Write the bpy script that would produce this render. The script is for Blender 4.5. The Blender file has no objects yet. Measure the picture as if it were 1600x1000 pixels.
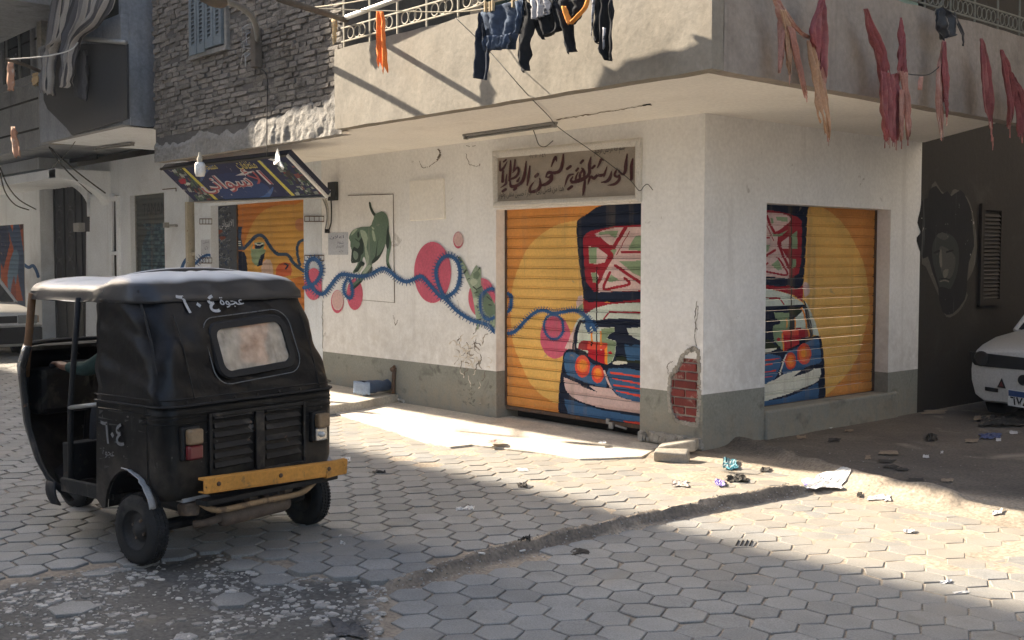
import bpy, bmesh, math, random
import numpy as np
from mathutils import Vector, Matrix, noise
from mathutils.geometry import tessellate_polygon

random.seed(7)
SC = bpy.context.scene
COL = SC.collection
R = math.radians

# ------------------------------------------------------------------ camera
# world axes: X runs along the shop front (to the right), Y into the block, Z up (metres)
FPX, HORIZ, EYE = 1750.0, 405.0, 1.65
PITCH = math.atan((500 - HORIZ) / FPX)
TH = math.atan(1540 / 1750.0)
FH = Vector((-math.cos(TH), math.sin(TH), 0))
RT = Vector((math.sin(TH), math.cos(TH), 0))
FW = FH * math.cos(PITCH) - Vector((0, 0, math.sin(PITCH)))
UP = FH * math.sin(PITCH) + Vector((0, 0, math.cos(PITCH)))
EYEP = Vector((0, 0, EYE))
cam = bpy.data.cameras.new('camera')
cam.sensor_width = 36.0
cam.lens = 36.0 * FPX / 1600.0
cam.clip_start, cam.clip_end = 0.05, 500
camo = bpy.data.objects.new('camera', cam)
COL.objects.link(camo)
camo.location = EYEP
camo.rotation_euler = FW.to_track_quat('-Z', 'Y').to_euler()
SC.camera = camo

# ------------------------------------------------------------------ light
LDIR = Vector((1.75, 0.52, -1.0)).normalized()          # where the sunlight travels
SUN_EL = math.asin(-LDIR.z)
w = bpy.data.worlds.new('World')
SC.world = w
w.use_nodes = True
nt = w.node_tree
bg = nt.nodes['Background']
sky = nt.nodes.new('ShaderNodeTexSky')
sky.sky_type = 'NISHITA'
sky.sun_disc = False
sky.sun_elevation = SUN_EL
sky.sun_rotation = math.atan2(-LDIR.x, -LDIR.y)
sky.dust_density = 4.0
sky.ozone_density = 1.0
nt.links.new(sky.outputs[0], bg.inputs[0])
bg.inputs[1].default_value = 0.12
sun = bpy.data.lights.new('sun', 'SUN')
sun.energy = 5.0
sun.angle = R(0.6)
sun.color = (1.0, 0.88, 0.72)
suno = bpy.data.objects.new('sun', sun)
COL.objects.link(suno)
suno.location = (-30, -8, 30)
suno.rotation_euler = LDIR.to_track_quat('-Z', 'Y').to_euler()
SC.view_settings.view_transform = 'Standard'
SC.view_settings.look = 'None'
SC.view_settings.exposure = 1.98
SC.view_settings.gamma = 1.0
SC.view_settings.use_curve_mapping = False
SC.render.engine = 'CYCLES'
SC.cycles.use_denoising = True
SC.cycles.max_bounces = 12
SC.cycles.diffuse_bounces = 9
SC.cycles.transparent_max_bounces = 12

# ------------------------------------------------------------------ survey of the photograph
def ray(px, py):
    return FW + RT * ((px - 800) / FPX) - UP * ((py - 500) / FPX)
def wz(px, py, z=0.0):
    d = ray(px, py); return EYEP + d * ((z - EYE) / d.z)
def wy(px, py, y):
    d = ray(px, py); return EYEP + d * (y / d.y)
def wx(px, py, x):
    d = ray(px, py); return EYEP + d * (x / d.x)
def project(p):
    v = Vector(p) - EYEP; d = v.dot(FW)
    return 800 + FPX * v.dot(RT) / d, 500 - FPX * v.dot(UP) / d, d

# ------------------------------------------------------------------ objects
WM = {}
def empty(name, loc=(0, 0, 0), rz=0.0, parent=None):
    o = bpy.data.objects.new(name, None); COL.objects.link(o)
    o.location = loc; o.rotation_euler = (0, 0, rz)
    o.empty_display_size = 0.2
    WM[o.name] = Matrix.Translation(Vector(loc)) @ Matrix.Rotation(rz, 4, 'Z')
    return o
def tag(o, label=None, cat=None, group=None, kind=None):
    if label: o['label'] = label
    if cat: o['category'] = cat
    if group: o['group'] = group
    if kind: o['kind'] = kind
    return o
def thing(name, label, cat, loc=(0, 0, 0), rz=0.0, group=None):
    return tag(empty(name, loc, rz), label, cat, group)

def put_mesh(name, me, mats, parent=None, local=False, smooth=False):
    for m in (mats if isinstance(mats, (list, tuple)) else [mats]):
        me.materials.append(m)
    if smooth:
        me.polygons.foreach_set('use_smooth', [True] * len(me.polygons))
    o = bpy.data.objects.new(name, me); COL.objects.link(o)
    if parent is not None:
        o.parent = parent
        pm = WM.get(parent.name, Matrix.Identity(4))
        WM[o.name] = pm
        if not local: me.transform(pm.inverted())
    else:
        WM[o.name] = Matrix.Identity(4)
    return o

class MB:
    def __init__(s):
        s.v = []; s.f = []; s.m = []; s.c = None
    def add(s, pts, faces, m=0):
        b = len(s.v); s.v += [tuple(p) for p in pts]
        for f in faces:
            s.f.append([b + i for i in f]); s.m.append(m)
        return s
    def quad(s, a, b, c, d, m=0): return s.add([a, b, c, d], [(0, 1, 2, 3)], m)
    def box(s, lo, hi, m=0, jit=0.0, M=None, taper=None):
        x0, y0, z0 = lo; x1, y1, z1 = hi
        p = [Vector(q) for q in ((x0,y0,z0),(x1,y0,z0),(x1,y1,z0),(x0,y1,z0),(x0,y0,z1),(x1,y0,z1),(x1,y1,z1),(x0,y1,z1))]
        if jit:
            p = [q + Vector((random.uniform(-jit, jit), random.uniform(-jit, jit), random.uniform(-jit, jit))) for q in p]
        if M is not None: p = [M @ q for q in p]
        return s.add(p, [(0,3,2,1),(4,5,6,7),(0,1,5,4),(1,2,6,5),(2,3,7,6),(3,0,4,7)], m)
    def tube(s, pts, r, n=8, m=0, caps=True):
        pts = [Vector(p) for p in pts]
        rs = r if isinstance(r, (list, tuple)) else [r] * len(pts)
        rings = []; prev = None
        for i, p in enumerate(pts):
            t = (pts[min(i + 1, len(pts) - 1)] - pts[max(i - 1, 0)])
            t = t.normalized() if t.length > 1e-9 else Vector((0, 0, 1))
            a = prev if prev is not None else (Vector((0, 0, 1)) if abs(t.z) < .9 else Vector((1, 0, 0)))
            u = (a - t * a.dot(t))
            if u.length < 1e-6: u = t.orthogonal()
            u.normalize(); v = t.cross(u); prev = u
            rings.append([p + (u * math.cos(2*math.pi*k/n) + v * math.sin(2*math.pi*k/n)) * rs[i] for k in range(n)])
        P = [q for g in rings for q in g]; F = []
        for i in range(len(pts) - 1):
            for k in range(n):
                a = i*n + k; b = i*n + (k+1) % n
                F.append((a, b, b + n, a + n))
        if caps:
            F.append(tuple(range(n))[::-1]); F.append(tuple(range((len(pts)-1)*n, len(pts)*n)))
        return s.add(P, F, m)
    def lathe(s, prof, origin, axis, n=24, m=0, closed=False):
        axis = Vector(axis).normalized(); u = axis.orthogonal().normalized(); v = axis.cross(u); o = Vector(origin)
        P = []
        for r, h in prof:
            for k in range(n):
                a = 2*math.pi*k/n
                P.append(o + axis*h + (u*math.cos(a) + v*math.sin(a))*r)
        F = []; L = len(prof)
        for i in range(L if closed else L - 1):
            j = (i + 1) % L
            for k in range(n):
                F.append((i*n + k, i*n + (k+1) % n, j*n + (k+1) % n, j*n + k))
        return s.add(P, F, m)
    def grid(s, fn, nu, nv, m=0):
        P = [fn(i/(nu-1), j/(nv-1)) for j in range(nv) for i in range(nu)]
        F = [(j*nu+i, j*nu+i+1, (j+1)*nu+i+1, (j+1)*nu+i) for j in range(nv-1) for i in range(nu-1)]
        return s.add(P, F, m)
    def prism(s, poly, d, m=0):
        """flat polygon (3-D points) pushed along vector d, both caps and rim"""
        poly = [Vector(p) for p in poly]; n = len(poly); d = Vector(d)
        tri = tessellate_polygon([poly])
        P = poly + [p + d for p in poly]
        F = [tuple(t) for t in tri] + [tuple(i + n for i in t[::-1]) for t in tri]
        F += [(i, (i+1) % n, (i+1) % n + n, i + n) for i in range(n)]
        return s.add(P, F, m)
    def cols(s, cols):
        s.c = cols; return s
    def build(s, name, mats, parent=None, local=False, smooth=False, bevel=0, segs=2, solid=0, fix=True):
        me = bpy.data.meshes.new(name)
        me.from_pydata(s.v, [], s.f)
        me.polygons.foreach_set('material_index', s.m)
        if s.c is not None:
            at = me.color_attributes.new('Col', 'FLOAT_COLOR', 'CORNER')
            arr = []
            for i, f in enumerate(s.f):
                q = s.c[i]; arr += (list(q[:3]) + [1.0]) * len(f)
            at.data.foreach_set('color', arr)
        if fix:
            bm = bmesh.new(); bm.from_mesh(me); bmesh.ops.recalc_face_normals(bm, faces=bm.faces); bm.to_mesh(me); bm.free()
        o = put_mesh(name, me, mats, parent, local, smooth)
        if solid:
            q = o.modifiers.new('thick', 'SOLIDIFY'); q.thickness = solid; q.offset = 0
        if bevel:
            q = o.modifiers.new('bevel', 'BEVEL'); q.width = bevel; q.segments = segs; q.limit_method = 'ANGLE'; q.angle_limit = R(35)
            q.harden_normals = False
        return o

def copy_thing(src, loc=None, rz=None, label=None):
    r = src.copy(); COL.objects.link(r)
    if loc is not None: r.location = loc
    if rz is not None: r.rotation_euler = (0, 0, rz)
    if label: r['label'] = label
    for ch in src.children:
        q = ch.copy(); COL.objects.link(q); q.parent = r
        for g in ch.children:
            h = g.copy(); COL.objects.link(h); h.parent = q
    return r

# ------------------------------------------------------------------ materials
def lin(r, g, b):
    f = lambda u: (u/255/12.92) if u/255 <= .04045 else ((u/255 + .055)/1.055)**2.4
    return (f(r), f(g), f(b))
def _mix(t, fac, a, b, mode='MIX'):
    n = t.nodes.new('ShaderNodeMix'); n.data_type = 'RGBA'; n.blend_type = mode; n.clamp_factor = True
    for s, val in ((n.inputs[0], fac), (n.inputs[6], a), (n.inputs[7], b)):
        if hasattr(val, 'is_linked') or isinstance(val, bpy.types.NodeSocket): t.links.new(val, s)
        elif s.type == 'VALUE': s.default_value = val
        else: s.default_value = (*val[:3], 1)
    return n.outputs[2]
def _noise(t, coord, scale, detail=4, rough=.55, dist=0.0, stretch=None):
    n = t.nodes.new('ShaderNodeTexNoise'); n.inputs['Scale'].default_value = scale
    n.inputs['Detail'].default_value = detail; n.inputs['Roughness'].default_value = rough; n.inputs['Distortion'].default_value = dist
    if stretch:
        mp = t.nodes.new('ShaderNodeMapping'); mp.inputs['Scale'].default_value = stretch
        t.links.new(coord, mp.inputs[0]); coord = mp.outputs[0]
    t.links.new(coord, n.inputs['Vector'])
    return n.outputs[0]
def _ramp(t, v, lo, hi):
    n = t.nodes.new('ShaderNodeMapRange'); n.inputs[1].default_value = lo; n.inputs[2].default_value = hi
    t.links.new(v, n.inputs[0]); return n.outputs[0]
def _mul(t, a, b, op='MULTIPLY'):
    n = t.nodes.new('ShaderNodeMath'); n.operation = op
    for s, val in ((n.inputs[0], a), (n.inputs[1], b)):
        if isinstance(val, (int, float)): s.default_value = val
        else: t.links.new(val, s)
    return n.outputs[0]
MATS = {}
def mat(name, col, rough=.85, var=.18, scale=3.0, bump=.25, bscale=30.0, metal=0.0, spec=.3, stain=None, stain2=None,
        attr=False, rand=0.0, island=0.0, dist=.004, streak=None, settle=None, splash=None, alpha=None, trans=0.0, coat=0.0, fine=.06, dust_sheen=None, world=True):
    """principled material: base colour broken up by two noises, optional stains (colour, threshold, scale), streaks and relief"""
    m = bpy.data.materials.new(name); m.use_nodes = True; t = m.node_tree; MATS[name] = m
    p = t.nodes['Principled BSDF']
    if world:
        co = t.nodes.new('ShaderNodeNewGeometry').outputs['Position']
    else:
        co = t.nodes.new('ShaderNodeTexCoord').outputs['Object']
    if attr:
        a = t.nodes.new('ShaderNodeAttribute'); a.attribute_name = 'Col'; base = a.outputs['Color']
    else:
        base = col
    n1 = _noise(t, co, scale, 5)
    dark = _ramp(t, n1, .30, .72)
    if attr:
        sc_ = t.nodes.new('ShaderNodeMix'); sc_.data_type = 'RGBA'; sc_.blend_type = 'MULTIPLY'; sc_.inputs[0].default_value = 1
        t.links.new(base, sc_.inputs[6]); mm = t.nodes.new('ShaderNodeMapRange'); t.links.new(dark, mm.inputs[0])
        mm.inputs[3].default_value = 1 - var; mm.inputs[4].default_value = 1 + var
        t.links.new(mm.outputs[0], sc_.inputs[7]); c = sc_.outputs[2]
    else:
        c = _mix(t, dark, tuple(x*(1-var) for x in col), tuple(min(.95, x*(1+var)) for x in col))
    if fine:
        n2 = _noise(t, co, bscale*1.7, 2)
        f2 = t.nodes.new('ShaderNodeMapRange'); t.links.new(n2, f2.inputs[0]); f2.inputs[1].default_value = .3; f2.inputs[2].default_value = .7
        f2.inputs[3].default_value = 1 - fine*2; f2.inputs[4].default_value = 1 + fine*2
        c = _mix(t, 1.0, c, f2.outputs[0], 'MULTIPLY')
    for k, st in enumerate((stain, stain2)):
        if st:
            scol, th, ss = st[:3]; soft = st[3] if len(st) > 3 else .08; amt = st[4] if len(st) > 4 else .85
            s1 = _noise(t, co, ss, 6, .62, .6)
            c = _mix(t, _mul(t, _ramp(t, s1, th, th + soft), amt), c, scol)
    if streak:
        scol, th, sx = streak
        s1 = _noise(t, co, 1.0, 5, .6, 0, (sx, sx, sx*.06))
        c = _mix(t, _mul(t, _ramp(t, s1, th, th + .22), .6), c, scol)
    if rand or island:
        if rand:
            rv = t.nodes.new('ShaderNodeObjectInfo').outputs['Random']; am = rand
        else:
            rv = t.nodes.new('ShaderNodeNewGeometry').outputs['Random Per Island']; am = island
        f3 = t.nodes.new('ShaderNodeMapRange'); t.links.new(rv, f3.inputs[0]); f3.inputs[3].default_value = 1 - am; f3.inputs[4].default_value = 1 + am
        c = _mix(t, 1.0, c, f3.outputs[0], 'MULTIPLY')
    if settle:                                             # blown sand, thickest against the buildings
        scol, y0, y1, amt = settle
        sp = t.nodes.new('ShaderNodeSeparateXYZ'); t.links.new(co, sp.inputs[0])
        k = _mul(t, _ramp(t, sp.outputs[1], y0, y1), _ramp(t, _noise(t, co, 1.7, 5, .6), .28, .66))
        c = _mix(t, _mul(t, k, amt), c, scol)
    if splash:                                             # road dirt thrown up onto the lower part
        scol, zf, zn, amt = splash
        sp = t.nodes.new('ShaderNodeSeparateXYZ'); t.links.new(co, sp.inputs[0])
        k = _mul(t, _ramp(t, _mul(t, sp.outputs[2], _mul(t, _noise(t, co, 4.5, 5, .6), .35 * abs(zn - zf) * 2), 'SUBTRACT'), zn, zf), _ramp(t, _noise(t, co, 9, 5, .6), .25, .62))
        c = _mix(t, _mul(t, k, amt), c, scol)
    if dust_sheen:
        dcol, amt = dust_sheen
        g = t.nodes.new('ShaderNodeNewGeometry'); sx = t.nodes.new('ShaderNodeSeparateXYZ'); t.links.new(g.outputs['Normal'], sx.inputs[0])
        d1 = _mul(t, _ramp(t, sx.outputs[2], .74, .98), _ramp(t, _noise(t, co, 5, 5), .12, .42))
        c = _mix(t, _mul(t, d1, amt), c, dcol)
    if isinstance(c, bpy.types.NodeSocket): t.links.new(c, p.inputs['Base Color'])
    rr = t.nodes.new('ShaderNodeMapRange'); t.links.new(n1, rr.inputs[0]); rr.inputs[3].default_value = max(0, rough - .12); rr.inputs[4].default_value = min(1, rough + .12)
    t.links.new(rr.outputs[0], p.inputs['Roughness'])
    p.inputs['Metallic'].default_value = metal
    p.inputs['Specular IOR Level'].default_value = spec
    p.inputs['Coat Weight'].default_value = coat
    if trans: p.inputs['Transmission Weight'].default_value = trans
    if alpha is not None: p.inputs['Alpha'].default_value = alpha
    if bump:
        b = t.nodes.new('ShaderNodeBump'); b.inputs['Strength'].default_value = bump; b.inputs['Distance'].default_value = dist
        h = _noise(t, co, bscale, 6, .6)
        if bscale > 12:
            h = _mul(t, h, _mul(t, _noise(t, co, bscale*.22, 3), 1.6), 'ADD')
        t.links.new(h, b.inputs['Height'])
        t.links.new(b.outputs[0], p.inputs['Normal'])
    return m

# ------------------------------------------------------------------ curves and flat paint
def smooth(pts, n=5, closed=False):
    pts = [tuple(p) for p in pts]; out = []; L = len(pts)
    rng = range(L) if closed else range(L - 1)
    for i in rng:
        p0 = pts[(i-1) % L] if closed or i > 0 else pts[0]
        p1 = pts[i]; p2 = pts[(i+1) % L]
        p3 = pts[(i+2) % L] if closed or i + 2 < L else pts[-1]
        for k in range(n):
            t = k/n
            out.append(tuple(.5*((2*b) + (-a + c)*t + (2*a - 5*b + 4*c - d)*t*t + (-a + 3*b - 3*c + d)*t**3)
                             for a, b, c, d in zip(p0, p1, p2, p3)))
    if not closed: out.append(pts[-1])
    return out
def ell(cx, cy, rx, ry, n=40):
    return [(cx + rx*math.cos(2*math.pi*k/n), cy + ry*math.sin(2*math.pi*k/n)) for k in range(n)]
def stroke(pts, wd, sm=4):
    """polyline brush stroke -> list of small polygons; wd one width or one per point"""
    ws = wd if isinstance(wd, (list, tuple)) else [wd]*len(pts)
    q = smooth([(x, y, v) for (x, y), v in zip(pts, ws)], sm) if len(pts) > 2 and sm > 1 else [(x, y, v) for (x, y), v in zip(pts, ws)]
    out = []
    for (x0, y0, a), (x1, y1, b) in zip(q[:-1], q[1:]):
        dx, dy = x1 - x0, y1 - y0; L = math.hypot(dx, dy) or 1e-6; nx, ny = -dy/L, dx/L
        out.append([(x0 + nx*a/2, y0 + ny*a/2), (x1 + nx*b/2, y1 + ny*b/2), (x1 - nx*b/2, y1 - ny*b/2), (x0 - nx*a/2, y0 - ny*a/2)])
    for x, y, v in q: out.append(ell(x, y, v/2, v/2, 8))
    return out
def spans(polys, z):
    iv = []
    for P in polys:
        xs = []
        n = len(P)
        for i in range(n):
            (x0, y0), (x1, y1) = P[i], P[(i+1) % n]
            if (y0 <= z) != (y1 <= z):
                xs.append(x0 + (z - y0)/(y1 - y0)*(x1 - x0))
        xs.sort()
        iv += list(zip(xs[0::2], xs[1::2]))
    return iv
class Paint:
    """layers of flat colour in (u,z) metres; cut into thin row quads so the colours are carried by geometry"""
    def __init__(s, tf): s.tf = tf; s.L = []
    def add(s, col, *polys, px=None):
        f = px if px else (lambda q: q)
        for P in polys:
            PP = [s.tf(*f(q)) for q in P]
            s.L.append((col, PP, min(q[1] for q in PP), max(q[1] for q in PP)))
        return s
    def rows(s, u0, u1, zs, base=None, res=.003):
        N = max(4, int((u1 - u0)/res)); cols = [base] + []
        out = []
        for z0, z1 in zip(zs[:-1], zs[1:]):
            z = (z0 + z1)/2 + 1.3e-6
            idx = np.zeros(N, int)
            pal = [base]
            for col, P, lo, hi in s.L:
                if lo <= z <= hi:
                    sp = spans([P], z)
                    if sp:
                        if col not in pal: pal.append(col)
                        ci = pal.index(col)
                        for a, b in sp:
                            i0 = int(round((a - u0)/(u1 - u0)*N)); i1 = int(round((b - u0)/(u1 - u0)*N))
                            if i1 > 0 and i0 < N: idx[max(0, i0):min(N, i1)] = ci
            ch = np.flatnonzero(np.diff(idx)) + 1
            b = [0] + list(ch) + [N]
            for a, c in zip(b[:-1], b[1:]):
                if pal[idx[a]] is not None:
                    out.append((u0 + (u1-u0)*a/N, u0 + (u1-u0)*c/N, z0, z1, pal[idx[a]]))
        return out
def paint_sheet(name, P, u0, u1, z0, z1, fn, m, parent, dz=.006, base=None):
    """flat painted sheet; fn(u,z) gives the 3-D point"""
    zs = [z0 + (z1 - z0)*k/max(1, int((z1 - z0)/dz)) for k in range(max(1, int((z1 - z0)/dz)) + 1)]
    mb = MB(); cols = []
    for a, b, lo, hi, c in P.rows(u0, u1, zs, base):
        mb.quad(fn(a, lo), fn(b, lo), fn(b, hi), fn(a, hi)); cols.append(c)
    return mb.cols(cols).build(name, m, parent, fix=False)

# ------------------------------------------------------------------ arabic lettering (shaped to presentation forms, laid out left to right)
ARAB = {'ا': 'ﺍﺎ', 'أ': 'ﺃﺄ', 'ب': 'ﺏﺐﺑﺒ', 'ة': 'ﺓﺔ', 'ت': 'ﺕﺖﺗﺘ', 'ج': 'ﺝﺞﺟﺠ', 'ح': 'ﺡﺢﺣﺤ', 'د': 'ﺩﺪ', 'ذ': 'ﺫﺬ', 'ر': 'ﺭﺮ', 'ز': 'ﺯﺰ', 'س': 'ﺱﺲﺳﺴ',
        'ش': 'ﺵﺶﺷﺸ', 'ص': 'ﺹﺺﺻﺼ', 'ض': 'ﺽﺾﺿﻀ', 'ط': 'ﻁﻂﻃﻄ', 'ظ': 'ﻅﻆﻇﻈ', 'ع': 'ﻉﻊﻋﻌ', 'ف': 'ﻑﻒﻓﻔ', 'ق': 'ﻕﻖﻗﻘ', 'ك': 'ﻙﻚﻛﻜ', 'ل': 'ﻝﻞﻟﻠ', 'م': 'ﻡﻢﻣﻤ',
        'ن': 'ﻥﻦﻧﻨ', 'ه': 'ﻩﻪﻫﻬ', 'و': 'ﻭﻮ', 'ى': 'ﻯﻰ', 'ي': 'ﻱﻲﻳﻴ'}
def shape(s):
    s = s.replace('لا', '\ue000').replace('لأ', '\ue001')
    T = dict(ARAB); T['\ue000'] = 'ﻻﻼ'; T['\ue001'] = 'ﻷﻸ'
    if s.isascii(): return s
    out = ''
    for i, ch in enumerate(s):
        if ch not in T: out += ch; continue
        pv = i > 0 and s[i-1] in T and len(T[s[i-1]]) == 4
        nx = i + 1 < len(s) and s[i+1] in T and len(T[ch]) == 4
        out += T[ch][(1 if pv else 0) + (2 if nx else 0)] if len(T[ch]) == 4 else T[ch][1 if pv else 0]
    out = out[::-1]
    import re
    return re.sub('[0-9٠-٩]+', lambda mm: mm.group(0)[::-1], out)
def lettering(name, text, fn, height, m, parent, wide=None, bold=0.0, thick=0.0, center=False, local=False):
    """text as flat faces; fn(u,v) gives the 3-D point; wide stretches the run to that width"""
    c = bpy.data.curves.new('lettering', 'FONT'); c.body = shape(text); c.resolution_u = 2; c.size = 1; c.offset = bold
    o = bpy.data.objects.new('lettering', c); COL.objects.link(o)
    me = bpy.data.meshes.new_from_object(o.evaluated_get(bpy.context.evaluated_depsgraph_get()))
    bpy.data.objects.remove(o)
    V = np.array([v.co[:2] for v in me.vertices]); lo = V.min(0); hi = V.max(0)
    sy = height/(hi[1] - lo[1]); sx = (wide/(hi[0] - lo[0])) if wide else sy
    off = (hi[0] - lo[0])*sx/2 if center else 0
    for v in me.vertices:
        v.co = fn((v.co.x - lo[0])*sx - off, (v.co.y - lo[1])*sy)
    return put_mesh(name, me, m, parent, local)
# ================================================================== materials in use
mat('tile', (.212, .213, .206), .82, .12, 5, .5, 70, dist=.0025, settle=((.34, .285, .21), 4.2, 6.6, .7), rand=.12, stain=((.15, .145, .135), .60, 2.6, .1, .6), stain2=((.26, .245, .215), .54, 1.6, .15, .5), fine=.10)
mat('tile_far', (.212, .213, .206), .82, .12, 5, .5, 70, dist=.0025, settle=((.34, .285, .21), 4.2, 6.6, .7), island=.12, stain=((.15, .145, .135), .60, 2.6, .1, .6), stain2=((.26, .245, .215), .54, 1.6, .15, .5), fine=.10)
mat('screed', (.56, .505, .42), .9, .16, 2.5, .7, 26, dist=.006, stain=((.42, .37, .30), .55, 2.2, .12), stain2=((.34, .30, .245), .63, 8, .05, .6), fine=.09)
mat('white_wall', (.85, .845, .83), splash=((.50, .47, .43), .45, 1.05, .5), rough=.9, var=.06, scale=1.6, bump=.5, bscale=16, dist=.006, stain=((.60, .585, .565), .57, .8, .22, .6), stain2=((.40, .38, .355), .665, 5.0, .05, .6), streak=((.58, .565, .545), .58, 4.0), fine=.03)
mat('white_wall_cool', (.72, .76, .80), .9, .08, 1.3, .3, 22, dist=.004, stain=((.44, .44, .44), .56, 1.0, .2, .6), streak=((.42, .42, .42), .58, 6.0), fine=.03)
mat('dado_paint', (.25, .255, .225), splash=((.33, .285, .22), .02, .30, .75), rough=.85, var=.10, scale=2.0, bump=.45, bscale=26, dist=.005, stain=((.105, .105, .095), .56, 3.2, .1, .7), stain2=((.24, .235, .21), .64, 5, .06, .6), fine=.06)
mat('parapet_plaster', (.255, .229, .186), .92, .08, 1.5, .5, 16, dist=.006, stain=((.215, .182, .137), .54, 1.2, .2, .6), stain2=((.33, .29, .24), .63, 6, .06, .5), streak=((.34, .30, .25), .6, 5.0), fine=.05)
mat('soot_plaster', (.30, .26, .22), .92, .14, 1.4, .6, 14, dist=.014, stain=((.13, .115, .10), .55, 1.0, .2, .7), streak=((.15, .13, .115), .55, 5.0), fine=.05)
mat('old_plaster', (.24, .225, .20), .95, .18, 2.5, 1.0, 12, dist=.03, stain=((.16, .15, .135), .54, 2.4, .15), fine=.08)
mat('soffit_paint', (.86, .83, .77), .9, .06, 1.3, .3, 18, dist=.004, stain=((.62, .575, .49), .58, 1.6, .2, .5), fine=.03)
mat('grey_render', (.26, .275, .295), .93, .15, 1.6, .6, 15, dist=.012, stain=((.10, .10, .105), .54, 1.5, .2, .7), streak=((.10, .10, .105), .55, 4.0), fine=.06)
mat('mud_brick', (.20, .178, .152), .95, .22, 4, .9, 40, dist=.012, rand=.24, stain=((.07, .062, .053), .56, 5, .1), stain2=((.20, .18, .155), .62, 3, .1), fine=.12)
mat('mud_brick_far', (.20, .178, .152), .95, .22, 4, .9, 40, dist=.012, island=.24, stain=((.07, .062, .053), .56, 5, .1), stain2=((.20, .18, .155), .62, 3, .1), fine=.12)
mat('mortar', (.105, .096, .086), .97, .2, 5, .8, 30, dist=.01)
mat('red_brick', (.20, .040, .035), .85, .2, 9, .5, 60, dist=.003, rand=.2, stain=((.40, .34, .29), .55, 9, .08, .8))
mat('pale_mortar', (.44, .41, .36), .95, .12, 9, .6, 40, dist=.004)
mat('broken_plaster', (.37, .345, .30), .95, .2, 8, .9, 45, dist=.01, stain=((.2, .185, .16), .56, 9))
mat('dark_paint_wall', (.026, .022, .018), .8, .2, 2, .4, 20, dist=.006, stain=((.045, .040, .034), .56, 2, .15))
mat('paint', (1, 1, 1), .82, .13, 3.0, .45, 24, attr=True, dist=.004, fine=.06, stain=((.52, .50, .47), .66, 9.0, .04, .75), streak=((.46, .44, .42), .62, 7.0))
mat('shutter_paint', (1, 1, 1), .72, .14, 2.4, .2, 30, attr=True, dist=.0015, fine=.04, spec=.12, streak=((.22, .17, .12), .57, 6.0), stain=((.30, .24, .17), .66, 5.0, .05, .6))
mat('black_gap', (.012, .011, .010), .9, .1, 3, 0)
mat('galvanised', (.30, .30, .29), .5, .15, 9, .2, 60, metal=.6)
mat('rusty', (.10, .065, .045), .85, .3, 12, .5, 60, stain=((.17, .08, .035), .55, 14, .1))
mat('iron_cream', (.44, .40, .31), .7, .12, 8, .2, 60, stain=((.18, .10, .06), .64, 16, .06))
mat('iron_dull', (.20, .20, .165), .7, .15, 8, .2, 60, stain=((.12, .07, .045), .60, 16, .06))
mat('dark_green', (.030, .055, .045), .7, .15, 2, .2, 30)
mat('mint_green', (.20, .30, .265), .8, .12, 2, .2, 30)
mat('sign_frame', (.62, .60, .56), .8, .06, 4, .25, 40, stain=((.38, .36, .33), .6, 5, .1, .5))
mat('sign_stone', (.31, .27, .225), .8, .10, 5, .2, 60, stain=((.24, .205, .17), .58, 6, .1, .5))
mat('maroon', (.062, .018, .020), .75, .1, 8, .1, 60)
mat('sign_pale', (.40, .36, .30), .8, .06, 8, .1, 60)
mat('black_ink', (.014, .013, .013), .7, .1, 8, 0)
mat('cable', (.018, .017, .016), .6, .2, 10, 0)
mat('rope', (.42, .37, .27), .9, .1, 10, 0)

# ================================================================== the ground
CURB = [(2.2, -4.35), (3.1, -4.62), (3.6, -4.70), (4.4, -4.745), (5.3, -4.75), (6.1, -4.70), (6.9, -4.62)]
def curb_x(y):
    ys = [c[0] for c in CURB]; xs = [c[1] for c in CURB]
    return float(np.interp(y, ys, xs))
GRAVEL = [wz(px, py, -.02).to_2d() for px, py in ((-60, 1100), (-60, 932), (60, 905), (150, 890), (280, 872), (330, 862), (430, 884), (500, 906), (565, 900), (606, 915), (590, 1000), (560, 1100))]
APRON = [wz(px, py, .04).to_2d() for px, py in ((470, 634), (523, 641), (612, 668), (668, 687), (705, 694), (740, 690), (850, 703), (905, 712), (1003, 709), (1030, 694), (1080, 688))] + [Vector((-6.1, 7.52)), Vector((-6.75, 7.70)), Vector((-8.8, 7.70)), Vector((-8.8, 7.46)), Vector((-12.6, 7.46))]
def inside(p, poly):
    x, y = p[0], p[1]; c = False; n = len(poly)
    for i in range(n):
        a, b = poly[i], poly[(i+1) % n]
        if (a[1] <= y) != (b[1] <= y) and x < a[0] + (y - a[1])/(b[1] - a[1])*(b[0] - a[0]): c = not c
    return c
def edge_dist(p, poly):
    x, y = p[0], p[1]; best = 9
    for i in range(len(poly)):
        a, b = poly[i], poly[(i+1) % len(poly)]
        dx, dy = b[0]-a[0], b[1]-a[1]; t = max(0, min(1, ((x-a[0])*dx + (y-a[1])*dy)/(dx*dx + dy*dy + 1e-9)))
        best = min(best, math.hypot(x-a[0]-dx*t, y-a[1]-dy*t))
    return best
def N(x, y, s, z=0.0): return noise.noise(Vector((x*s, y*s, z)))
def sstep(a, b, t):
    t = max(0.0, min(1.0, (t - a)/(b - a))); return t*t*(3 - 2*t)
STREET = -.032
MOUND = [wz(px, py, .02).to_2d() for px, py in ((1075, 690), (1130, 690), (1180, 702), (1260, 728), (1340, 752), (1420, 768), (1484, 778))]
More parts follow.
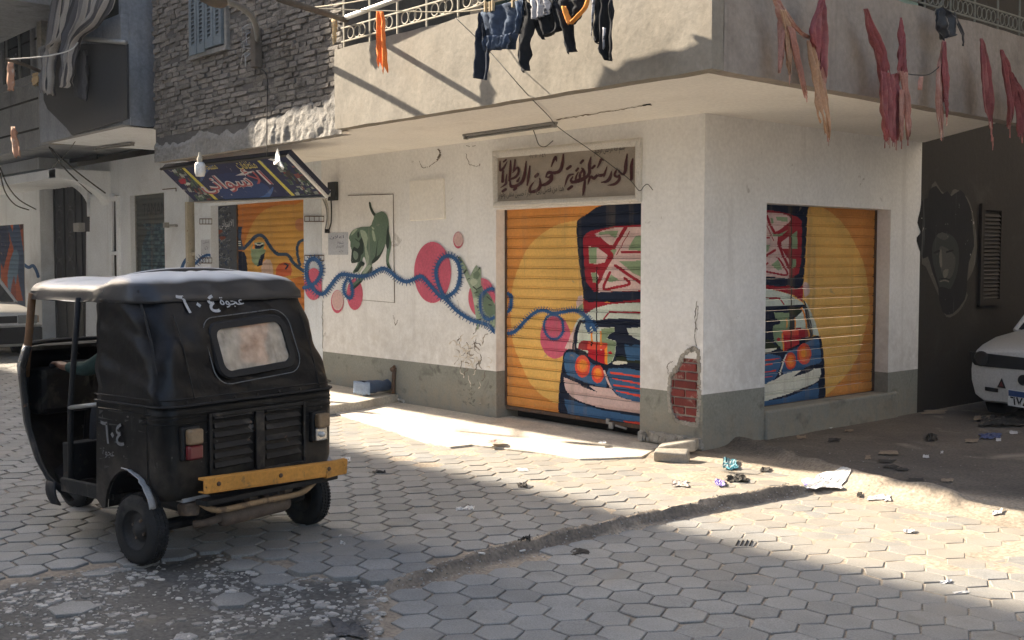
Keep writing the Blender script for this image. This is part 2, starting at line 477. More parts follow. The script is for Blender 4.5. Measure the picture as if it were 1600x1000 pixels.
def ground_h(x, y):
    xc = curb_x(y)
    n = N(x, y, 3) * .5 + N(x, y, 9, 3) * .3 + N(x, y, 24, 5) * .2
    side = sstep(-.05, .10, x - xc)                        # 0 pavement side, 1 street side
    back = sstep(6.9, 7.35, y) if x > -6.4 else 0.0
    low = STREET * side * (1 - back)
    sandy = sstep(4.6, 5.9, y + N(x, y, .8, 9)*.5)
    joint = -.011 + .0095*sandy + .002*n
    h = low + joint
    # sand drifted over the paving close to the building and in the side street
    cover = sstep(.0, .45, N(x, y, 1.3, 2) + (sstep(6.3, 7.4, y) if x > -7 else 0)*.9 - .55)
    h += cover*(.012 + .006*n)
    if x > -6.4 and y > 7.2: h = max(h, .012 + .014*n + .01*back)
    # kerb ridge, worn to an earthy bank
    if 2.9 < y < 7.0:
        endf = sstep(6.98, 6.72, y)*sstep(2.95, 3.5, y)
        wob = N(0, y, 2.1, 7)*.03
        d = (x - xc + .03 + wob + .018*N(x, y, 7, 21))
        wid = .045 + .02*N(0, y, 5, 12); prof = math.exp(-(d/wid)**4) if d > 0 else math.exp(-(d/.075)**2)
        h = max(h, low + joint + endf*prof*((.050 if d > 0 or low < -.016 else .026) + .014*N(x, y, 3, 8) + .010*N(x, y, 14, 8)) * (.62 + .38*sstep(3.2, 4.6, y))) if d > -.3 else h
    # bank of earth along the side street
    best = 9; tt = 0
    for i in range(len(MOUND) - 1):
        a, b = MOUND[i], MOUND[i+1]; dx, dy = b - a
        t = max(0, min(1, ((x-a.x)*dx + (y-a.y)*dy)/(dx*dx + dy*dy))); dd = math.hypot(x-a.x-dx*t, y-a.y-dy*t)
        if dd < best: best = dd; tt = i + t
    if best < .6:
        hh = .072*math.exp(-(best/.10)**2)*(1 + .35*N(x, y, 5, 1))
        h += hh
    if inside((x, y), GRAVEL):
        h = -.022 + .018*N(x, y, 2.2, 4) + .008*n - .010*sstep(0, .25, edge_dist((x, y), GRAVEL))
    return h
def axis_pts(lo, a, b, hi, st):
    out = [lo + (a - lo)*k/10 for k in range(10)]
    k = int((b - a)/st); out += [a + (b - a)*i/k for i in range(k)]
    out += [b + (hi - b)*i/10 for i in range(11)]
    return out
xs = axis_pts(-90, -10.4, -1.2, 60, .027); ys = axis_pts(-60, 1.2, 9.6, 80, .027)
mb = MB()
mb.v = [(x, y, ground_h(x, y) if (-11 < x < -1 and 1 < y < 10) else (-.012 if y < 7.2 or x < -6.4 else .015)) for y in ys for x in xs]
nx_ = len(xs)
mb.f = [(j*nx_+i, j*nx_+i+1, (j+1)*nx_+i+1, (j+1)*nx_+i) for j in range(len(ys)-1) for i in range(nx_-1)]
E_SAND, E_DARK, E_BED, E_ALLEY_SHADE = (.33, .275, .21), (.15, .128, .105), (.085, .083, .078), (.125, .105, .085)
def soil(x, y):
    c = E_SAND
    def mx(a, b, t): return tuple(p + (q - p)*t for p, q in zip(a, b))
    if x > -6.6: c = mx(c, E_ALLEY_SHADE, sstep(7.30, 7.75, y + .35*N(x, y, 1.1) + .12*N(x, y, 5, 2))*sstep(-6.5, -6.1, x))  # alley shade put into the soil colour
    if y < 4.9: c = mx(c, E_DARK, .55*sstep(4.9, 3.6, y + .5*N(x, y, 1.2, 4)))          # shaded joints darkened in the soil colour itself
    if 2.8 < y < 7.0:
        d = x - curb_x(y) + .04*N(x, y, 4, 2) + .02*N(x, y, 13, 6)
        c = mx(c, E_DARK, sstep(-.06, .01, d)*sstep(.085, .03, d + .035*N(x, y, 2.5, 5)))  # shade of the kerb face painted into the soil, along with gutter dirt
    if -6.2 < x < -3.5 and inside((x, y), GRAVEL): c = mx(c, E_BED, sstep(0, .10, edge_dist((x, y), GRAVEL) + .05*N(x, y, 7)))
    return c
mb.m = [0]*len(mb.f)
mat('earth', (1, 1, 1), .95, .2, 2.2, .7, 26, attr=True, dist=.010, stain=((.20, .175, .145), .60, 3.5, .15, .5), stain2=((.40, .345, .27), .60, 1.4, .1, .5), fine=.14)
ground = mb.build('ground', MATS['earth'], smooth=True, fix=False)
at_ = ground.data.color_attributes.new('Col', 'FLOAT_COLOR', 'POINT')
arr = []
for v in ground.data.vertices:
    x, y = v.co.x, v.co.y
    arr += [*(soil(x, y) if (-11 < x < 0 and .8 < y < 14) else (E_SAND if x < -6 or y < 7 else E_ALLEY_SHADE)), 1.0]
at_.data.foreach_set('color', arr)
tag(ground, kind='structure')

def hexmesh(seed, s=.12):
    rnd = random.Random(seed); b = MB(); top = []; mid = []; bot = []
    s = s*rnd.uniform(.985, 1.01)
    for k in range(6):
        a = math.pi/3*k + rnd.uniform(-.03, .03); r = s*(.968 + rnd.uniform(-.018, .010)) * (rnd.uniform(.80, .93) if seed > 8 and k in (1, 4 if seed > 10 else 1) else 1)
        top.append((math.cos(a)*(r-.0045), math.sin(a)*(r-.0045), rnd.uniform(-.001, .001))); mid.append((math.cos(a)*r, math.sin(a)*r, -.0035)); bot.append((math.cos(a)*r, math.sin(a)*r, -.04))
    b.add(top + mid + bot, [tuple(range(6))] + [(i, i+6, (i+1) % 6 + 6, (i+1) % 6) for i in range(6)] + [(i+6, i+12, (i+1) % 6 + 12, (i+1) % 6 + 6) for i in range(6)])
    return b
hexes = [hexmesh(k) for k in range(12)]
hexme = []
for hb in hexes:
    me = bpy.data.meshes.new('paving_tile'); me.from_pydata(hb.v, [], hb.f)
    bm = bmesh.new(); bm.from_mesh(me); bmesh.ops.recalc_face_normals(bm, faces=bm.faces); bm.to_mesh(me); bm.free()
    me.materials.append(MATS['tile']); hexme.append(me)
def lattice(s, ang, t, flip, ok):
    out = []
    ca, sa = math.cos(ang), math.sin(ang)
    for i in range(-160, 160):
        for j in range(-160, 160):
            u = 1.5*s*i; v = math.sqrt(3)*s*(j + (.5 if i % 2 else 0))
            if flip: v = -v
            x = u*ca - v*sa + t[0]; y = u*sa + v*ca + t[1]
            if ok(x, y): out.append((x, y, ang))
    return out
APR_SET = APRON
def seen(x, y, z, mg=120):
    p = project((x, y, z)); return p[2] > .5 and -mg < p[0] < 1600 + mg and 300 < p[1] < 1000 + mg
def ok_left(x, y):
    if not (-26 < x < curb_x(y) - .09 and .3 < y < 7.30): return False
    if inside((x, y), APRON) and edge_dist((x, y), APRON) > .04: return False
    if inside((x, y), GRAVEL) and (edge_dist((x, y), GRAVEL) > .16 or random.random() < .5) and random.random() > .06: return False
    return seen(x, y, 0, 650)
def ok_street(x, y):
    if not (curb_x(y) + .10 < x < 1.0 and 1.6 < y < 7.25): return False
    if inside((x, y), GRAVEL) and edge_dist((x, y), GRAVEL) > .1: return False
    return seen(x, y, STREET, 650)
def ok_side(x, y):
    return -6.0 < x < -1.0 and 7.3 < y < 12.5 and seen(x, y, 0, 650)
tiles = [(x, y, a, 0.0) for x, y, a in lattice(.124, R(58.65), (-5.511, 3.963), True, ok_left)]
tiles += [(x, y, a, STREET) for x, y, a in lattice(.1206, R(57.32), (-4.660, 3.813), True, ok_street)]
tiles += [(x, y, a, .012) for x, y, a in lattice(.1206, R(57.32), (-4.660, 3.813), True, ok_side)]
def tile_px(q):
    px, py, d = project((q[0], q[1], q[3]))
    hid = (170 < px < 520 and 420 < py < 800) or (30 < px < 170 and 420 < py < 740)
    off = not (0 < px < 1600 and 405 < py < 1000)
    return (hid or off, d)
tiles.sort(key=tile_px)
far = MB()
for k, (x, y, a, z) in enumerate(tiles):
    sink = random.gauss(0, .0011) - (.006 if random.random() < .03 else 0)
    sag = .02*N(x, y, .9, 6)
    if inside((x, y), GRAVEL): sink -= .02
    M = Matrix.Translation((x, y, z + sink + (sag if z == 0 and y < 4 else 0)*.4)) @ Matrix.Rotation(a + R(60)*random.randint(0, 5) + random.gauss(0, .012), 4, 'Z') @ Matrix.Rotation(random.gauss(0, .004), 4, 'X') @ Matrix.Rotation(random.gauss(0, .004), 4, 'Y')
    if k < 298:
        o = bpy.data.objects.new('paving_tile', hexme[k % 12]); COL.objects.link(o); o.parent = ground; o.matrix_local = M
    else:
        hb = hexes[k % 12]; far.add([M @ Vector(q) for q in hb.v], hb.f)
far.build('paving_tiles', MATS['tile_far'], ground, fix=False)['kind'] = 'stuff'

# cement apron in front of the shutter
mb = MB()
poly = [Vector((p.x + .012*N(p.x, p.y, 6), p.y, -.03)) for p in APRON]
dense = []
for i, p in enumerate(poly):
    q = poly[(i+1) % len(poly)]
    n = max(1, int((q - p).length/.12))
    for k in range(n):
        r = p.lerp(q, k/n); am = .02 if r.y < 7.3 else 0
        dense.append(r + Vector((N(r.x, r.y, 7, 1)*am, N(r.x, r.y, 7, 4)*am, 0)))
mb.prism(dense, (0, 0, .046))
tag(mb.build('cement_apron', MATS['screed'], bevel=.008), kind='structure')
# raised old step beside the shop wall
mb = MB()
edge = [wz(px, py, .10).to_2d() for px, py in ((440, 640), (520, 633), (560, 628), (590, 622), (622, 616))]
poly = [Vector((p.x, p.y + .01*N(p.x, p.y, 9), 0.0)) for p in edge] + [Vector((edge[-1].x + .03, 7.46, 0)), Vector((-13.2, 7.46, 0)), Vector((-13.2, edge[0].y, 0))]
mb.prism(poly, (0, 0, .10))
tag(mb.build('pavement_step', MATS['screed'], bevel=.015), kind='structure')

# loose gravel where the paving is broken
mat('chip', (.27, .262, .245), .85, .2, 9, .3, 60, island=.5, fine=.08)
mat('chip_grey', (.22, .22, .215), .9, .2, 9, .5, 50, rand=.15, fine=.1)
def flake(mb, x, y, z, r, flat=.16):
    n = random.randint(5, 7); a0 = random.random()*6; st = random.uniform(.55, 1)
    rr = [r*random.uniform(.7, 1.15) for _ in range(n)]; ro = random.random()*3.14
    top = []; bot = []
    for k in range(n):
        a = a0 + 2*math.pi*k/n; px = math.cos(a)*rr[k]; py = math.sin(a)*rr[k]*st
        qx = px*math.cos(ro) - py*math.sin(ro); qy = px*math.sin(ro) + py*math.cos(ro)
        top.append((x + qx*.8, y + qy*.8, z + r*flat*random.uniform(.7, 1.2))); bot.append((x + qx, y + qy, z - r*.2))
    mb.add(top + bot, [tuple(range(n))] + [(i, (i+1) % n, (i+1) % n + n, i + n) for i in range(n)])
mb = MB()
gx = [p.x for p in GRAVEL]; gy = [p.y for p in GRAVEL]; c = 0
while c < 3000:
    x = random.uniform(min(gx), max(gx)); y = random.uniform(min(gy), max(gy))
    if not inside((x, y), GRAVEL) or not seen(x, y, 0, 30): 
        c += .2; continue
    if N(x, y, 2.4, 11) < -.18 and random.random() < .8: continue
    c += 1
    flake(mb, x, y, ground_h(x, y) + .001, random.choice((.012, .015, .018, .022, .028, .036) if random.random() < .28 else (.005, .007, .009, .012)))
for k in range(260):                                       # crumbs along the kerb foot and the banks
    y = random.uniform(3.2, 6.9); x = curb_x(y) + random.gauss(.08, .07)
    flake(mb, x, y, ground_h(x, y), random.uniform(.004, .011))
for k in range(260):
    x = random.uniform(-6.0, -2.2); y = random.gauss(7.6, .9)
    if y > 7.0: flake(mb, x, y, ground_h(x, y), random.uniform(.004, .010))
for k in range(500):                                       # bits of mortar and grit on the kerb itself
    y = random.uniform(3.1, 6.9); x = curb_x(y) + random.gauss(.0, .05)
    flake(mb, x, y, ground_h(x, y), random.uniform(.003, .009), .5)
tag(mb.build('gravel', MATS['chip']), kind='stuff')
mb = MB()
stones = [(335, 944, .085, 'oblong grey stone in the middle of the loose gravel'), (455, 952, .04, 'small grey stone right of the oblong stone in the gravel'), (290, 992, .10, 'largest flat stone cut by the bottom edge'), (182, 958, .07, 'pale flat stone in the gravel left of the oblong stone'), (345, 905, .05, 'flat stone at the upper edge of the gravel behind the wheel'), (390, 918, .045, 'flat stone just right of the one at the upper gravel edge'), (487, 938, .05, 'grey stone near the right side of the gravel'), (545, 925, .07, 'broken slab piece where gravel meets the kerb'), (250, 930, .05, 'flat stone below the broken hexagonal tiles at the gravel edge'), (505, 958, .06, 'flat stone above the trampled black rag')]
for px, py, r, lab in stones:
    mb = MB(); p = wz(px, py, -.02); flake(mb, p.x, p.y, ground_h(p.x, p.y) - .010, r*.85, .20)
    tag(mb.build('stone', MATS['chip_grey'], bevel=.006), lab, 'stone', 'flat stones in the broken paving')
# ================================================================== corner building
YA, XB = 7.465, -6.034
YS1, XS2 = 7.603, -6.207
SOF = 2.868
cb = thing('corner_building', 'white corner building with grey-green dado, two painted roller shutters and a balcony over them', 'building', (-8, 9, 0))
mb = MB(); mb.box((-12.07, YA, .497), (-8.73, YA+.3, SOF+.1)); mb.box((-8.73, YA, 2.155), (-6.745, YA+.3, SOF+.1))
front_wall = mb.build('front_wall', MATS['white_wall'], cb)
MB().box((-12.07, YA, -.05), (-8.73, YA+.3, .497)).build('dado', MATS['dado_paint'], cb)
# corner column with a broken corner
HOLE = [(1060, 572), (1066, 556), (1076, 548), (1086, 543), (1091, 549), (1092.5, 575), (1093, 610), (1092, 645), (1089, 664), (1074, 662), (1056, 657), (1047, 640), (1045, 615), (1047, 588)]
HP = [(wy(a, b, YA).x, wy(a, b, YA).z) for a, b in HOLE]
def hole_rows(z0, z1, base_x=(-6.745, -6.034), hp=None):
    mb = MB(); dz = .016; n = int(round((z1 - z0)/dz))
    for k in range(n):
        a = z0 + (z1 - z0)*k/n; b = z0 + (z1 - z0)*(k+1)/n
        sp = spans([HP], (a + b)/2); x = base_x[0]
        for lo, hi in sorted(sp):
            j = .006*N(a, 3, 30)
            mb.box((x, YA, a), (lo + j, YA+.035, b)); x = hi + .004*N(a, 8, 30)
        mb.box((x, YA, a), (base_x[1], YA+.035, b))
    return mb
col_ = MB().box((-6.745, YA+.035, .5), (XB, 8.34, SOF+.1)); col_.box((-6.745, YA, .80), (XB, YA+.035, SOF+.1))
q = hole_rows(.5, .80); col_.add(q.v, q.f)
col_.build('corner_column', MATS['white_wall'], cb)
q = hole_rows(.06, .5); q.box((-6.745, YA+.035, -.05), (XB, 8.34, .5)); q.box((-6.745, YA, -.05), (XB, YA+.035, .06))
q.build('dado', MATS['dado_paint'], cb)
mb = MB(); mb.box((min(h[0] for h in HP)-.05, YA+.026, .02), (XB-.012, YA+.034, .80))
patch = mb.build('exposed_brickwork', MATS['pale_mortar'], cb)
zc = .155
row = 0
while zc < .80:
    x = -6.48 - (.125 if row % 2 else 0)
    while x < XB - .02:
        xa, xb_ = max(x, min(h[0] for h in HP)-.03), min(x + .235, XB-.016)
        if xb_ - xa > .03 and spans([HP], zc + .03):
            MB().box((xa, YA+.010, zc), (xb_, YA+.030, zc+.062), jit=.0025).build('brick', MATS['red_brick'], patch, bevel=.003, segs=1)
        x += .252
    zc += .0765; row += 1
# ragged plaster lip and rubble at the foot of the column
mb = MB()
for k in range(170):
    t = k/170*len(HP); i = int(t); a = HP[i]; b = HP[(i+1) % len(HP)]; f = t - i
    x = a[0] + (b[0]-a[0])*f; z = a[1] + (b[1]-a[1])*f; s = random.uniform(.007, .02)
    mb.box((x-s, YA-.006, z-s), (x+s, YA+.02, z+s*.8), jit=.006)
for k in range(110):
    x = random.uniform(-6.55, -6.05) if k < 70 else random.uniform(-6.72, -6.05); s = random.uniform(.010, .034); mb.box((x-s, YA-.025*random.random()-.012, .04), (x+s, YA+.01, .04+s*2.6), jit=.012)
tag(mb.build('plaster_edge', MATS['broken_plaster'], cb), kind='stuff')
# side wall
mb = MB(); mb.box((XB-.3, 8.34, 2.152), (XB, 10.44, SOF+.1)); mb.box((XB-.3, 10.44, .49), (XB, 11.035, SOF+.1))
mb.build('side_wall', MATS['white_wall'], cb)
MB().box((XB-.3, 10.44, -.05), (XB, 11.035, .49)).build('dado', MATS['dado_paint'], cb)
MB().box((XB-.29, 8.34, -.05), (XB+.025, 10.62, .285)).build('sill', MATS['dado_paint'], cb, bevel=.02)
MB().box((XB-.5, 11.035, -.05), (XB-.004, 24, 7.5)).build('dark_side_wall', MATS['dark_paint_wall'], cb)
# inner darkness behind the shutters
MB().box((-12.0, 7.80, -.05), (-6.76, 7.9, 2.9)).build('inner_wall', MATS['black_gap'], cb)
# soffit, parapets, upper storey
so = [(-13.25, 5.90), (-9.05, 5.90), (-9.04, 5.87), (-4.72, 5.87), (-4.72, 9.95), (-6.0, 11.03), (-6.4, 11.03), (-6.4, 7.9), (-13.25, 7.9)]
MB().prism([(x, y, SOF+.004) for x, y in so], (0, 0, .07)).build('soffit', MATS['soffit_paint'], cb)
def slab_face(name, p0, p1, out, z0, z1, th, m, amp=.006, top=True):
    """long upstand with an uneven, hand-plastered face"""
    p0 = Vector((*p0, 0)); p1 = Vector((*p1, 0)); L = (p1 - p0).length; d = (p1 - p0)/L; o = Vector((*out, 0)); nu = int(L/.05) + 1; nv = 16
    mb = MB()
    def f(u, v):
        s = u*L; z = z0 + (z1 - z0)*v
        e = amp*(N(s, z, 2.3, p0.x) + .6*N(s, z, 6, 3))
        zz = z + (.012*N(s, 1, 3, z) if v in (0, 1) else 0)*(1 if v == 1 else .5)
        return p0 + d*s + o*e + Vector((0, 0, zz))
    mb.grid(f, nu, nv)
    mb.grid(lambda u, v: f(u, 1) - o*(th*v), nu, 3); mb.grid(lambda u, v: f(u, 0) - o*(th*v), nu, 3)
    b = [p0 - o*th, p1 - o*th]
    mb.quad(b[0] + Vector((0, 0, z0)), b[1] + Vector((0, 0, z0)), b[1] + Vector((0, 0, z1)), b[0] + Vector((0, 0, z1)))
    for u in (0, 1): mb.grid(lambda a, v, u=u: f(u, v) - o*(th*a), 2, nv)
    return mb.build(name, m, cb, smooth=True)
slab_face('front_parapet', (-9.05, 5.75), (-4.6, 5.75), (0, -1), SOF, 3.60, .12, MATS['parapet_plaster'])
slab_face('side_parapet', (-4.6, 5.875), (-4.6, 11.3), (1, 0), SOF, 3.64, .12, MATS['soot_plaster'])
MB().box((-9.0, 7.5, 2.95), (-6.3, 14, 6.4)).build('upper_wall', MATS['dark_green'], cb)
MB().box((-6.3, 7.5, 3.62), (XB, 10.9, 6.4)).build('upper_wall', MATS['mint_green'], cb)
MB().box((-9.05, 5.75, 5.85), (-4.6, 14, 13.0)).build('upper_storeys', MATS['parapet_plaster'], cb)

# railings
rail = MB()
yr = 5.80
for z in (3.675, 3.80, 4.18): rail.tube([(-9.0, yr, z), (-4.7, yr, z)], .009, 6)
rr = rail.build('railing', MATS['iron_cream'], cb)
px_ = [-8.475 + .36*0]
x = -8.90; k = 0
posts = [wy(578, 40, yr).x, wy(621, 40, yr).x, wy(667, 30, yr).x, wy(716, 10, yr).x]
step = (posts[3] - posts[0])/3
allp = [posts[0] - step] + [posts[0] + step*i for i in range(10) if posts[0] + step*i < -4.75]
for i, x in enumerate(allp):
    MB().tube([(x, yr, 3.59), (x, yr, 4.18)], .010, 6).build('post', MATS['iron_cream'], rr)
    for c in (.28, .50, .72):
        xc_ = x + step*c
        if xc_ < -4.75:
            MB().tube([(xc_ + .052*math.cos(t*math.pi/8), yr + .004*(1 if c == .5 else -1), 3.738 + .052*math.sin(t*math.pi/8)) for t in range(17)], .006, 5, caps=False).build('ring', MATS['iron_cream'], rr)
rail = MB(); xr_ = -4.66
for z in (3.70, 3.83, 4.2): rail.tube([(xr_, 5.9, z), (xr_, 11.2, z)], .009, 6)
rr2 = rail.build('railing', MATS['iron_dull'], cb)
for i in range(13):
    y = 6.0 + .42*i
    MB().tube([(xr_, y, 3.62), (xr_, y, 4.2)], .009, 6).build('post', MATS['iron_dull'], rr2)
    for c in (.2, .4, .6, .8):
        yc = y + .42*c
        if yc < 11.1: MB().tube([(xr_, yc + .04*math.cos(t*math.pi/6), 3.765 + .05*math.sin(t*math.pi/6)) for t in range(13)], .0045, 5, caps=False).build('ring', MATS['iron_dull'], rr2)
MB().tube([(xr_-.05, 8.7, 3.6), (xr_-.05, 9.4, 4.25)], .012, 6).build('brace', MATS['iron_dull'], cb)

# ------------------------------------------------------------------ the painted shutters
OR, YE = lin(214, 146, 76), lin(226, 181, 102)
NAVY, CRIM, PINKP, SAGE, MINT = lin(24, 34, 56), lin(156, 38, 52), lin(214, 186, 180), lin(140, 160, 126), lin(206, 214, 202)
BLUE, REDO, ORL, ROSE, DKOL, CORD, WHITE_P = lin(62, 100, 140), lin(220, 82, 64), lin(240, 150, 58), lin(206, 98, 122), lin(44, 52, 36), lin(46, 88, 136), lin(224, 222, 206)
ORM = lin(238, 122, 62)
BLK = lin(22, 22, 24)
def zoom(x0, y0, s): return lambda q: (x0 + q[0]/s, y0 + q[1]/s)
def teeth(pts, ln, wd, gap, side=1, both=False, sm=8):
    """comb teeth standing off a line"""
    q = smooth(pts, sm); out = []; acc = 0
    for (x0, y0), (x1, y1) in zip(q[:-1], q[1:]):
        L = math.hypot(x1-x0, y1-y0); acc += L
        if acc > gap and L > 0:
            acc = 0; nx, ny = -(y1-y0)/L, (x1-x0)/L
            for s in ((1, -1) if both else (side,)):
                lx, ly = x0 + nx*ln*s, y0 + ny*ln*s; tx, ty = (x1-x0)/L*wd/2, (y1-y0)/L*wd/2
                out.append([(x0 - tx, y0 - ty), (x0 + tx, y0 + ty), (lx + tx*.5, ly + ty*.5), (lx - tx*.5, ly - ty*.5)])
    return out
def roller_shutter(root, name_label, P, u0, u1, z0, z1, fn, nsl, base, m, frame_m):
    """fn(u, z, out) -> point; every slat is a part-piece of its own with its lip and groove"""
    fr = MB()
    for a, b in ((u0, u0 + .022), (u1 - .022, u1)):
        for dd in (0,):
            pass
    def bx(a, b, c, d, o0, o1):
        p = [fn(a, c, o0), fn(b, c, o0), fn(b, c, o1), fn(a, c, o1), fn(a, d, o0), fn(b, d, o0), fn(b, d, o1), fn(a, d, o1)]
        fr.add(p, [(0,3,2,1),(4,5,6,7),(0,1,5,4),(1,2,6,5),(2,3,7,6),(3,0,4,7)])
    bx(u0 + .001, u0 + .014, z0, z1, -.02, .022); bx(u1 - .014, u1 - .001, z0, z1, -.02, .022); bx(u0 + .002, u1 - .002, z0 - .035, z0 - .001, -.02, .01)
    sh = fr.build('roller_shutter', frame_m, root)
    p = (z1 - z0)/nsl
    prof = [(0, -.013), (.006, -.013), (.009, 0), (.019, .001), (.021, -.007), (.025, -.007), (.028, .0)]
    for s in range(nsl):
        zb = z0 + s*p
        pts = [(zb + a, d) for a, d in prof]
        k = max(2, int((p - .028)/.007)); pts += [(zb + .028 + (p - .028)*i/k, .0015*math.sin(math.pi*i/k)) for i in range(1, k + 1)]
        pts[-1] = (zb + p, 0)
        zs = [a for a, _ in pts]; dep = {round(a, 6): d for a, d in pts}
        tilt = random.gauss(0, .0012)
        mb = MB(); cols = []
        for a, b, lo, hi, c in P.rows(u0 + .014, u1 - .014, zs, base):
            d0, d1 = dep[round(lo, 6)] + tilt, dep[round(hi, 6)] + tilt
            mb.quad(fn(a, lo, d0), fn(b, lo, d0), fn(b, hi, d1), fn(a, hi, d1)); cols.append(c)
        mb.cols(cols).build('slat', m, sh, fix=False)
    return sh
# front shutter
P = Paint(lambda px, py: ((lambda v: (v.x, v.z))(wy(px, py, YS1))))
Z1 = zoom(780, 310, 5.263); Z2 = zoom(780, 480, 4.762)
z1t2 = lambda q: ((lambda a: ((a[0]-780)*4.762, (a[1]-480)*4.762))(Z1(q)))
circ = smooth([z1t2(q) for q in ((760, 175), (640, 183), (590, 190), (480, 215), (400, 260), (310, 325), (240, 400), (190, 490), (150, 590), (120, 680), (105, 745), (98, 830))] + [(85, 40), (88, 110), (95, 200), (110, 290), (140, 370), (175, 450), (215, 540), (260, 600), (310, 650), (380, 695), (440, 716), (700, 720)], 4)
P.add(YE, circ, px=Z2)
P.add(ROSE, ell(418, 222, 113, 160), px=Z2)
P.add(PINKP, [(490, 305), (530, 210), (570, 120), (590, 100), (610, 120), (600, 300), (560, 330)], px=Z2)
P.add(NAVY, smooth([(855, 55), (1180, 30), (1180, 830), (880, 848), (740, 860), (694, 828), (690, 780), (672, 640), (655, 520), (645, 420), (638, 300), (638, 205), (655, 172), (720, 130)], 3, True), px=Z1)
P.add(CRIM, [(1180, 214), (1137, 217), (950, 228), (850, 250), (760, 265), (715, 290), (690, 320), (690, 420), (700, 560), (712, 680), (740, 720), (780, 770), (1180, 765)], px=Z1)
P.add(PINKP, [(1180, 230), (1137, 232), (960, 240), (850, 265), (787, 292), (800, 312), (850, 345), (890, 380), (935, 385), (960, 420), (925, 480), (880, 580), (830, 680), (815, 700), (815, 772), (1180, 757)], [(735, 395), (805, 402), (890, 465), (870, 525), (800, 542), (740, 532)], [(755, 612), (800, 606), (822, 640), (800, 696), (770, 690)], px=Z1)
P.add(SAGE, [(735, 398), (800, 404), (800, 538), (742, 530)], [(757, 614), (800, 608), (800, 694), (770, 688)], [(1065, 400), (1120, 310), (1180, 300), (1180, 430), (1065, 425)], [(985, 516), (1180, 512), (1180, 650), (1100, 615)], [(922, 625), (985, 672), (920, 690), (884, 680)], [(825, 275), (985, 262), (955, 330), (900, 292), (820, 302)], [(905, 425), (968, 420), (940, 475)], px=Z1)
for s in (([(822, 330), (895, 392), (935, 402), (985, 330), (1045, 235)], 30), ([(818, 395), (905, 440), (922, 482), (870, 570), (815, 690)], 30), ([(1008, 441), (1180, 441)], 20), ([(955, 552), (1060, 625), (1180, 705)], 26), ([(912, 608), (858, 742), (960, 730), (1072, 704), (1030, 656)], 22), ([(1075, 270), (1015, 370), (965, 465)], 7)):
    P.add(CRIM, *stroke(*s), px=Z1)
P.add(CRIM, [(690, 825), (740, 857), (800, 848), (900, 858), (1180, 828), (1180, 852), (930, 872), (830, 892), (760, 917), (705, 952), (695, 942)], px=Z1)
P.add(MINT, [(705, 952), (780, 905), (900, 872), (1180, 850), (1180, 1090), (620, 1060), (640, 1000)], px=Z1)
P.add(CRIM, *stroke([(860, 992), (905, 935), (1180, 938)], 13, 1), px=Z1)
P.add(SAGE, [(632, 910), (688, 860), (695, 945), (720, 1000), (660, 960)], px=Z1)
P.add(PINKP, [(634, 850), (650, 805), (686, 795), (688, 860), (640, 902)], px=Z1)
# windscreen and cabin
P.add(NAVY, [(588, 105), (640, 90), (730, 98), (830, 82), (1080, 92), (1080, 460), (800, 450), (560, 330), (560, 250)], px=Z2)
P.add(MINT, [(576, 300), (585, 190), (612, 118), (660, 130), (730, 150), (860, 150), (858, 182), (820, 200), (802, 232), (870, 252), (866, 332), (845, 402), (800, 428), (740, 402), (640, 330)], px=Z2)
P.add(SAGE, [(760, 160), (860, 152), (856, 182), (815, 200), (800, 235), (868, 255), (862, 335), (840, 402), (806, 420), (805, 300), (760, 280)], px=Z2)
P.add(CRIM, [(588, 312), (596, 262), (622, 246), (690, 250), (664, 322)], px=Z2)
P.add(REDO, [(660, 252), (802, 268), (806, 318), (655, 312)], px=Z2)
P.add(lin(186, 36, 50), [(660, 312), (790, 318), (790, 428), (662, 374)], px=Z2)
P.add(ORL, [(786, 312), (806, 290), (806, 428), (786, 424)], px=Z2)
P.add(ORL, *stroke([(685, 185), (690, 255)], 13, 1), px=Z2); P.add(ORL, *stroke([(755, 182), (757, 285)], 12, 1), px=Z2)
P.add(BLK, *stroke([(688, 262), (688, 282)], 14, 1), px=Z2)
P.add(lin(186, 36, 50), ell(826, 340, 15, 13, 10), px=Z2)
P.add(BLUE, [(930, 272), (985, 290), (1000, 275), (1080, 285), (1080, 402), (950, 396)], px=Z2)
P.add(MINT, [(950, 156), (1080, 148), (1080, 258), (1030, 240), (1000, 225), (965, 202)], px=Z2)
P.add(DKOL, smooth([(868, 372), (920, 360), (955, 392), (1060, 398), (1050, 418), (830, 405), (870, 395)], 2, True), px=Z2)
P.add(WHITE_P, ell(900, 416, 56, 17), px=Z2)
P.add(NAVY, *stroke([(602, 100), (572, 165), (558, 230), (550, 312)], 13), px=Z2)
# front of the painted car
P.add(NAVY, smooth([(445, 812), (440, 700), (450, 560), (470, 420), (480, 345), (515, 312), (560, 315), (640, 350), (720, 400), (770, 435), (820, 440), (1080, 440), (1080, 815), (800, 780), (600, 800), (470, 815)], 3, True), px=Z2)
P.add(BLUE, smooth([(495, 480), (482, 390), (500, 338), (540, 330), (600, 362), (700, 424), (778, 470), (798, 592), (740, 586), (620, 556), (520, 510)], 3, True), px=Z2)
P.add(PINKP, smooth([(482, 522), (560, 556), (700, 588), (830, 606), (870, 650), (950, 686), (1080, 704), (1080, 803), (900, 778), (780, 756), (600, 700), (512, 640), (490, 590)], 2, True), px=Z2)
P.add(NAVY, [(515, 505), (620, 550), (735, 634), (620, 592)], px=Z2)
P.add(PINKP, *stroke([(782, 475), (800, 530), (832, 604)], 14), px=Z2)
P.add(BLUE, smooth([(815, 456), (1080, 482), (1080, 696), (960, 686), (890, 656), (840, 602), (820, 540)], 2, True), px=Z2)
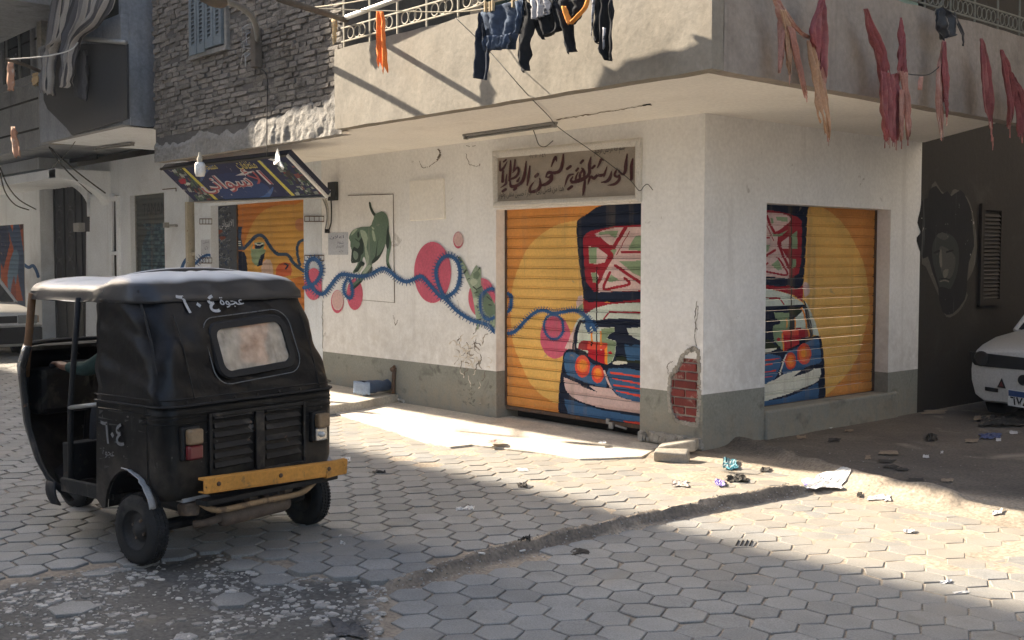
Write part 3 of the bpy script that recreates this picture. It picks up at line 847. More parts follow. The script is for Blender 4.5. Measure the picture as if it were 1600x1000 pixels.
for a in (([(832, 487), (1080, 522)], 15), ([(842, 530), (1080, 575)], [6, 18]), ([(855, 580), (1080, 612)], 14), ([(872, 622), (1080, 668)], [8, 20])): P.add(REDO, *stroke(a[0], a[1], 1), px=Z2)
for cx, cy, rx, ry in ((620, 440, 56, 83), (733, 497, 46, 67)):
    P.add(REDO, ell(cx, cy, rx, ry), px=Z2); P.add(ORM, ell(cx, cy - 4, rx*.72, ry*.62), px=Z2); P.add(ORL, ell(cx + 3, cy - 12, rx*.45, ry*.42), px=Z2)
P.add(BLUE, smooth([(486, 682), (600, 712), (760, 764), (1080, 822), (1080, 940), (800, 872), (545, 815), (505, 760)], 2, True), px=Z2)
P.add(NAVY, *stroke([(770, 762), (900, 782), (1080, 808)], 14, 1), px=Z2)
P.add(REDO, [(925, 846), (1080, 858), (1080, 905), (930, 872)], px=Z2)
P.add(BLK, *stroke([(725, -300), (725, 402)], 8, 1), px=Z2)
P.add(BLK, *stroke([(730, -226), (727, -100)], 8, 1), px=Z2)
cpath = [(45, 196), (100, 190), (150, 150), (210, 86), (270, 38), (330, 22), (400, 45), (470, 36), (540, 24), (600, 34), (650, 74), (690, 122), (715, 172)]
P.add(CORD, *stroke(cpath, 25), px=Z2); P.add(CORD, *teeth(cpath, 32, 9, 14, -1), px=Z2); P.add(CORD, *teeth(cpath, 23, 9, 14, 1), px=Z2)
lp = [(470, 100), (478, 150), (465, 205), (420, 238), (370, 225), (338, 170), (338, 110), (365, 65), (420, 60), (455, 80), (470, 100)]
P.add(CORD, *stroke(lp, 16), px=Z2); P.add(CORD, *teeth(lp, 17, 8, 11, both=True), px=Z2)
P.add(CORD, *stroke([(655, 80), (660, 150), (672, 190)], [30, 34, 10]), px=Z2); P.add(CORD, *teeth([(640, 60), (665, 130), (700, 190)], 34, 10, 14, both=True), px=Z2)
P.add(CORD, *stroke([(48, 770), (92, 800), (100, 850), (90, 910), (55, 945)], [18, 34, 26, 30, 16]), px=Z1); P.add(CORD, *teeth([(48, 770), (92, 800), (100, 850), (90, 910), (55, 945)], 24, 9, 15, both=True), px=Z1)
sh1 = roller_shutter(cb, '', P, -8.73, -6.745, .135, 2.16, lambda u, z, o: Vector((u, YS1 - o, z)), 20, OR, MATS['shutter_paint'], MATS['rusty'])
sh1['label'] = 'orange roller shutter painted with a car whose bonnet is open and a coiled blue cord'
lk = MB(); a = wy(975, 667, YS1 - .02)
lk.tube([a + Vector((-.09, -.02, .005)), a + Vector((.05, -.02, -.01))], .011, 8); lk.box(a + Vector((-.17, -.03, -.03)), a + Vector((-.12, -.005, .03)), jit=.004); lk.box(a + Vector((-.21, -.025, .01)), a + Vector((-.17, 0, .06)), jit=.004)
lk.build('lock', MATS['galvanised'], sh1, bevel=.003)
# side shutter
P = Paint(lambda px, py: ((lambda v: (v.y, v.z))(wx(px, py, XS2))))
Z3 = zoom(1190, 310, 5.884); Z4 = zoom(1190, 470, 5.556)
z3 = lambda q: ((lambda a: ((a[0]-1190)*5.556, (a[1]-470)*5.556))(Z3(q)))
P.add(OR, smooth([z3(q) for q in ((575, 60), (575, 90), (640, 130), (720, 200), (790, 290), (850, 400), (900, 500), (935, 590), (960, 690), (975, 800))] + [(938, 20), (935, 100), (905, 230), (880, 330), (850, 440), (800, 550), (740, 640), (630, 760)], 3) + [(560, 820), (560, 980), (1040, 980), (1040, -960)], px=Z4)
P.add(NAVY, smooth([(-20, 30), (38, 42), (410, 66), (423, 110), (415, 300), (405, 500), (395, 640), (380, 790), (330, 835), (250, 800), (170, 815), (-20, 788)], 3, True), px=Z3)
P.add(CRIM, [(-20, 100), (40, 105), (150, 120), (270, 145), (330, 170), (370, 210), (370, 420), (360, 600), (340, 690), (280, 737), (-20, 712)], px=Z3)
P.add(PINKP, [(-20, 128), (42, 130), (150, 135), (240, 150), (272, 190), (235, 245), (150, 320), (145, 400), (185, 460), (250, 560), (255, 737), (-20, 712)], px=Z3)
P.add(PINKP, [(180, 402), (250, 350), (252, 465), (190, 460)], px=Z3)
P.add(SAGE, [(270, 340), (325, 296), (332, 460), (270, 466)], [(275, 545), (315, 560), (317, 620), (290, 648), (272, 622)], [(130, 168), (238, 172), (240, 218), (140, 202)], [(90, 610), (150, 560), (192, 650), (150, 662)], [(80, 180), (105, 185), (112, 235), (90, 225)], [(100, 320), (160, 330), (240, 290), (180, 350), (110, 352)], [(-20, 430), (80, 432), (60, 490), (-20, 500)], px=Z3)
for s in (([(40, 140), (105, 295), (145, 312), (250, 240)], 24), ([(300, 300), (240, 330), (160, 388), (165, 440), (205, 540), (252, 640)], 24), ([(-10, 585), (40, 530), (125, 475)], 22), ([(150, 545), (240, 695), (130, 690), (-10, 660)], 17), ([(40, 240), (80, 320), (110, 388)], 8), ([(-10, 362), (70, 362)], 16), ([(20, 620), (55, 596)], 16)): P.add(CRIM, *stroke(s[0], s[1]), px=Z3)
P.add(CRIM, [(180, 460), (370, 470), (365, 560), (250, 560)], px=Z3)
P.add(CRIM, [(-20, 790), (170, 812), (250, 800), (330, 835), (382, 798), (377, 955), (300, 892), (150, 850), (-20, 815)], px=Z3)
P.add(MINT, [(-20, 815), (150, 852), (250, 880), (330, 930), (378, 960), (410, 1010), (-20, 1010)], px=Z3)
P.add(CRIM, *stroke([(-20, 916), (165, 916), (205, 975)], 12, 1), px=Z3)
P.add(PINKP, smooth([(385, 775), (430, 785), (442, 840), (430, 885), (395, 905)], 3, True), px=Z3)
P.add(NAVY, [(-20, 48), (375, 36), (402, 100), (440, 312), (505, 322), (555, 880), (-20, 900)], px=Z4)
P.add(MINT, [(372, 0), (410, 50), (470, 195), (505, 312), (470, 300), (440, 292), (402, 120)], [(345, 100), (370, 60), (402, 232), (410, 250), (412, 318), (300, 330), (290, 150)], px=Z4)
P.add(SAGE, [(108, 100), (240, 105), (245, 200), (230, 430), (172, 422), (110, 342), (100, 290), (100, 220), (165, 180), (120, 150)], px=Z4)
P.add(NAVY, [(100, 150), (165, 170), (160, 200), (100, 215)], px=Z4)
P.add(CRIM, [(298, 236), (396, 240), (412, 312), (320, 332)], px=Z4)
P.add(REDO, [(180, 256), (322, 250), (322, 302), (185, 302)], px=Z4); P.add(lin(186, 36, 50), [(190, 296), (326, 300), (326, 382), (200, 442)], px=Z4)
P.add(ORL, *stroke([(178, 285), (192, 430)], 11, 1), px=Z4); P.add(ORL, *stroke([(350, 62), (375, 130), (392, 232)], 14), px=Z4); P.add(ORL, *stroke([(220, 160), (220, 235)], 10, 1), px=Z4); P.add(ORL, *stroke([(292, 150), (292, 240)], 10, 1), px=Z4)
P.add(ORL, [(396, 240), (408, 240), (424, 312), (412, 318)], px=Z4)
P.add(lin(186, 36, 50), ell(150, 335, 16, 16, 10), px=Z4)
P.add(DKOL, [(240, 60), (340, 55), (345, 90), (300, 130), (240, 110)], [(-20, 350), (60, 330), (110, 380), (170, 400), (120, 425), (-20, 432)], px=Z4)
P.add(WHITE_P, smooth([(-10, 432), (60, 415), (130, 412), (110, 432), (40, 446)], 2, True), px=Z4)
P.add(BLUE, smooth([(440, 332), (500, 322), (522, 520), (420, 562), (300, 622), (188, 638), (200, 470), (330, 390)], 3, True), px=Z4)
P.add(NAVY, *stroke([(505, 320), (525, 450), (540, 640), (545, 880)], 22), px=Z4)
P.add(NAVY, *stroke([(210, 442), (330, 382), (440, 325), (495, 310)], 18), px=Z4)
P.add(NAVY, *stroke([(366, 0), (398, 80), (432, 220), (442, 305)], 10), px=Z4)
P.add(WHITE_P, smooth([(180, 642), (290, 612), (400, 602), (512, 588), (497, 690), (400, 742), (250, 802), (120, 842), (-20, 870), (-20, 720), (110, 690)], 2, True), px=Z4)
P.add(NAVY, [(268, 662), (350, 602), (480, 552), (515, 560), (400, 624)], px=Z4)
P.add(BLUE, smooth([(-20, 478), (160, 480), (167, 540), (150, 602), (110, 682), (-20, 718)], 2, True), px=Z4)
for a in (([(-20, 520), (150, 502)], [20, 8]), ([(-20, 568), (90, 548)], 12), ([(-20, 625), (125, 606)], 12), ([(-20, 670), (90, 655)], 10)): P.add(REDO, *stroke(a[0], a[1], 1), px=Z4)
P.add(WHITE_P, *stroke([(215, 470), (180, 560), (160, 640)], 13), px=Z4)
for cx, cy, rx, ry in ((370, 462, 62, 92), (252, 522, 48, 76)):
    P.add(REDO, ell(cx, cy, rx, ry), px=Z4); P.add(ORM, ell(cx, cy, rx*.78, ry*.72), px=Z4); P.add(ORL, ell(cx - 2, cy - 5, rx*.42, ry*.4), px=Z4)
P.add(BLUE, smooth([(-20, 880), (200, 842), (400, 762), (492, 710), (492, 830), (470, 892), (-20, 950)], 2, True), px=Z4)
P.add(BLK, *stroke([(255, -950), (262, -300), (258, 60), (255, 400)], 9, 1), px=Z4)
sh2 = roller_shutter(cb, '', P, 8.34, 10.44, .288, 2.156, lambda u, z, o: Vector((XS2 + o, u, z)), 19, YE, MATS['shutter_paint'], MATS['rusty'])
sh2['label'] = 'yellow and orange roller shutter painted with the other half of the car'

# ------------------------------------------------------------------ paint on the white wall
def wallfn(off): return lambda u, z: Vector((u, YA - off, z))
TW = lambda px, py: ((lambda v: (v.x, v.z))(wy(px, py, YA)))
MB().prism([wy(545, 306, YA), wy(614, 304, YA), wy(616, 472.5, YA), wy(545, 466, YA)], (0, -.007, 0)).build('wall_board', MATS['white_wall'], cb)
for a_, b_, w_ in (((544, 305.5), (614.5, 303.5), .010), ((614.5, 303.5), (616.5, 473), .009), ((552, 467.5), (616.5, 473), .006)):
    MB().tube([wy(*a_, YA-.006), wy(*b_, YA-.006)], w_*.4, 5).build('board_edge', MATS['rusty'], cb)
MB().prism([wy(643, 283, YA), wy(695, 279, YA), wy(697, 342, YA), wy(643, 345, YA)], (0, -.03, 0)).build('meter_hatch', MATS['soffit_paint'], cb, bevel=.006)
Z6 = zoom(640, 350, 5.556); Z7 = zoom(470, 360, 7.142); Z5 = zoom(520, 300, 5.556)
PK, PKL, PKD = lin(204, 96, 118), lin(206, 172, 168), lin(196, 88, 110)
def disc(px, cx, cy, rx, ry, ring=False, clip=None):
    P = Paint(TW)
    if ring:
        P.add(PKD, ell(cx, cy, rx, ry), px=px); P.add(lin(205, 190, 184), ell(cx + rx*.05, cy - ry*.10, rx*.9, ry*.86), px=px); P.add(PKL, ell(cx + rx*.02, cy - ry*.12, rx*.8, ry*.78), px=px)
    else: P.add(PK, ell(cx, cy, rx, ry, 60), px=px)
    us = [q[0] for L in P.L for q in L[1]]; zs = [q[1] for L in P.L for q in L[1]]
    u1 = max(us) if clip is None else min(max(us), clip)
    return paint_sheet('painted_disc', P, min(us)-.002, u1, min(zs), max(zs), wallfn(.010), MATS['paint'], cb)
XJ = -8.733
disc(Z6, 205, 420, 160, 265); disc(Z6, 632, 640, 116, 170, clip=XJ); disc(Z6, 428, 140, 43, 72, True)
disc(Z7, 150, 600, 105, 178, clip=TW(503.5, 440)[0]); disc(Z7, 610, 712, 90, 176); disc(Z7, 415, 795, 70, 128, True)
DG, DD, DL = lin(100, 122, 104), lin(46, 60, 54), lin(160, 176, 154)
P = Paint(TW)
P.add(DG, smooth([(322, 90), (338, 92), (345, 130), (362, 165), (382, 186), (430, 168), (465, 185), (485, 220), (495, 280), (497, 350), (515, 440), (505, 520), (492, 600), (517, 668), (500, 668), (475, 630), (470, 560), (478, 480), (465, 450), (440, 510), (400, 580), (350, 620), (345, 680), (290, 740), (250, 790), (190, 838), (160, 852), (165, 812), (220, 760), (265, 690), (300, 640), (280, 560), (262, 600), (262, 640), (240, 682), (200, 702), (180, 696), (215, 640), (245, 560), (215, 610), (180, 616), (165, 600), (172, 510), (160, 470), (160, 430), (147, 400), (160, 360), (185, 330), (250, 305), (330, 300), (350, 260), (365, 215), (340, 170), (325, 130)], 2, True), px=Z5)
for poly in ([(320, 95), (332, 88), (345, 140), (377, 190), (362, 206), (335, 160)], [(195, 398), (228, 432), (250, 405), (272, 390), (276, 520), (252, 548), (245, 600), (215, 612), (180, 618), (165, 600), (175, 505), (195, 475), (222, 492), (242, 460), (236, 430)], [(385, 500), (405, 378), (388, 560), (440, 500), (465, 450), (440, 522), (400, 588), (350, 624), (348, 600), (375, 560)], [(487, 280), (500, 420), (490, 492), (474, 482), (470, 420)], [(470, 560), (480, 620), (517, 668), (495, 660), (474, 630)], [(245, 600), (286, 622), (242, 682), (195, 692), (190, 680), (225, 650)], [(345, 640), (348, 690), (290, 745), (300, 720)], [(250, 770), (260, 780), (195, 842), (160, 852), (185, 825)], [(230, 340), (240, 380), (225, 400), (220, 360)]):
    P.add(DD, smooth(poly, 2, True), px=Z5)
for poly in ([(245, 332), (290, 342), (312, 400), (300, 480), (322, 560), (312, 642), (292, 600), (286, 480), (262, 400)], [(347, 338), (366, 342), (382, 422), (360, 420)], [(345, 300), (370, 318), (355, 328)], [(300, 640), (345, 640), (300, 700), (265, 712)], [(185, 335), (225, 318), (200, 350), (165, 380)]):
    P.add(DL, smooth(poly, 2, True), px=Z5)
P.add(lin(120, 138, 122), smooth([(190, 510), (226, 530), (226, 572), (205, 590), (185, 560)], 2, True), px=Z5)
P.add(lin(190, 196, 178), smooth([(225, 695), (262, 640), (268, 660), (235, 705)], 2, True), px=Z5)
u0, zl = TW(540, 458); u1, zh = TW(616, 312)
paint_sheet('painted_dog', P, u0-.02, u1+.02, zl-.1, zh+.05, wallfn(.013), MATS['paint'], cb, dz=.005)
CG, CD, CL = lin(146, 162, 140), lin(46, 58, 52), lin(182, 192, 170)
P = Paint(TW)
P.add(CG, smooth([(432, 284), (452, 290), (492, 360), (512, 400), (532, 452), (547, 422), (586, 355), (600, 385), (622, 378), (628, 480), (632, 545), (655, 580), (692, 600), (740, 690), (770, 740), (770, 890), (725, 885), (700, 850), (660, 832), (612, 832), (605, 908), (590, 908), (588, 820), (578, 780), (558, 650), (538, 560), (503, 490), (468, 400), (434, 330)], 2, True), px=Z6)
P.add(lin(104, 124, 104), smooth([(640, 600), (692, 604), (742, 690), (760, 760), (700, 800), (650, 730)], 3, True), [(560, 430), (600, 400), (620, 440), (600, 480), (560, 470)], [(590, 560), (640, 545), (650, 585), (610, 640), (575, 620)], px=Z6)
for s in (([(432, 290), (460, 330)], 14), ([(480, 425), (500, 400)], 16), ([(560, 545), (590, 570)], 10), ([(600, 560), (635, 540)], 9), ([(570, 600), (600, 590)], 9), ([(605, 400), (618, 378)], 9), ([(580, 690), (600, 730)], 8), ([(680, 630), (720, 665)], 9), ([(695, 700), (720, 705)], 11), ([(440, 300), (450, 330)], 6), ([(510, 480), (530, 470)], 7), ([(610, 828), (625, 826)], 9)): P.add(CD, *stroke(s[0], s[1], 1), px=Z6)
P.add(CL, smooth([(560, 640), (610, 650), (600, 700), (570, 700)], 2, True), smooth([(530, 500), (560, 470), (600, 500), (560, 540)], 2, True), px=Z6)
u0, _ = TW(715, 400); zl = TW(760, 520)[1]; zh = TW(720, 398)[1]
paint_sheet('painted_cat', P, u0, XJ, zl-.05, zh+.03, wallfn(.012), MATS['paint'], cb, dz=.005)
P = Paint(TW)
g7 = [(45, 640), (110, 622), (180, 580), (230, 500), (240, 420), (205, 345), (145, 315), (90, 360), (72, 460), (92, 560), (140, 640), (215, 706), (275, 700), (340, 620), (420, 520), (480, 490), (560, 500), (680, 512), (780, 498), (860, 452), (930, 425), (1010, 460), (1090, 530), (1180, 572), (1260, 552)]
g6 = [(100, 452), (135, 472), (205, 550), (290, 638), (350, 622), (420, 560), (448, 430), (420, 320), (350, 275), (282, 310), (240, 400), (252, 500), (300, 615), (352, 682), (432, 762), (545, 832), (645, 862), (700, 885), (755, 945)]
path = [Z7(q) for q in g7] + [Z6(q) for q in g6]
P.add(CORD, *stroke(path, 5.4)); P.add(CORD, *teeth(path, 7.0, 2.0, 3.2, 1)); P.add(CORD, *teeth(path, 4.4, 1.8, 3.2, -1))
lp = [Z7(q) for q in ((540, 530), (498, 600), (492, 680), (530, 745), (570, 758), (590, 690), (577, 600), (552, 545))]
P.add(CORD, *stroke(lp, 3.8)); P.add(CORD, *teeth(lp, 4.2, 1.6, 2.8, both=True))
lp = [Z6(q) for q in ((770, 590), (735, 562), (690, 570), (640, 610), (622, 680), (640, 780), (690, 830), (770, 800))]
P.add(CORD, *stroke(lp, 4.4)); P.add(CORD, *teeth(lp, 5, 1.7, 2.9, both=True))
u0, zl = TW(474, 526); _, zh = TW(700, 390)
paint_sheet('painted_cord', P, u0, XJ, zl-.02, zh+.03, wallfn(.016), MATS['paint'], cb, dz=.0045)
# cracks and flaked paint on the wall
P = Paint(TW)
FL, FE = lin(208, 199, 185), lin(110, 102, 92)
rnd = random.Random(5)
def blot(cx, cy, r, n=14, sq=.7):
    return [(cx + r*(1 + rnd.uniform(-.35, .35))*math.cos(2*math.pi*k/n), cy + sq*r*(1 + rnd.uniform(-.35, .35))*math.sin(2*math.pi*k/n)) for k in range(n)]
def crack(pts, wd=.9, amp=1.0):
    q = smooth(pts, 7); q = [(x + rnd.uniform(-amp, amp), y + rnd.uniform(-amp, amp)) for x, y in q]
    P.add(FE, *stroke(q, [wd*rnd.uniform(.3, 1.2) for _ in q], 1))
for c in ([(716, 525), (719, 540), (728, 548), (722, 556)], [(745, 528), (742, 545), (752, 556), (750, 570)], [(728, 560), (733, 545), (730, 535)], [(655, 252), (662, 262), (675, 258), (688, 246), (687, 234)], [(728, 240), (735, 257), (748, 260), (750, 256)], [(505, 470), (504, 500), (505, 545)], [(615, 494), (618, 508), (622, 500)], [(716, 470), (719, 500)], [(700, 215), (730, 228), (745, 226)]): crack(c)
crack([(685, 232), (688, 240), (684, 250)], 3.2, .6)
for k in range(46):                                        # crazed, flaking skin low on the wall beside the shutter
    x, y = rnd.gauss(737, 14), rnd.gauss(555, 20); q = [(x, y)]
    a = rnd.uniform(0, 6)
    for n_ in range(rnd.randint(3, 7)):
        a += rnd.uniform(-1.1, 1.1); q.append((q[-1][0] + 2.6*math.cos(a), q[-1][1] + 3.0*math.sin(a)))
    P.add(rnd.choice((FL, FL, FE, lin(150, 140, 126))), *stroke(q, [rnd.uniform(.4, 2.0) for _ in q], 1))
for k in range(40):
    x, y = rnd.gauss(740, 16), rnd.gauss(612, 17)
    if y > 585: P.add(rnd.choice((lin(112, 112, 102), lin(142, 140, 128), lin(120, 118, 108))), smooth([(x + rnd.uniform(-3.2, 3.2), y + rnd.uniform(-3.5, 3.5)) for _ in range(5)], 2, True))
u0, zl = TW(503, 640); u1 = XJ; zh = TW(740, 226)[1]
paint_sheet('wall_flaking', P, u0, u1, .10, zh, wallfn(.003), MATS['paint'], cb, dz=.006)['kind'] = 'stuff'
TC = lambda px, py: ((lambda v: (v.x, v.z))(wy(px, py, YA)))
P = Paint(TC)
for c in ([(1091, 478), (1090, 490), (1086, 520), (1088, 540)], [(1089, 470), (1086, 500), (1090, 515)], [(1045, 585), (1043, 570), (1050, 565)]): crack(c, 1.2, .9)
paint_sheet('wall_crack', P, -6.745, XB-.002, .5, 2.2, wallfn(.003), MATS['paint'], cb, dz=.006)['kind'] = 'stuff'
# portrait on the dark side wall, hair running over onto the white edge
P = Paint(lambda px, py: ((lambda v: (v.y, v.z))(wx(px, py, XB))))
Z10 = zoom(1360, 180, 3.125)
HAIR, SKD, SKM, SKL, EDG = (.005, .006, .008), (.028, .031, .030), (.062, .062, .055), (.14, .13, .108), (.095, .087, .072)
P.add(EDG, smooth([(250, 690), (300, 340), (345, 370), (385, 395), (410, 360), (470, 400), (500, 480), (520, 640), (500, 760), (455, 840), (475, 880), (430, 960), (370, 985), (340, 900), (310, 830), (270, 740)], 3, True), px=Z10)
P.add(HAIR, smooth([(255, 700), (225, 615), (230, 590), (243, 570), (228, 525), (240, 470), (250, 420), (282, 400), (285, 370), (320, 345), (350, 385), (375, 370), (395, 395), (440, 365), (470, 410), (492, 470), (500, 560), (505, 640), (480, 720), (470, 830), (460, 900), (400, 970), (350, 960), (335, 860), (300, 760), (280, 690)], 2, True), px=Z10)
P.add(SKD, smooth([(300, 690), (310, 610), (350, 575), (400, 590), (430, 650), (425, 760), (390, 850), (350, 870), (325, 800)], 3, True), px=Z10)
P.add(SKM, smooth([(335, 660), (350, 640), (385, 660), (415, 700), (400, 780), (370, 800), (345, 760)], 3, True), smooth([(320, 590), (350, 572), (385, 590), (360, 610)], 2, True), px=Z10)
P.add(SKL, smooth([(355, 760), (380, 750), (375, 785), (358, 795)], 2, True), smooth([(335, 690), (345, 650), (350, 735), (340, 740)], 2, True), *stroke([(340, 812), (362, 806), (380, 812)], 7), px=Z10)
P.add(HAIR, *stroke([(312, 672), (335, 662)], 9, 1), px=Z10); P.add(HAIR, *stroke([(372, 668), (402, 660)], 9, 1), px=Z10); P.add(HAIR, *stroke([(335, 800), (365, 797), (385, 803)], 5), px=Z10)
P.add(HAIR, smooth([(330, 850), (360, 840), (400, 850), (420, 800), (440, 850), (400, 960), (350, 955)], 2, True), px=Z10)
paint_sheet('painted_portrait', P, 10.85, 12.6, .9, 2.75, lambda u, z: Vector((XB + (.004 if u < 11.035 else .002), u, z)), MATS['paint'], cb)
# louvred shutter on the dark wall
mat('dark_wood', (.024, .019, .015), .75, .2, 6, .3, 50)
sw = MB(); a = wx(1531, 318, XB); b = wx(1566, 478, XB)
y0, y1, zt, zb = a.y, wx(1566, 318, XB).y, a.z, wx(1531, 478, XB).z
for lo, hi in (((XB-.003, y0, zb), (XB+.03, y0+.07, zt)), ((XB-.003, y1-.07, zb), (XB+.03, y1, zt)), ((XB-.003, y0+.07, zt-.07), (XB+.03, y1-.07, zt)), ((XB-.003, y0+.07, zb), (XB+.03, y1-.07, zb+.07))): sw.box(lo, hi)
swo = sw.build('window_shutter', MATS['dark_wood'], cb)
n = 22
for k in range(n):
    z = zb + .08 + (zt - zb - .18)*k/n
    MB().quad((XB+.004, y0+.07, z+.035), (XB+.004, y1-.07, z+.035), (XB+.026, y1-.07, z), (XB+.026, y0+.07, z)).build('louvre', MATS['dark_wood'], swo)
# ================================================================== workshop sign
YF = YA - .02
sg = thing('shop_sign', 'framed stone workshop sign with maroon arabic lettering above the orange shutter', 'sign', wy(886, 270, YA))
out = [wy(771, 236, YF), wy(1002, 215, YF), wy(1001, 315, YF), wy(773, 325, YF)]
inn = [wy(777, 247, YF), wy(993, 228.6, YF), wy(993, 305, YF), wy(777, 315, YF)]
dY = Vector((0, -.035, 0)); dB = Vector((0, .02, 0))
for i in range(4):
    j = (i + 1) % 4
    mb = MB()
    a, b, c, d = out[i], out[j], inn[j], inn[i]
    m1 = a.lerp(d, .35) + dY; m2 = b.lerp(c, .35) + dY; m3 = a.lerp(d, .65) + dY*.85; m4 = b.lerp(c, .65) + dY*.85
    mb.quad(a + dB, b + dB, b + dY*.4, a + dY*.4); mb.quad(a + dY*.4, b + dY*.4, m2, m1); mb.quad(m1, m2, m4, m3); mb.quad(m3, m4, c, d); mb.quad(d, c, c + dB, d + dB)
    mb.quad(a + dB, a + dY*.4, m1, m3); mb.quad(b + dB, b + dY*.4, m2, m4)
    mb.build('frame', MATS['sign_frame'], sg, fix=False)
MB().prism([p + Vector((0, .004, 0)) for p in inn], (0, .014, 0)).build('panel', MATS['sign_stone'], sg)
P = Paint(lambda px, py: ((lambda v: (v.x, v.z))(wy(px, py, YF))))
Z9 = zoom(880, 210, 9.09); Z8 = zoom(770, 215, 9.524)
def letter(px, pts, wd):
    ws = wd if isinstance(wd, list) else [wd*.55] + [wd]*(len(pts)-2) + [wd*.6] if len(pts) > 2 else [wd, wd]
    LET.append((px, pts, ws))
LET = []
for pts, wd in (([(992, 348), (972, 450), (972, 640)], [22, 46, 40]), ([(912, 278), (892, 430), (882, 530), (845, 568), (790, 520)], [16, 48, 44, 34, 30]), ([(765, 500), (732, 575), (775, 605), (800, 580), (800, 640), (745, 700), (690, 715), (635, 725)], [26, 34, 34, 30, 40, 40, 30, 8]),
                ([(688, 525), (665, 620), (620, 668), (540, 682)], [14, 46, 42, 12]), ([(625, 460), (592, 560), (580, 605)], [12, 34, 14]), ([(590, 560), (540, 585), (490, 580), (440, 625), (395, 600), (370, 650), (352, 712)], [26, 44, 40, 46, 40, 32, 8]),
                ([(490, 470), (515, 420), (545, 355), (575, 368)], [16, 30, 40, 18]), ([(415, 480), (450, 445)], [34, 34]),
                ([(398, 320), (375, 430), (375, 545), (330, 610), (240, 650), (150, 680), (110, 690)], [16, 46, 46, 44, 62, 44, 14]), ([(268, 480), (300, 530), (300, 590)], [20, 40, 40]), ([(290, 490), (245, 560), (240, 610)], [24, 36, 36]),
                ([(252, 405), (285, 370)], [36, 36]), ([(188, 515), (215, 485)], [34, 34]), ([(218, 535), (190, 590), (180, 640)], [14, 26, 30]), ([(155, 565), (90, 580), (55, 640), (22, 742)], [16, 36, 34, 8]), ([(140, 600), (110, 660), (170, 680)], [16, 34, 40]),
                ([(60, 490), (108, 452)], [40, 40]), ([(75, 778), (128, 738)], [40, 40]), ([(312, 655), (298, 770), (280, 872)], [30, 46, 12])):
    letter(Z9, pts, wd)
for pts, wd in (([(1052, 250), (1035, 400), (995, 500), (910, 525), (830, 520), (790, 588)], [18, 46, 50, 46, 44, 16]), ([(872, 436), (905, 350), (938, 290), (950, 350)], [12, 36, 42, 16]), ([(790, 585), (850, 590), (880, 560), (870, 630), (800, 690), (715, 712)], [14, 40, 46, 56, 52, 30]),
                ([(700, 605), (708, 720), (650, 790), (560, 805), (565, 730), (632, 640)], [14, 50, 50, 44, 34, 8]), ([(640, 580), (672, 545)], [46, 46]), ([(555, 425), (535, 580), (515, 710)], [22, 44, 24]),
                ([(500, 355), (475, 550), (440, 655), (360, 715), (275, 725), (260, 650)], [16, 48, 50, 50, 46, 22]), ([(405, 590), (370, 650)], [14, 40]), ([(335, 330), (318, 490)], [22, 42]), ([(300, 520), (370, 445), (388, 510), (345, 585), (250, 625)], [18, 34, 38, 40, 26]),
                ([(268, 345), (262, 480), (250, 640)], [22, 40, 36]), ([(212, 545), (200, 640), (195, 690), (120, 745)], [14, 34, 36, 10]), ([(155, 495), (148, 655)], [34, 44]), ([(112, 350), (112, 485), (165, 450), (215, 360)], [14, 34, 36, 12]), ([(165, 360), (200, 330)], [26, 26]), ([(150, 800), (195, 768)], [40, 40]), ([(320, 775), (350, 750)], [40, 40])):
    letter(Z8, pts, wd)
for px, pts, ws in LET: P.add(lin(150, 138, 122), *stroke([(x - 4, y + 3) for x, y in pts], [v + 9 for v in ws], 3), px=px)
for px, pts, ws in LET: P.add(lin(66, 32, 36), *stroke(pts, ws, 3), px=px)
xs_ = [p.x for p in inn]; zs_ = [p.z for p in inn]
paint_sheet('lettering', P, min(xs_), max(xs_), min(zs_), max(zs_), lambda u, z: Vector((u, YF - .003, z)), MATS['paint'], sg, dz=.004)
def on_sign(px, py, ang=-.09):
    a = wy(px, py, YF - .004); b = wy(px + 100, py + 100*ang, YF - .004); e = (b - a).normalized()
    return lambda u, v: a + e*u + Vector((0, 0, v))
def px_len(px0, py0, px1, py1, y=YF): return (wy(px1, py1, y) - wy(px0, py0, y)).length
lettering('small_lettering', 'بسم الله الرحمن الرحيم', on_sign(929, 245, -.13), .085, MATS['black_ink'], sg, wide=px_len(929, 245, 976, 239))
lettering('small_lettering', 'هذا من فضل ربى', on_sign(838, 304.5, -.08), .075, MATS['black_ink'], sg, wide=px_len(838, 304, 881, 300))
lettering('small_lettering', 'ادارة حسين متقى وفواز', on_sign(779, 311, -.06), .075, MATS['black_ink'], sg, wide=px_len(779, 311, 830, 308))
lettering('small_lettering', '٠١٠٨١٣٦٨٤٩', on_sign(827, 247.5, -.1), .05, MATS['black_ink'], sg, wide=px_len(827, 247, 852, 244.5))

# ================================================================== fittings on the corner building
mat('dull_tube', (.25, .245, .23), .4, .15, 9, 0)
def batten(name, label, pa, pb, z, group=None):
    a, b = wz(*pa, z), wz(*pb, z); d = (b - a).normalized(); s = d.cross(Vector((0, 0, 1))); c = (a + b)/2; L = (b - a).length
    t = thing(name, label, 'lamp', (c.x, c.y, z), 0, group)
    fr = d.to_track_quat('X', 'Z').to_matrix().to_4x4(); M = Matrix.Translation((c.x, c.y, z)) @ fr
    MB().box((-L/2, -.03, -.022), (L/2, .03, 0), M=M).build('batten', MATS['galvanised'], t, bevel=.004)
    MB().tube([M @ Vector((-L/2+.03, .012, -.036)), M @ Vector((L/2-.03, .012, -.036))], .011, 8).build('tube', MATS['dull_tube'], t, smooth=True)
    for s in (-1, 1): MB().box((s*(L/2-.02)-.012, -.022, -.05), (s*(L/2-.02)+.012, .024, -.022), M=M).build('end_cap', MATS['galvanised'], t)
    return t
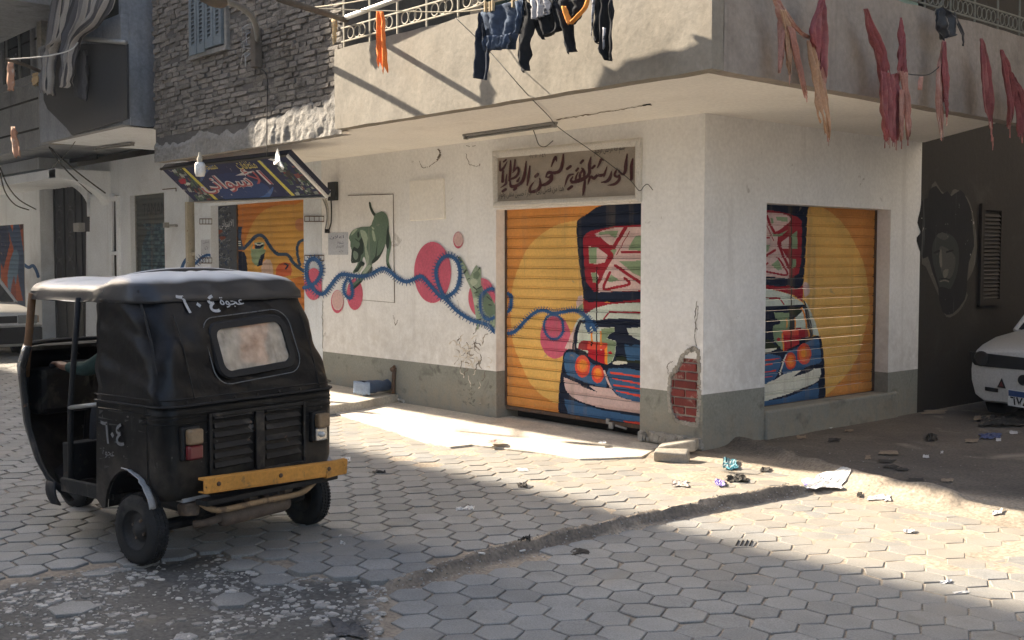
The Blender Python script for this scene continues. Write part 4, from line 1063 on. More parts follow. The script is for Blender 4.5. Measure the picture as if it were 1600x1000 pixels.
mat('white_plastic', (.68, .68, .66), .35, .06, 9, 0, spec=.5)
batten('strip_light', 'thin fluorescent strip light under the corner balcony beside the cable', (726, 210), (868, 190), SOF + .003)
def wire(name, label, pts, r, m, n=5, sag=0, cat='cable', group=None, steps=8):
    q = smooth([tuple(p) for p in pts], steps) if len(pts) > 2 else [tuple(Vector(pts[0]).lerp(Vector(pts[1]), k/10) - Vector((0, 0, sag*4*(k/10)*(1-k/10)))) for k in range(11)]
    o = MB().tube(q, r, n).build(name, m, smooth=True)
    return tag(o, label, cat, group)
wire('power_cable', 'thin dark cable running from the balcony rail past the strip light to the workshop sign', [wy(712, 28, 5.62), wy(760, 75, 5.66), wy(820, 143, 5.70), wz(856, 180, SOF-.03), wz(868, 195, SOF-.02), wy(890, 212, 7.0), wy(925, 236, 7.36), wy(960, 262, 7.38), wy(985, 282, 7.39), wy(999, 298, 7.40), wy(1006, 291, 7.42), wy(1012, 288, 7.44), wy(1020, 297, 7.445)], .0035, MATS['cable'])
wire('power_cable', 'short limp wire dangling from the soffit above the workshop sign', [wz(832, 200, SOF), wy(836, 210, 7.1), wy(842, 226, 7.38), wy(852, 229, 7.42), wy(864, 220, 7.43)], .004, MATS['cable'])
P = Paint(lambda px, py: (wz(px, py, SOF).x, wz(px, py, SOF).y))
rnd = random.Random(3)
FE2 = lin(120, 106, 86)
q = [(870 + 147*k/40 + rnd.uniform(-1, 1), 187.5 - 24*k/40 + rnd.uniform(-.9, .9)) for k in range(41)]
P.add(FE2, *stroke(q, [rnd.uniform(.4, 2.4)*(1 if k < 14 or k > 36 else .6) for k in range(41)], 1)); P.add(BLK, *stroke([(1005, 165), (1016, 163)], 2.2, 1))
paint_sheet('soffit_crack', P, -7.6, -5.0, 5.9, 7.4, lambda u, z: Vector((u, z, SOF+.001)), MATS['paint'], cb, dz=.01)
# meter box, conduits and paper notices on the white wall
t = thing('meter_box', 'small dark electric switch box on the white wall beside the blue sign', 'switch box', wy(523, 298, YA))
a = wy(517, 285, YA); b = wy(529, 313, YA)
MB().box((a.x, YA-.05, b.z), (b.x, YA, a.z)).build('box', MATS['cable'], t, bevel=.006)
MB().box((a.x+.02, YA-.056, b.z+.05), (a.x+.07, YA-.05, b.z+.13)).build('switch', MATS['white_plastic'], t)
t = thing('wire_bundle', 'bundle of old wires running down the wall from the end of the blue shop sign', 'wires', wy(510, 340, YA))
for k, c in enumerate((((507, 308), (512, 325), (513, 345), (511, 362)), ((517, 308), (518, 330), (517, 350), (512, 363)), ((502, 306), (509, 322), (511, 340), (508, 360)))):
    MB().tube(smooth([tuple(wy(px, py, YA-.025-.012*k)) for px, py in c], 5), .008 if k else .012, 6).build('wire', (MATS['sign_frame'], MATS['cable'], MATS['galvanised'])[k], t, smooth=True)
MB().tube([wy(511, 358, YA-.03), wy(511, 364, YA-.03)], .03, 8).build('tape', MATS['cable'], t)
def notice(label, c4, lines, y=YA, name='paper_notice'):
    t = thing(name, label, 'notice', wy(*c4[0], y))
    MB().prism([wy(px, py, y - .004) for px, py in c4], (0, -.0015, 0)).build('sheet', MATS['paper'], t)
    for x0, y0, x1, y1, txt in lines:
        a = wy(x0, y1, y-.0075); L = (wy(x1, y1, y) - wy(x0, y1, y)).length; h = wy(x0, y0, y).z - a.z
        lettering('print', txt, lambda u, v, a=a: a + Vector((u, 0, v)), h, MATS['ink_blue'], t, wide=L)
    return t
mat('paper', (.50, .52, .56), .9, .08, 5, .1, 40); mat('ink_blue', (.07, .08, .14), .8, .1, 8, 0)
notice('pale paper notice pasted on the wall to the left of the painted dog', [(513, 364), (544, 363), (544, 398), (513, 398)], [(515, 368, 537, 374, 'اعلان'), (527, 377, 537, 381, 'شقة'), (525, 383, 537, 388, 'للايجار'), (530, 391, 536, 394, 'ت')])
# drain stub
t = thing('drain_pipe', 'short rusty waste pipe coming out of the grey-green dado beside the blue bag', 'pipe', wy(615, 600, YA))
MB().tube([wy(616, 578, YA-.02), wy(614.5, 600, YA-.03), wy(614, 616, YA-.035)], .022, 8).build('pipe', MATS['rusty'], t, smooth=True)
MB().tube([wy(617, 574, YA-.02), wy(612, 578, YA-.03)], .03, 8).build('joint', MATS['rusty'], t)

# ================================================================== poles, lines and washing
mat('bamboo', (.36, .30, .20), .7, .2, 6, .2, 40); mat('pole_metal', (.55, .54, .52), .35, .1, 6, .1, 40, metal=.7)
mat('weathered_wood', (.12, .10, .08), .9, .2, 8, .4, 50)
def pole(label, pts, r, m):
    return tag(MB().tube(pts, r, 8).build('pole', m, smooth=True), label, 'pole', None)
pole('bright metal washing pole lying along the front balcony rail', [wy(542, 27, 5.62), wy(630, -5, 5.64), wy(790, -60, 5.70)], .024, MATS['pole_metal'])
pole('dark wooden pole sticking out from the end of the front balcony over the brick wall', [wy(541, 32, 5.80), wy(512, 22, 5.2), wy(436, -2, 4.1)], .026, MATS['weathered_wood'])
YC = 5.34                                                  # the washing hangs about forty centimetres off the parapet
ropes = [([wy(486, 13, 4.9), wy(620, 17.5, 5.2), wy(751, 15, YC), wy(900, -30, YC-.02)], 'lower cream clothes line that carries the denim jacket'), ([wy(486, 12, 4.9), wy(540, 5, 4.8), wy(640, -12, 4.75)], 'upper cream clothes line leaving the frame over the brick wall')]
for pts, lab in ropes: wire('clothes_line', lab, pts, .005, MATS['rope'], cat='clothes line')
def cloth(name, left, right, fn, m, parent=None, folds=3, amp=.03, rows=18, cols=11, solid=.002, rag=0.0, normal=Vector((0, -1, 0)), colfn=None, seed=0, sharp=1.0):
    """hanging cloth between two edge lines traced as (px,py); fn maps them into place; folds run down it"""
    l = smooth(left, 6) if len(left) > 2 else left; r = smooth(right, 6) if len(right) > 2 else right
    def at(e, t):
        n = len(e) - 1; f = min(n - 1e-6, t*n); i = int(f); k = f - i
        return (e[i][0] + (e[i+1][0]-e[i][0])*k, e[i][1] + (e[i+1][1]-e[i][1])*k)
    mb = MB(); rn = random.Random(seed + 11); ph = rn.uniform(0, 6)
    colend = [1 - rag*rn.random()**1.5 for _ in range(cols)]
    def f(u, v):
        k = int(round(u*(cols-1))); vv = v*colend[k]
        a = at(l, vv); b = at(r, vv)
        p = fn(a[0] + (b[0]-a[0])*u, a[1] + (b[1]-a[1])*u)
        d = math.sin(u*folds*2*math.pi + ph + .8*N(u*3, v*2, 1.5, seed)) * amp * (.35 + .65*min(1, v*3))
        d += amp*.9*N(u*2.2, v*3.5, 2, seed + 5)
        return p + normal*d
    mb.grid(f, cols, rows)
    if colfn:
        mb.cols([colfn((i + .5)/(cols-1), (j + .5)/(rows-1)) for j in range(rows-1) for i in range(cols-1)])
    return mb.build(name, m, parent, smooth=True, solid=solid, fix=False)
def fabric(name, col, **k): return mat(name, col, k.pop('rough', .95), k.pop('var', .2), k.pop('scale', 6), k.pop('bump', .35), k.pop('bscale', 60), spec=.15, **k)
fabric('denim', (.045, .065, .105), stain=((.14, .18, .24), .56, 9, .1, .7), var=.35, scale=14); fabric('black_cloth', (.012, .013, .016), var=.3); fabric('orange_cloth', (.85, .20, .045)); fabric('print_white', (.38, .38, .40), stain=((.03, .03, .035), .52, 12, .06)); fabric('print_orange', (.72, .30, .07))
fabric('wood_peg_', (.42, .34, .22))
FC = lambda px, py: wy(px, py, YC)
zc7 = zoom(730, 0, 6.4)
def Q(*pts): return [zc7(p) for p in pts]
j = thing('denim_jacket', 'blue denim jacket pegged on the clothes line at the left of the washing', 'jacket', wy(785, 10, YC))
cloth('body', Q((135, 85), (150, 200), (160, 350), (170, 510)), Q((545, 0), (540, 150), (500, 330), (455, 490)), FC, MATS['denim'], j, 2.5, .025, seed=1)
cloth('sleeve', Q((130, 120), (110, 350), (105, 560), (92, 785)), Q((165, 250), (190, 420), (240, 560), (215, 805)), lambda a, b: wy(a, b, YC-.03), MATS['black_denim'] if 'black_denim' in MATS else fabric('black_denim', (.016, .022, .036), var=.4, scale=14), j, 1, .03, seed=2)
cloth('sleeve', Q((480, 20), (510, 130), (500, 250), (470, 350)), Q((560, -20), (560, 120), (540, 250), (520, 330)), lambda a, b: wy(a, b, YC-.04), MATS['denim'], j, 1, .02, seed=3)
cloth('hem', Q((160, 360), (165, 440), (170, 505)), Q((300, 350), (290, 420), (270, 500)), lambda a, b: wy(a, b, YC-.035), MATS['denim'], j, 3, .02, rows=6, seed=4)
cloth('hem', Q((310, 360), (300, 420), (290, 485)), Q((440, 330), (440, 400), (410, 490)), lambda a, b: wy(a, b, YC-.035), MATS['denim'], j, 3, .02, rows=6, seed=5)
h = thing('black_hoodie', 'black hooded top with a grey print hanging between the denim jacket and the trousers', 'hoodie', wy(850, 10, YC))
cloth('body', Q((400, -520), (560, -200), (640, 60), (655, 200), (700, 340), (750, 395)), Q((1000, -520), (930, -60), (920, 100), (940, 200), (945, 300), (800, 345)), FC, MATS['black_cloth'], h, 2, .03, seed=6)
cloth('printed_panel', Q((640, -20), (655, 80), (655, 205)), Q((820, -20), (850, 60), (830, 140)), lambda a, b: wy(a, b, YC-.045), MATS['print_white'], h, 3, .018, rows=9, seed=7, rag=.15)
cloth('sleeve', Q((550, -20), (520, 200), (490, 400), (495, 640), (535, 725)), Q((640, 40), (660, 250), (615, 450), (605, 600), (622, 705)), lambda a, b: wy(a, b, YC-.03), MATS['black_cloth'], h, 1, .03, seed=8)
cloth('sleeve', Q((850, 50), (920, 200), (970, 440), (1000, 540)), Q((930, 20), (1030, 200), (1062, 440), (1084, 510)), lambda a, b: wy(a, b, YC-.03), MATS['black_cloth'], h, 1, .025, seed=9)
s = thing('striped_shirt', 'black and orange shirt folded over the line behind the black hoodie', 'shirt', wy(900, 5, YC-.02))
cloth('body', Q((930, -60), (940, 80), (990, 210), (1000, 250)), Q((1250, -60), (1230, 20), (1150, 130), (1050, 240)), lambda a, b: wy(a, b, YC-.015), MATS['black_cloth'], s, 2, .025, seed=10)
cloth('orange_band', Q((940, 60), (960, 150), (1000, 250)), Q((985, 60), (1015, 150), (1060, 235)), lambda a, b: wy(a, b, YC-.05), MATS['print_orange'], s, 1, .012, rows=8, seed=11)
cloth('orange_band', Q((1190, -20), (1150, 80), (1030, 200)), Q((1225, -20), (1190, 90), (1050, 240)), lambda a, b: wy(a, b, YC-.05), MATS['print_orange'], s, 1, .01, rows=8, seed=12)
k = thing('black_trousers', 'pair of black trousers hanging by the waist at the right end of the washing', 'trousers', wy(945, 10, YC))
cloth('leg', Q((1230, -420), (1240, -60), (1245, 150), (1235, 390), (1290, 440)), Q((1410, -420), (1400, -60), (1390, 150), (1360, 330), (1330, 420)), FC, MATS['black_cloth'], k, 1, .03, seed=13)
cloth('leg', Q((1350, -420), (1350, -60), (1350, 200), (1345, 480), (1395, 605)), Q((1480, -420), (1480, -60), (1485, 200), (1480, 480), (1460, 612)), lambda a, b: wy(a, b, YC-.03), MATS['black_cloth'], k, 1, .03, seed=14)
cloth('stripe', Q((1240, -20), (1240, 150), (1240, 380)), Q((1280, -20), (1265, 100), (1250, 300)), lambda a, b: wy(a, b, YC-.045), MATS['print_white'], k, 1, .006, rows=8, seed=15, rag=.1)
cloth('stripe', Q((1350, 270), (1350, 400), (1355, 500)), Q((1385, 280), (1375, 380), (1365, 490)), lambda a, b: wy(a, b, YC-.065), MATS['print_white'], k, 1, .006, rows=8, seed=16, rag=.1)
for n_, (px, py) in enumerate(((184, 75), (232, 75), (258, 65), (460, 30))):
    a = zc7((px, py - 35)); b = zc7((px, py + 45)); t = tag(MB().box((-.008, -.012, 0), (.008, .012, .075), M=Matrix.Translation(wy(*b, YC-.02))).build('clothes_peg', MATS['wood_peg_'], bevel=.002), 'wooden clothes peg holding the denim jacket on the line', 'peg', 'pegs on the clothes line')
oc = tag(cloth('orange_rag', [(588, 17), (590, 40), (590, 80), (593, 108)], [(599, 17), (601, 50), (604, 85), (604, 122)], lambda a, b: wy(a, b, 5.45), MATS['orange_cloth'], None, 1.5, .02, cols=9, rag=.22, seed=21), 'bright orange cloth strip knotted to the pole at the left of the front balcony', 'rag')
fabric('straw_rag', (.50, .38, .22), stain=((.6, .25, .08), .58, 8))
tag(cloth('straw_rag', [(518, 26), (520, 50), (521, 75)], [(527, 26), (526, 45), (524, 68)], lambda a, b: wy(a, b, 5.62), MATS['straw_rag'], None, 2, .02, cols=7, rag=.3, seed=22), 'frayed straw coloured rag tied at the corner between brick wall and balcony', 'rag')

# ---- tattered cloths on the side balcony
mat('faded_red', (.27, .068, .068), .6, .3, 5, .2, 40, spec=.35, stain=((.34, .12, .11), .55, 7, .1, .7), streak=((.40, .20, .17), .56, 14.0)); mat('faded_pink', (.42, .20, .15), .6, .25, 5, .2, 40, spec=.35, stain=((.52, .34, .27), .52, 6, .12, .8)); mat('faded_buff', (.46, .28, .17), .7, .2, 6, .2, 40, stain=((.22, .10, .06), .60, 8, .08))
XR = -4.42
FRx = lambda px, py: wx(px, py, XR)
Z11 = zoom(1200, 0, 4.0)
def rag(label, strips, loc):
    t = thing('tattered_cloth', label, 'rag', wx(*loc, XR), 0, 'tattered cloths on the side balcony')
    for n_, (l, r, m, am) in enumerate(strips):
        cloth('strip', [Z11(p) for p in l], [Z11(p) for p in r], lambda a, b, o=.02*(n_ % 3): wx(a, b, XR + o), MATS[m], t, 2.6, am*.9, cols=17, rows=22, rag=.30, normal=Vector((1, 0, 0)), seed=len(label) + n_*7)
    rn = random.Random(len(label)); ends = [(l[-1], r[-1], m) for l, r, m, am in strips]
    mb = MB()
    for l, r, m in ends:                                   # loose threads at the torn ends
        for k in range(6):
            f = rn.random(); x = l[0] + (r[0] - l[0])*f + rn.uniform(-3, 3); y = l[1] + (r[1] - l[1])*f - rn.uniform(10, 60); ln = rn.uniform(20, 75); w_ = rn.uniform(1.5, 5)
            mb.quad(wx(*Z11((x, y)), XR+.02), wx(*Z11((x + w_, y)), XR+.02), wx(*Z11((x + w_*.4 + rn.uniform(-5, 5), y + ln)), XR+.03), wx(*Z11((x + rn.uniform(-5, 5), y + ln)), XR+.03))
    mb.build('threads', MATS[strips[0][2]], t)['kind'] = 'stuff'
    return t
rag('pink and buff tattered cloth hanging in a loop nearest the balcony corner', [([(30, -20), (60, 60), (80, 200), (70, 460)], [(60, -20), (100, 80), (110, 250), (85, 420)], 'faded_pink', .02), ([(70, 60), (100, 180), (110, 330), (130, 480)], [(110, 60), (140, 180), (145, 330), (140, 475)], 'faded_buff', .015), ([(120, 160), (150, 300), (190, 460), (235, 615)], [(170, 180), (190, 300), (225, 450), (245, 610)], 'faded_pink', .012), ([(90, 60), (170, 180), (250, 250)], [(110, 60), (200, 190), (290, 240)], 'faded_pink', .012),
    ([(245, 250), (265, 400), (290, 560), (310, 690), (370, 880)], [(290, 250), (320, 400), (360, 560), (385, 700), (385, 890)], 'faded_buff', .02), ([(330, -20), (280, 130), (270, 240), (300, 300)], [(350, -20), (365, 130), (370, 300), (350, 520)], 'faded_red', .02), ([(280, 260), (300, 330), (320, 440), (345, 540)], [(330, 260), (360, 330), (368, 440), (356, 540)], 'faded_pink', .015)], (1265, 40))
rag('large deep red shredded cloth hanging lowest over the soffit edge', [([(600, 55), (640, 250), (690, 400), (700, 560)], [(615, 55), (700, 220), (740, 360), (770, 470)], 'faded_red', .025), ([(825, 110), (820, 300), (810, 440)], [(835, 110), (855, 300), (870, 480)], 'faded_red', .02), ([(700, 440), (700, 620), (715, 780), (730, 885)], [(760, 460), (775, 600), (770, 760), (775, 895)], 'faded_red', .025), ([(745, 470), (750, 600), (750, 760), (765, 905)], [(830, 450), (830, 600), (830, 780), (815, 885)], 'faded_red', .022), ([(820, 440), (850, 600), (860, 760), (870, 880)], [(870, 450), (880, 620), (890, 760), (880, 870)], 'faded_pink', .015), ([(825, 560), (825, 700), (830, 890)], [(845, 560), (845, 700), (838, 890)], 'faded_pink', .01)], (1390, 60))
rag('narrow two-tailed red cloth under the black bag', [([(1095, 250), (1060, 440), (1055, 640), (1080, 865)], [(1105, 250), (1095, 440), (1090, 640), (1092, 860)], 'faded_pink', .012), ([(1090, 260), (1085, 440), (1095, 560), (1105, 660)], [(1110, 260), (1130, 440), (1130, 560), (1120, 690)], 'faded_red', .015), ([(1100, 620), (1110, 680), (1115, 740)], [(1128, 620), (1125, 680), (1120, 735)], 'faded_red', .008)], (1473, 60))
rag('dark red pennant shaped cloth between the black bag and the last cloths', [([(1325, 240), (1328, 420), (1340, 640), (1395, 830)], [(1340, 240), (1390, 400), (1410, 560), (1395, 800)], 'faded_red', .018), ([(1380, 760), (1395, 840), (1405, 915)], [(1395, 760), (1400, 840), (1407, 915)], 'faded_pink', .004)], (1532, 60))
rag('ragged dark red cloth in several tails at the right edge of the side balcony', [([(1450, 310), (1465, 450), (1495, 640), (1500, 810)], [(1470, 310), (1520, 460), (1535, 620), (1515, 810)], 'faded_red', .02), ([(1490, 400), (1530, 560), (1560, 740), (1570, 860)], [(1530, 470), (1580, 560), (1600, 720), (1590, 860)], 'faded_red', .02), ([(1560, 540), (1590, 660), (1610, 800)], [(1600, 560), (1640, 660), (1650, 800)], 'faded_red', .015)], (1566, 75))
wire('clothes_line', 'thin dark line sagging between the red cloths on the side balcony', [wx(1416, 115, XR), wx(1430, 117, XR), wx(1452, 116, XR), wx(1472, 100, XR)], .004, MATS['cable'], cat='clothes line')
tag(cloth('cloth_scrap', [(1437, 120), (1435, 130), (1435, 140)], [(1443, 119), (1443, 128), (1440, 141)], FRx, MATS['faded_pink'], None, 1, .008, cols=5, rows=6, normal=Vector((1, 0, 0)), seed=31), 'tiny pink cloth scrap pinned on the sagging line', 'rag')
mat('black_bag', (.016, .02, .028), .45, .2, 8, .4, 40, spec=.5)
bgt = thing('black_bag', 'black plastic bag hung on the side balcony parapet above a red cloth', 'bag', wx(1475, 33, XR))
cloth('bag', [Z11(p) for p in ((1075, 48), (1050, 110), (1060, 180), (1090, 260))], [Z11(p) for p in ((1085, 48), (1150, 90), (1160, 160), (1158, 225))], lambda a, b: wx(a, b, XR), MATS['black_bag'], bgt, 2, .03, cols=13, rows=14, normal=Vector((1, 0, 0)), rag=.12, seed=77)
cloth('flap', [Z11(p) for p in ((1160, 75), (1175, 150), (1205, 220), (1215, 290))], [Z11(p) for p in ((1170, 75), (1200, 150), (1225, 210), (1222, 280))], lambda a, b: wx(a, b, XR+.01), MATS['black_bag'], bgt, 1, .01, cols=5, rows=10, normal=Vector((1, 0, 0)), seed=78)

bs = [wy(px, py, 5.745) - LDIR*((5.745 - 5.30)/LDIR.y) for px, py in ((934, 141), (950, 118), (940, 100), (962, 112), (985, 100), (1002, 88), (1040, 80), (1072, 84), (1094, 64), (1108, 80), (1112, 112))]  # unseen cloth added, its outline traced back from the parapet shadow
bs = [p + Vector((0, .012*math.sin(k*2.1), 0)) for k, p in enumerate(bs)]
tag(MB().prism(bs, (0, .012, 0)).build('shadow_cloth', MATS['black_cloth']), 'unseen dark cloth added to cast a shadow on the front parapet', 'shadow_cloth')
# ================================================================== the brick house over the blue sign
class Plane:
    def __init__(s, o, e1, e2):
        s.o = Vector(o); s.a = Vector(e1).normalized(); s.n = s.a.cross(Vector(e2)).normalized(); s.b = s.n.cross(s.a)
        if s.n.dot(EYEP - s.o) < 0: s.n = -s.n
    def tf(s, px, py):
        d = ray(px, py); t = (s.o - EYEP).dot(s.n)/d.dot(s.n); p = EYEP + d*t - s.o
        return p.dot(s.a), p.dot(s.b)
    def fn(s, u, w, off=0.0): return s.o + s.a*u + s.b*w + s.n*off
YBK = 5.86
bk = thing('brick_house', 'upper storey of bare grey mud brick with louvred shutters left of the plastered balcony', 'building', (-11.2, 6.5, SOF))
MB().box((-13.27, YBK, SOF+.09), (-9.06, 7.4, 9.5)).build('mortar_wall', MATS['mortar'], bk)
wl, wr = wy(301, 50, YBK).x, wy(360, 50, YBK).x; wbz = wy(330, 80, YBK).z
bricks = []
z = 3.13; row = 0
while z < 5.0:
    x = -13.27 - (.14 if row % 2 else 0) + random.uniform(-.03, .03)
    while x < -9.06:
        L = random.uniform(.15, .21) if random.random() < .8 else .10
        a, b = max(x, -13.265), min(x + L, -9.065)
        if b - a > .05 and not (wl - .02 < (a + b)/2 < wr + .02 and z > wbz - .05):
            p = project(((a+b)/2, YBK-.02, z+.03))
            bricks.append((p[1] < -12, p[2], a, b, z))
        x += L + .017
    z += .0565; row += 1
bricks.sort()
farb = MB(); kb = 0
for off, d, a, b, z in bricks:
    e = random.gauss(.015, .007); h = random.uniform(.040, .050); dz = random.uniform(-.007, .007)
    if random.random() < .06: e = .004
    lo, hi = (a, YBK - e, z + dz), (b, YBK + .01, z + dz + h)
    if kb < 298 and random.random() < .72:
        MB().box(lo, hi, jit=.007).build('brick', MATS['mud_brick'], bk, bevel=.005, segs=1); kb += 1
    else: farb.box(lo, hi, jit=.008)
farb.build('bricks', MATS['mud_brick_far'], bk)['kind'] = 'stuff'
def lump(u, v):
    x = -13.268 + u*(13.268 - 9.062); top = 3.10 + .10*N(x, 1, 1.6) + .14*sstep(-11, -10, x) + .05*N(x, 5, 6)
    z = SOF - .035 + v*(top - SOF + .035)
    e = .022 + .014*N(x, z, 4, 2) + .010*N(x, z, 11, 4)*(1 + sstep(-11, -10, x)) + .006*N(x, z, 28, 6) - .03*max(0, v-.7)/.3
    return Vector((x, YBK - max(-.002, e), z))
mb = MB(); mb.grid(lump, 170, 22); mb.grid(lambda u, v: lump(u, 0) + Vector((0, v*.12, 0)), 170, 3)
mb.build('plaster_band', MATS['old_plaster'], bk, smooth=True)
mat('shutter_blue', (.155, .185, .20), .75, .15, 6, .25, 40, stain=((.09, .09, .09), .6, 9))
sw = MB(); n = 2
frame = sw.box((wl, YBK-.05, wbz), (wl+.05, YBK, 5.6)).box((wr-.05, YBK-.05, wbz), (wr, YBK, 5.6)).box((wl, YBK-.06, wbz-.05), (wr, YBK, wbz)).build('window_frame', MATS['old_plaster'], bk)
for k in range(4):
    w_ = (wr - wl - .12)/4; a = wl + .06 + w_*k; b = a + w_ - .012; zb = wbz + .02 + (-.03 if k < 2 else 0)
    lf = MB(); f_ = .055
    for lo, hi in (((a, YBK-.075, zb), (a+f_, YBK-.04, 5.5)), ((b-f_, YBK-.075, zb), (b, YBK-.04, 5.5)), ((a+f_, YBK-.075, zb), (b-f_, YBK-.04, zb+.10))): lf.box(lo, hi)
    lf.box((a+f_, YBK-.035, zb+.1), (b-f_, YBK-.03, 5.5), 1)
    leaf = lf.build('window_shutter', [MATS['shutter_blue'], MATS['black_gap']], frame)
    lv = MB()
    for q in range(30):
        z = zb + .11 + .046*q
        lv.add([(a+f_, YBK-.045, z+.034), (b-f_, YBK-.045, z+.034), (b-f_, YBK-.075, z), (a+f_, YBK-.075, z), (a+f_, YBK-.045, z+.028), (b-f_, YBK-.045, z+.028), (b-f_, YBK-.075, z-.006), (a+f_, YBK-.075, z-.006)], [(0, 1, 2, 3), (7, 6, 5, 4), (3, 2, 6, 7), (0, 4, 5, 1)])
    lv.build('louvres', MATS['shutter_blue'], frame)['kind'] = 'stuff'
# street lamp on its bracket
t = thing('street_lamp', 'old street lamp on a curved bracket fixed to the brick wall beside the louvred shutters', 'street lamp', wy(402, 100, YBK))
a = wy(401, 106, YBK-.06)
MB().box((a.x-.05, YBK-.10, a.z), (a.x+.05, YBK-.02, a.z+.42), jit=.008).build('bracket_plate', MATS['weathered_wood'], t, bevel=.01)
arm = [wy(403, 62, YBK-.10), wy(400, 42, YBK-.28), wy(392, 24, YBK-.55), wy(374, 10, YBK-.85), wy(352, 2, YBK-1.1)]
MB().tube(smooth([tuple(p) for p in arm], 5), .03, 8).build('arm', MATS['galvanised'], t, smooth=True)
h0, h1 = wy(350, 5, YBK-1.12), wy(318, -6, YBK-1.5)
MB().tube([h0, h0.lerp(h1, .15), h0.lerp(h1, .5), h1], [.035, .055, .065, .05], 10).build('lamp_head', MATS['weathered_wood'], t, smooth=True)
MB().tube([h0 + Vector((0, 0, .02)), h0.lerp(h1, .5) + Vector((0, 0, .05))], [.045, .06], 8).build('housing', MATS['galvanised'], t, smooth=True)
mb = MB()
for k in range(14):
    s = a + Vector((random.uniform(-.09, .05), -.07, .30 + random.uniform(-.16, .14))); e = s + Vector((random.uniform(-.12, .04), -.05, random.uniform(-.16, .02)))
    mb.tube([s, s.lerp(e, .5) + Vector((0, -.03, .02)), e], .006, 4)
mb.build('torn_wires', MATS['galvanised'], t)
wire('power_cable', 'thin cable dropping down the brick wall from the street lamp bracket', [wy(402, 106, YBK-.05), wy(417, 119, YBK-.05), wy(417, 180, YBK-.05), wy(417, 245, YBK-.06)], .006, MATS['cable'], steps=4)
fabric('dead_leaf', (.25, .21, .15))
mb = MB()
for k in range(20):
    s = wy(444, 62, YBK-.05) + Vector((random.uniform(-.12, .12), 0, random.uniform(-.12, .12))); e = s + Vector((random.uniform(-.08, .08), -.04, random.uniform(-.14, .04)))
    mb.quad(s, s + Vector((.02, -.01, 0)), e + Vector((.01, -.01, 0)), e)
tag(mb.build('dry_plant', MATS['dead_leaf']), 'tuft of dry weed growing out of the brick wall under the wooden pole', 'plant')

# ================================================================== blue shop sign
XL_, XR_ = wy(252, 263, 5.98).x, wy(449, 241, 5.98).x
TL, TR_ = wy(252, 263, 5.98), wy(449, 241, 5.98)
BL = wx(305, 314.5, XL_ - .0); BR = wx(511.6, 306.8, XR_)
sp = Plane(TL, TR_ - TL, BL - TL)
ss = thing('shop_sign', 'tilted dark blue shop sign with red and white arabic name over the orange shutter', 'sign', TL.lerp(BR, .5))
mat('sign_blue', (.018, .022, .05), .45, .15, 2, .05, 30, spec=.4)
mb = MB(); mb.prism([TL, TR_, BR, BL], -sp.n*.07); mb.build('board', MATS['sign_blue'], ss)
def bar(p, q, wd, name, m):
    d = (q - p).normalized(); s = d.cross(sp.n)*wd
    MB().prism([p - s, q - s, q + s, p + s], sp.n*.025).build(name, m, ss)
bar(TR_ + sp.a*.01, BR + sp.a*.01, .022, 'edge_strip', MATS['white_plastic']); bar(TL, TR_, .012, 'edge_strip', MATS['cable']); bar(BL, BR, .012, 'edge_strip', MATS['galvanised'])
P = Paint(sp.tf); Zs = zoom(240, 210, 4.547)
rnd = random.Random(12)
P.add(lin(32, 38, 74), [(40, 230), (960, 130), (1245, 445), (285, 480)], px=Zs)
P.add(lin(34, 56, 104), ell(640, 400, 190, 80), px=Zs); P.add(lin(30, 44, 88), ell(560, 330, 150, 60), px=Zs); P.add(lin(60, 92, 148), smooth([(700, 465), (790, 430), (850, 370), (840, 420), (800, 462)], 3, True), px=Zs); P.add(lin(56, 80, 130), smooth([(330, 320), (370, 240), (430, 215), (380, 270), (345, 330)], 3, True), px=Zs)
for k in range(190):                                       # product photographs printed on both ends
    v = rnd.random(); u = rnd.random()
    if k % 2: x, y = 90 + v*230 + u*120*(1 - v*.2), 240 + v*225 - u*12
    else: x, y = 800 + v*220 + u*170, 185 + v*250 - u*8
    if k % 2 and not (x < 200 + (y - 236)*1.04): continue
    if k % 2 == 0 and not (x > 760 + (y - 186)*1.0): continue
    c = rnd.choice((lin(112, 60, 60), lin(120, 126, 122), lin(70, 90, 76), lin(52, 70, 58), lin(140, 148, 142), lin(60, 48, 52), lin(36, 42, 48), lin(80, 98, 88), lin(44, 48, 56)))
    a = rnd.uniform(8, 30); b = rnd.uniform(10, 34)
    P.add(c, [(x, y), (x + a, y - b*.2), (x + a + b*.8, y + b), (x + b*.8, y + b)], px=Zs)
P.add(lin(150, 40, 56), smooth(blot(210, 330, 26), 2, True), px=Zs); P.add(lin(190, 196, 190), smooth(blot(245, 350, 14), 2, True), px=Zs)
for a, b in (((200, 236), (458, 472)), ((738, 186), (1010, 450))): P.add(lin(196, 186, 84), [a, (a[0] + 20, a[1] - 2), (b[0] + 12, b[1] - 2), (b[0] - 12, b[1])], px=Zs)
paint_sheet('print', P, 0, (TR_ - TL).length + .3, min(sp.tf(305, 314)[1], 0), max(sp.tf(305, 314)[1], 0), lambda u, w: sp.fn(u, w, .004), MATS['paint'], ss, dz=.008)
def on_plane(pl, px0, px1, off):
    o = Vector(pl.fn(*pl.tf(*px0), off)); q = Vector(pl.fn(*pl.tf(*px1), off)); e = (q - o); L = e.length; e = e.normalized(); up_ = pl.n.cross(e)
    if up_.z < 0: up_ = -up_
    return (lambda u, v: o + e*u + up_*v), L
sk = sp.tf(*Zs((738, 186))); 
mat('sign_red', (.30, .035, .05), .5, .1, 4, 0); mat('sign_white', (.50, .50, .52), .5, .1, 4, 0); mat('sign_yellow', (.45, .38, .10), .5, .1, 4, 0)
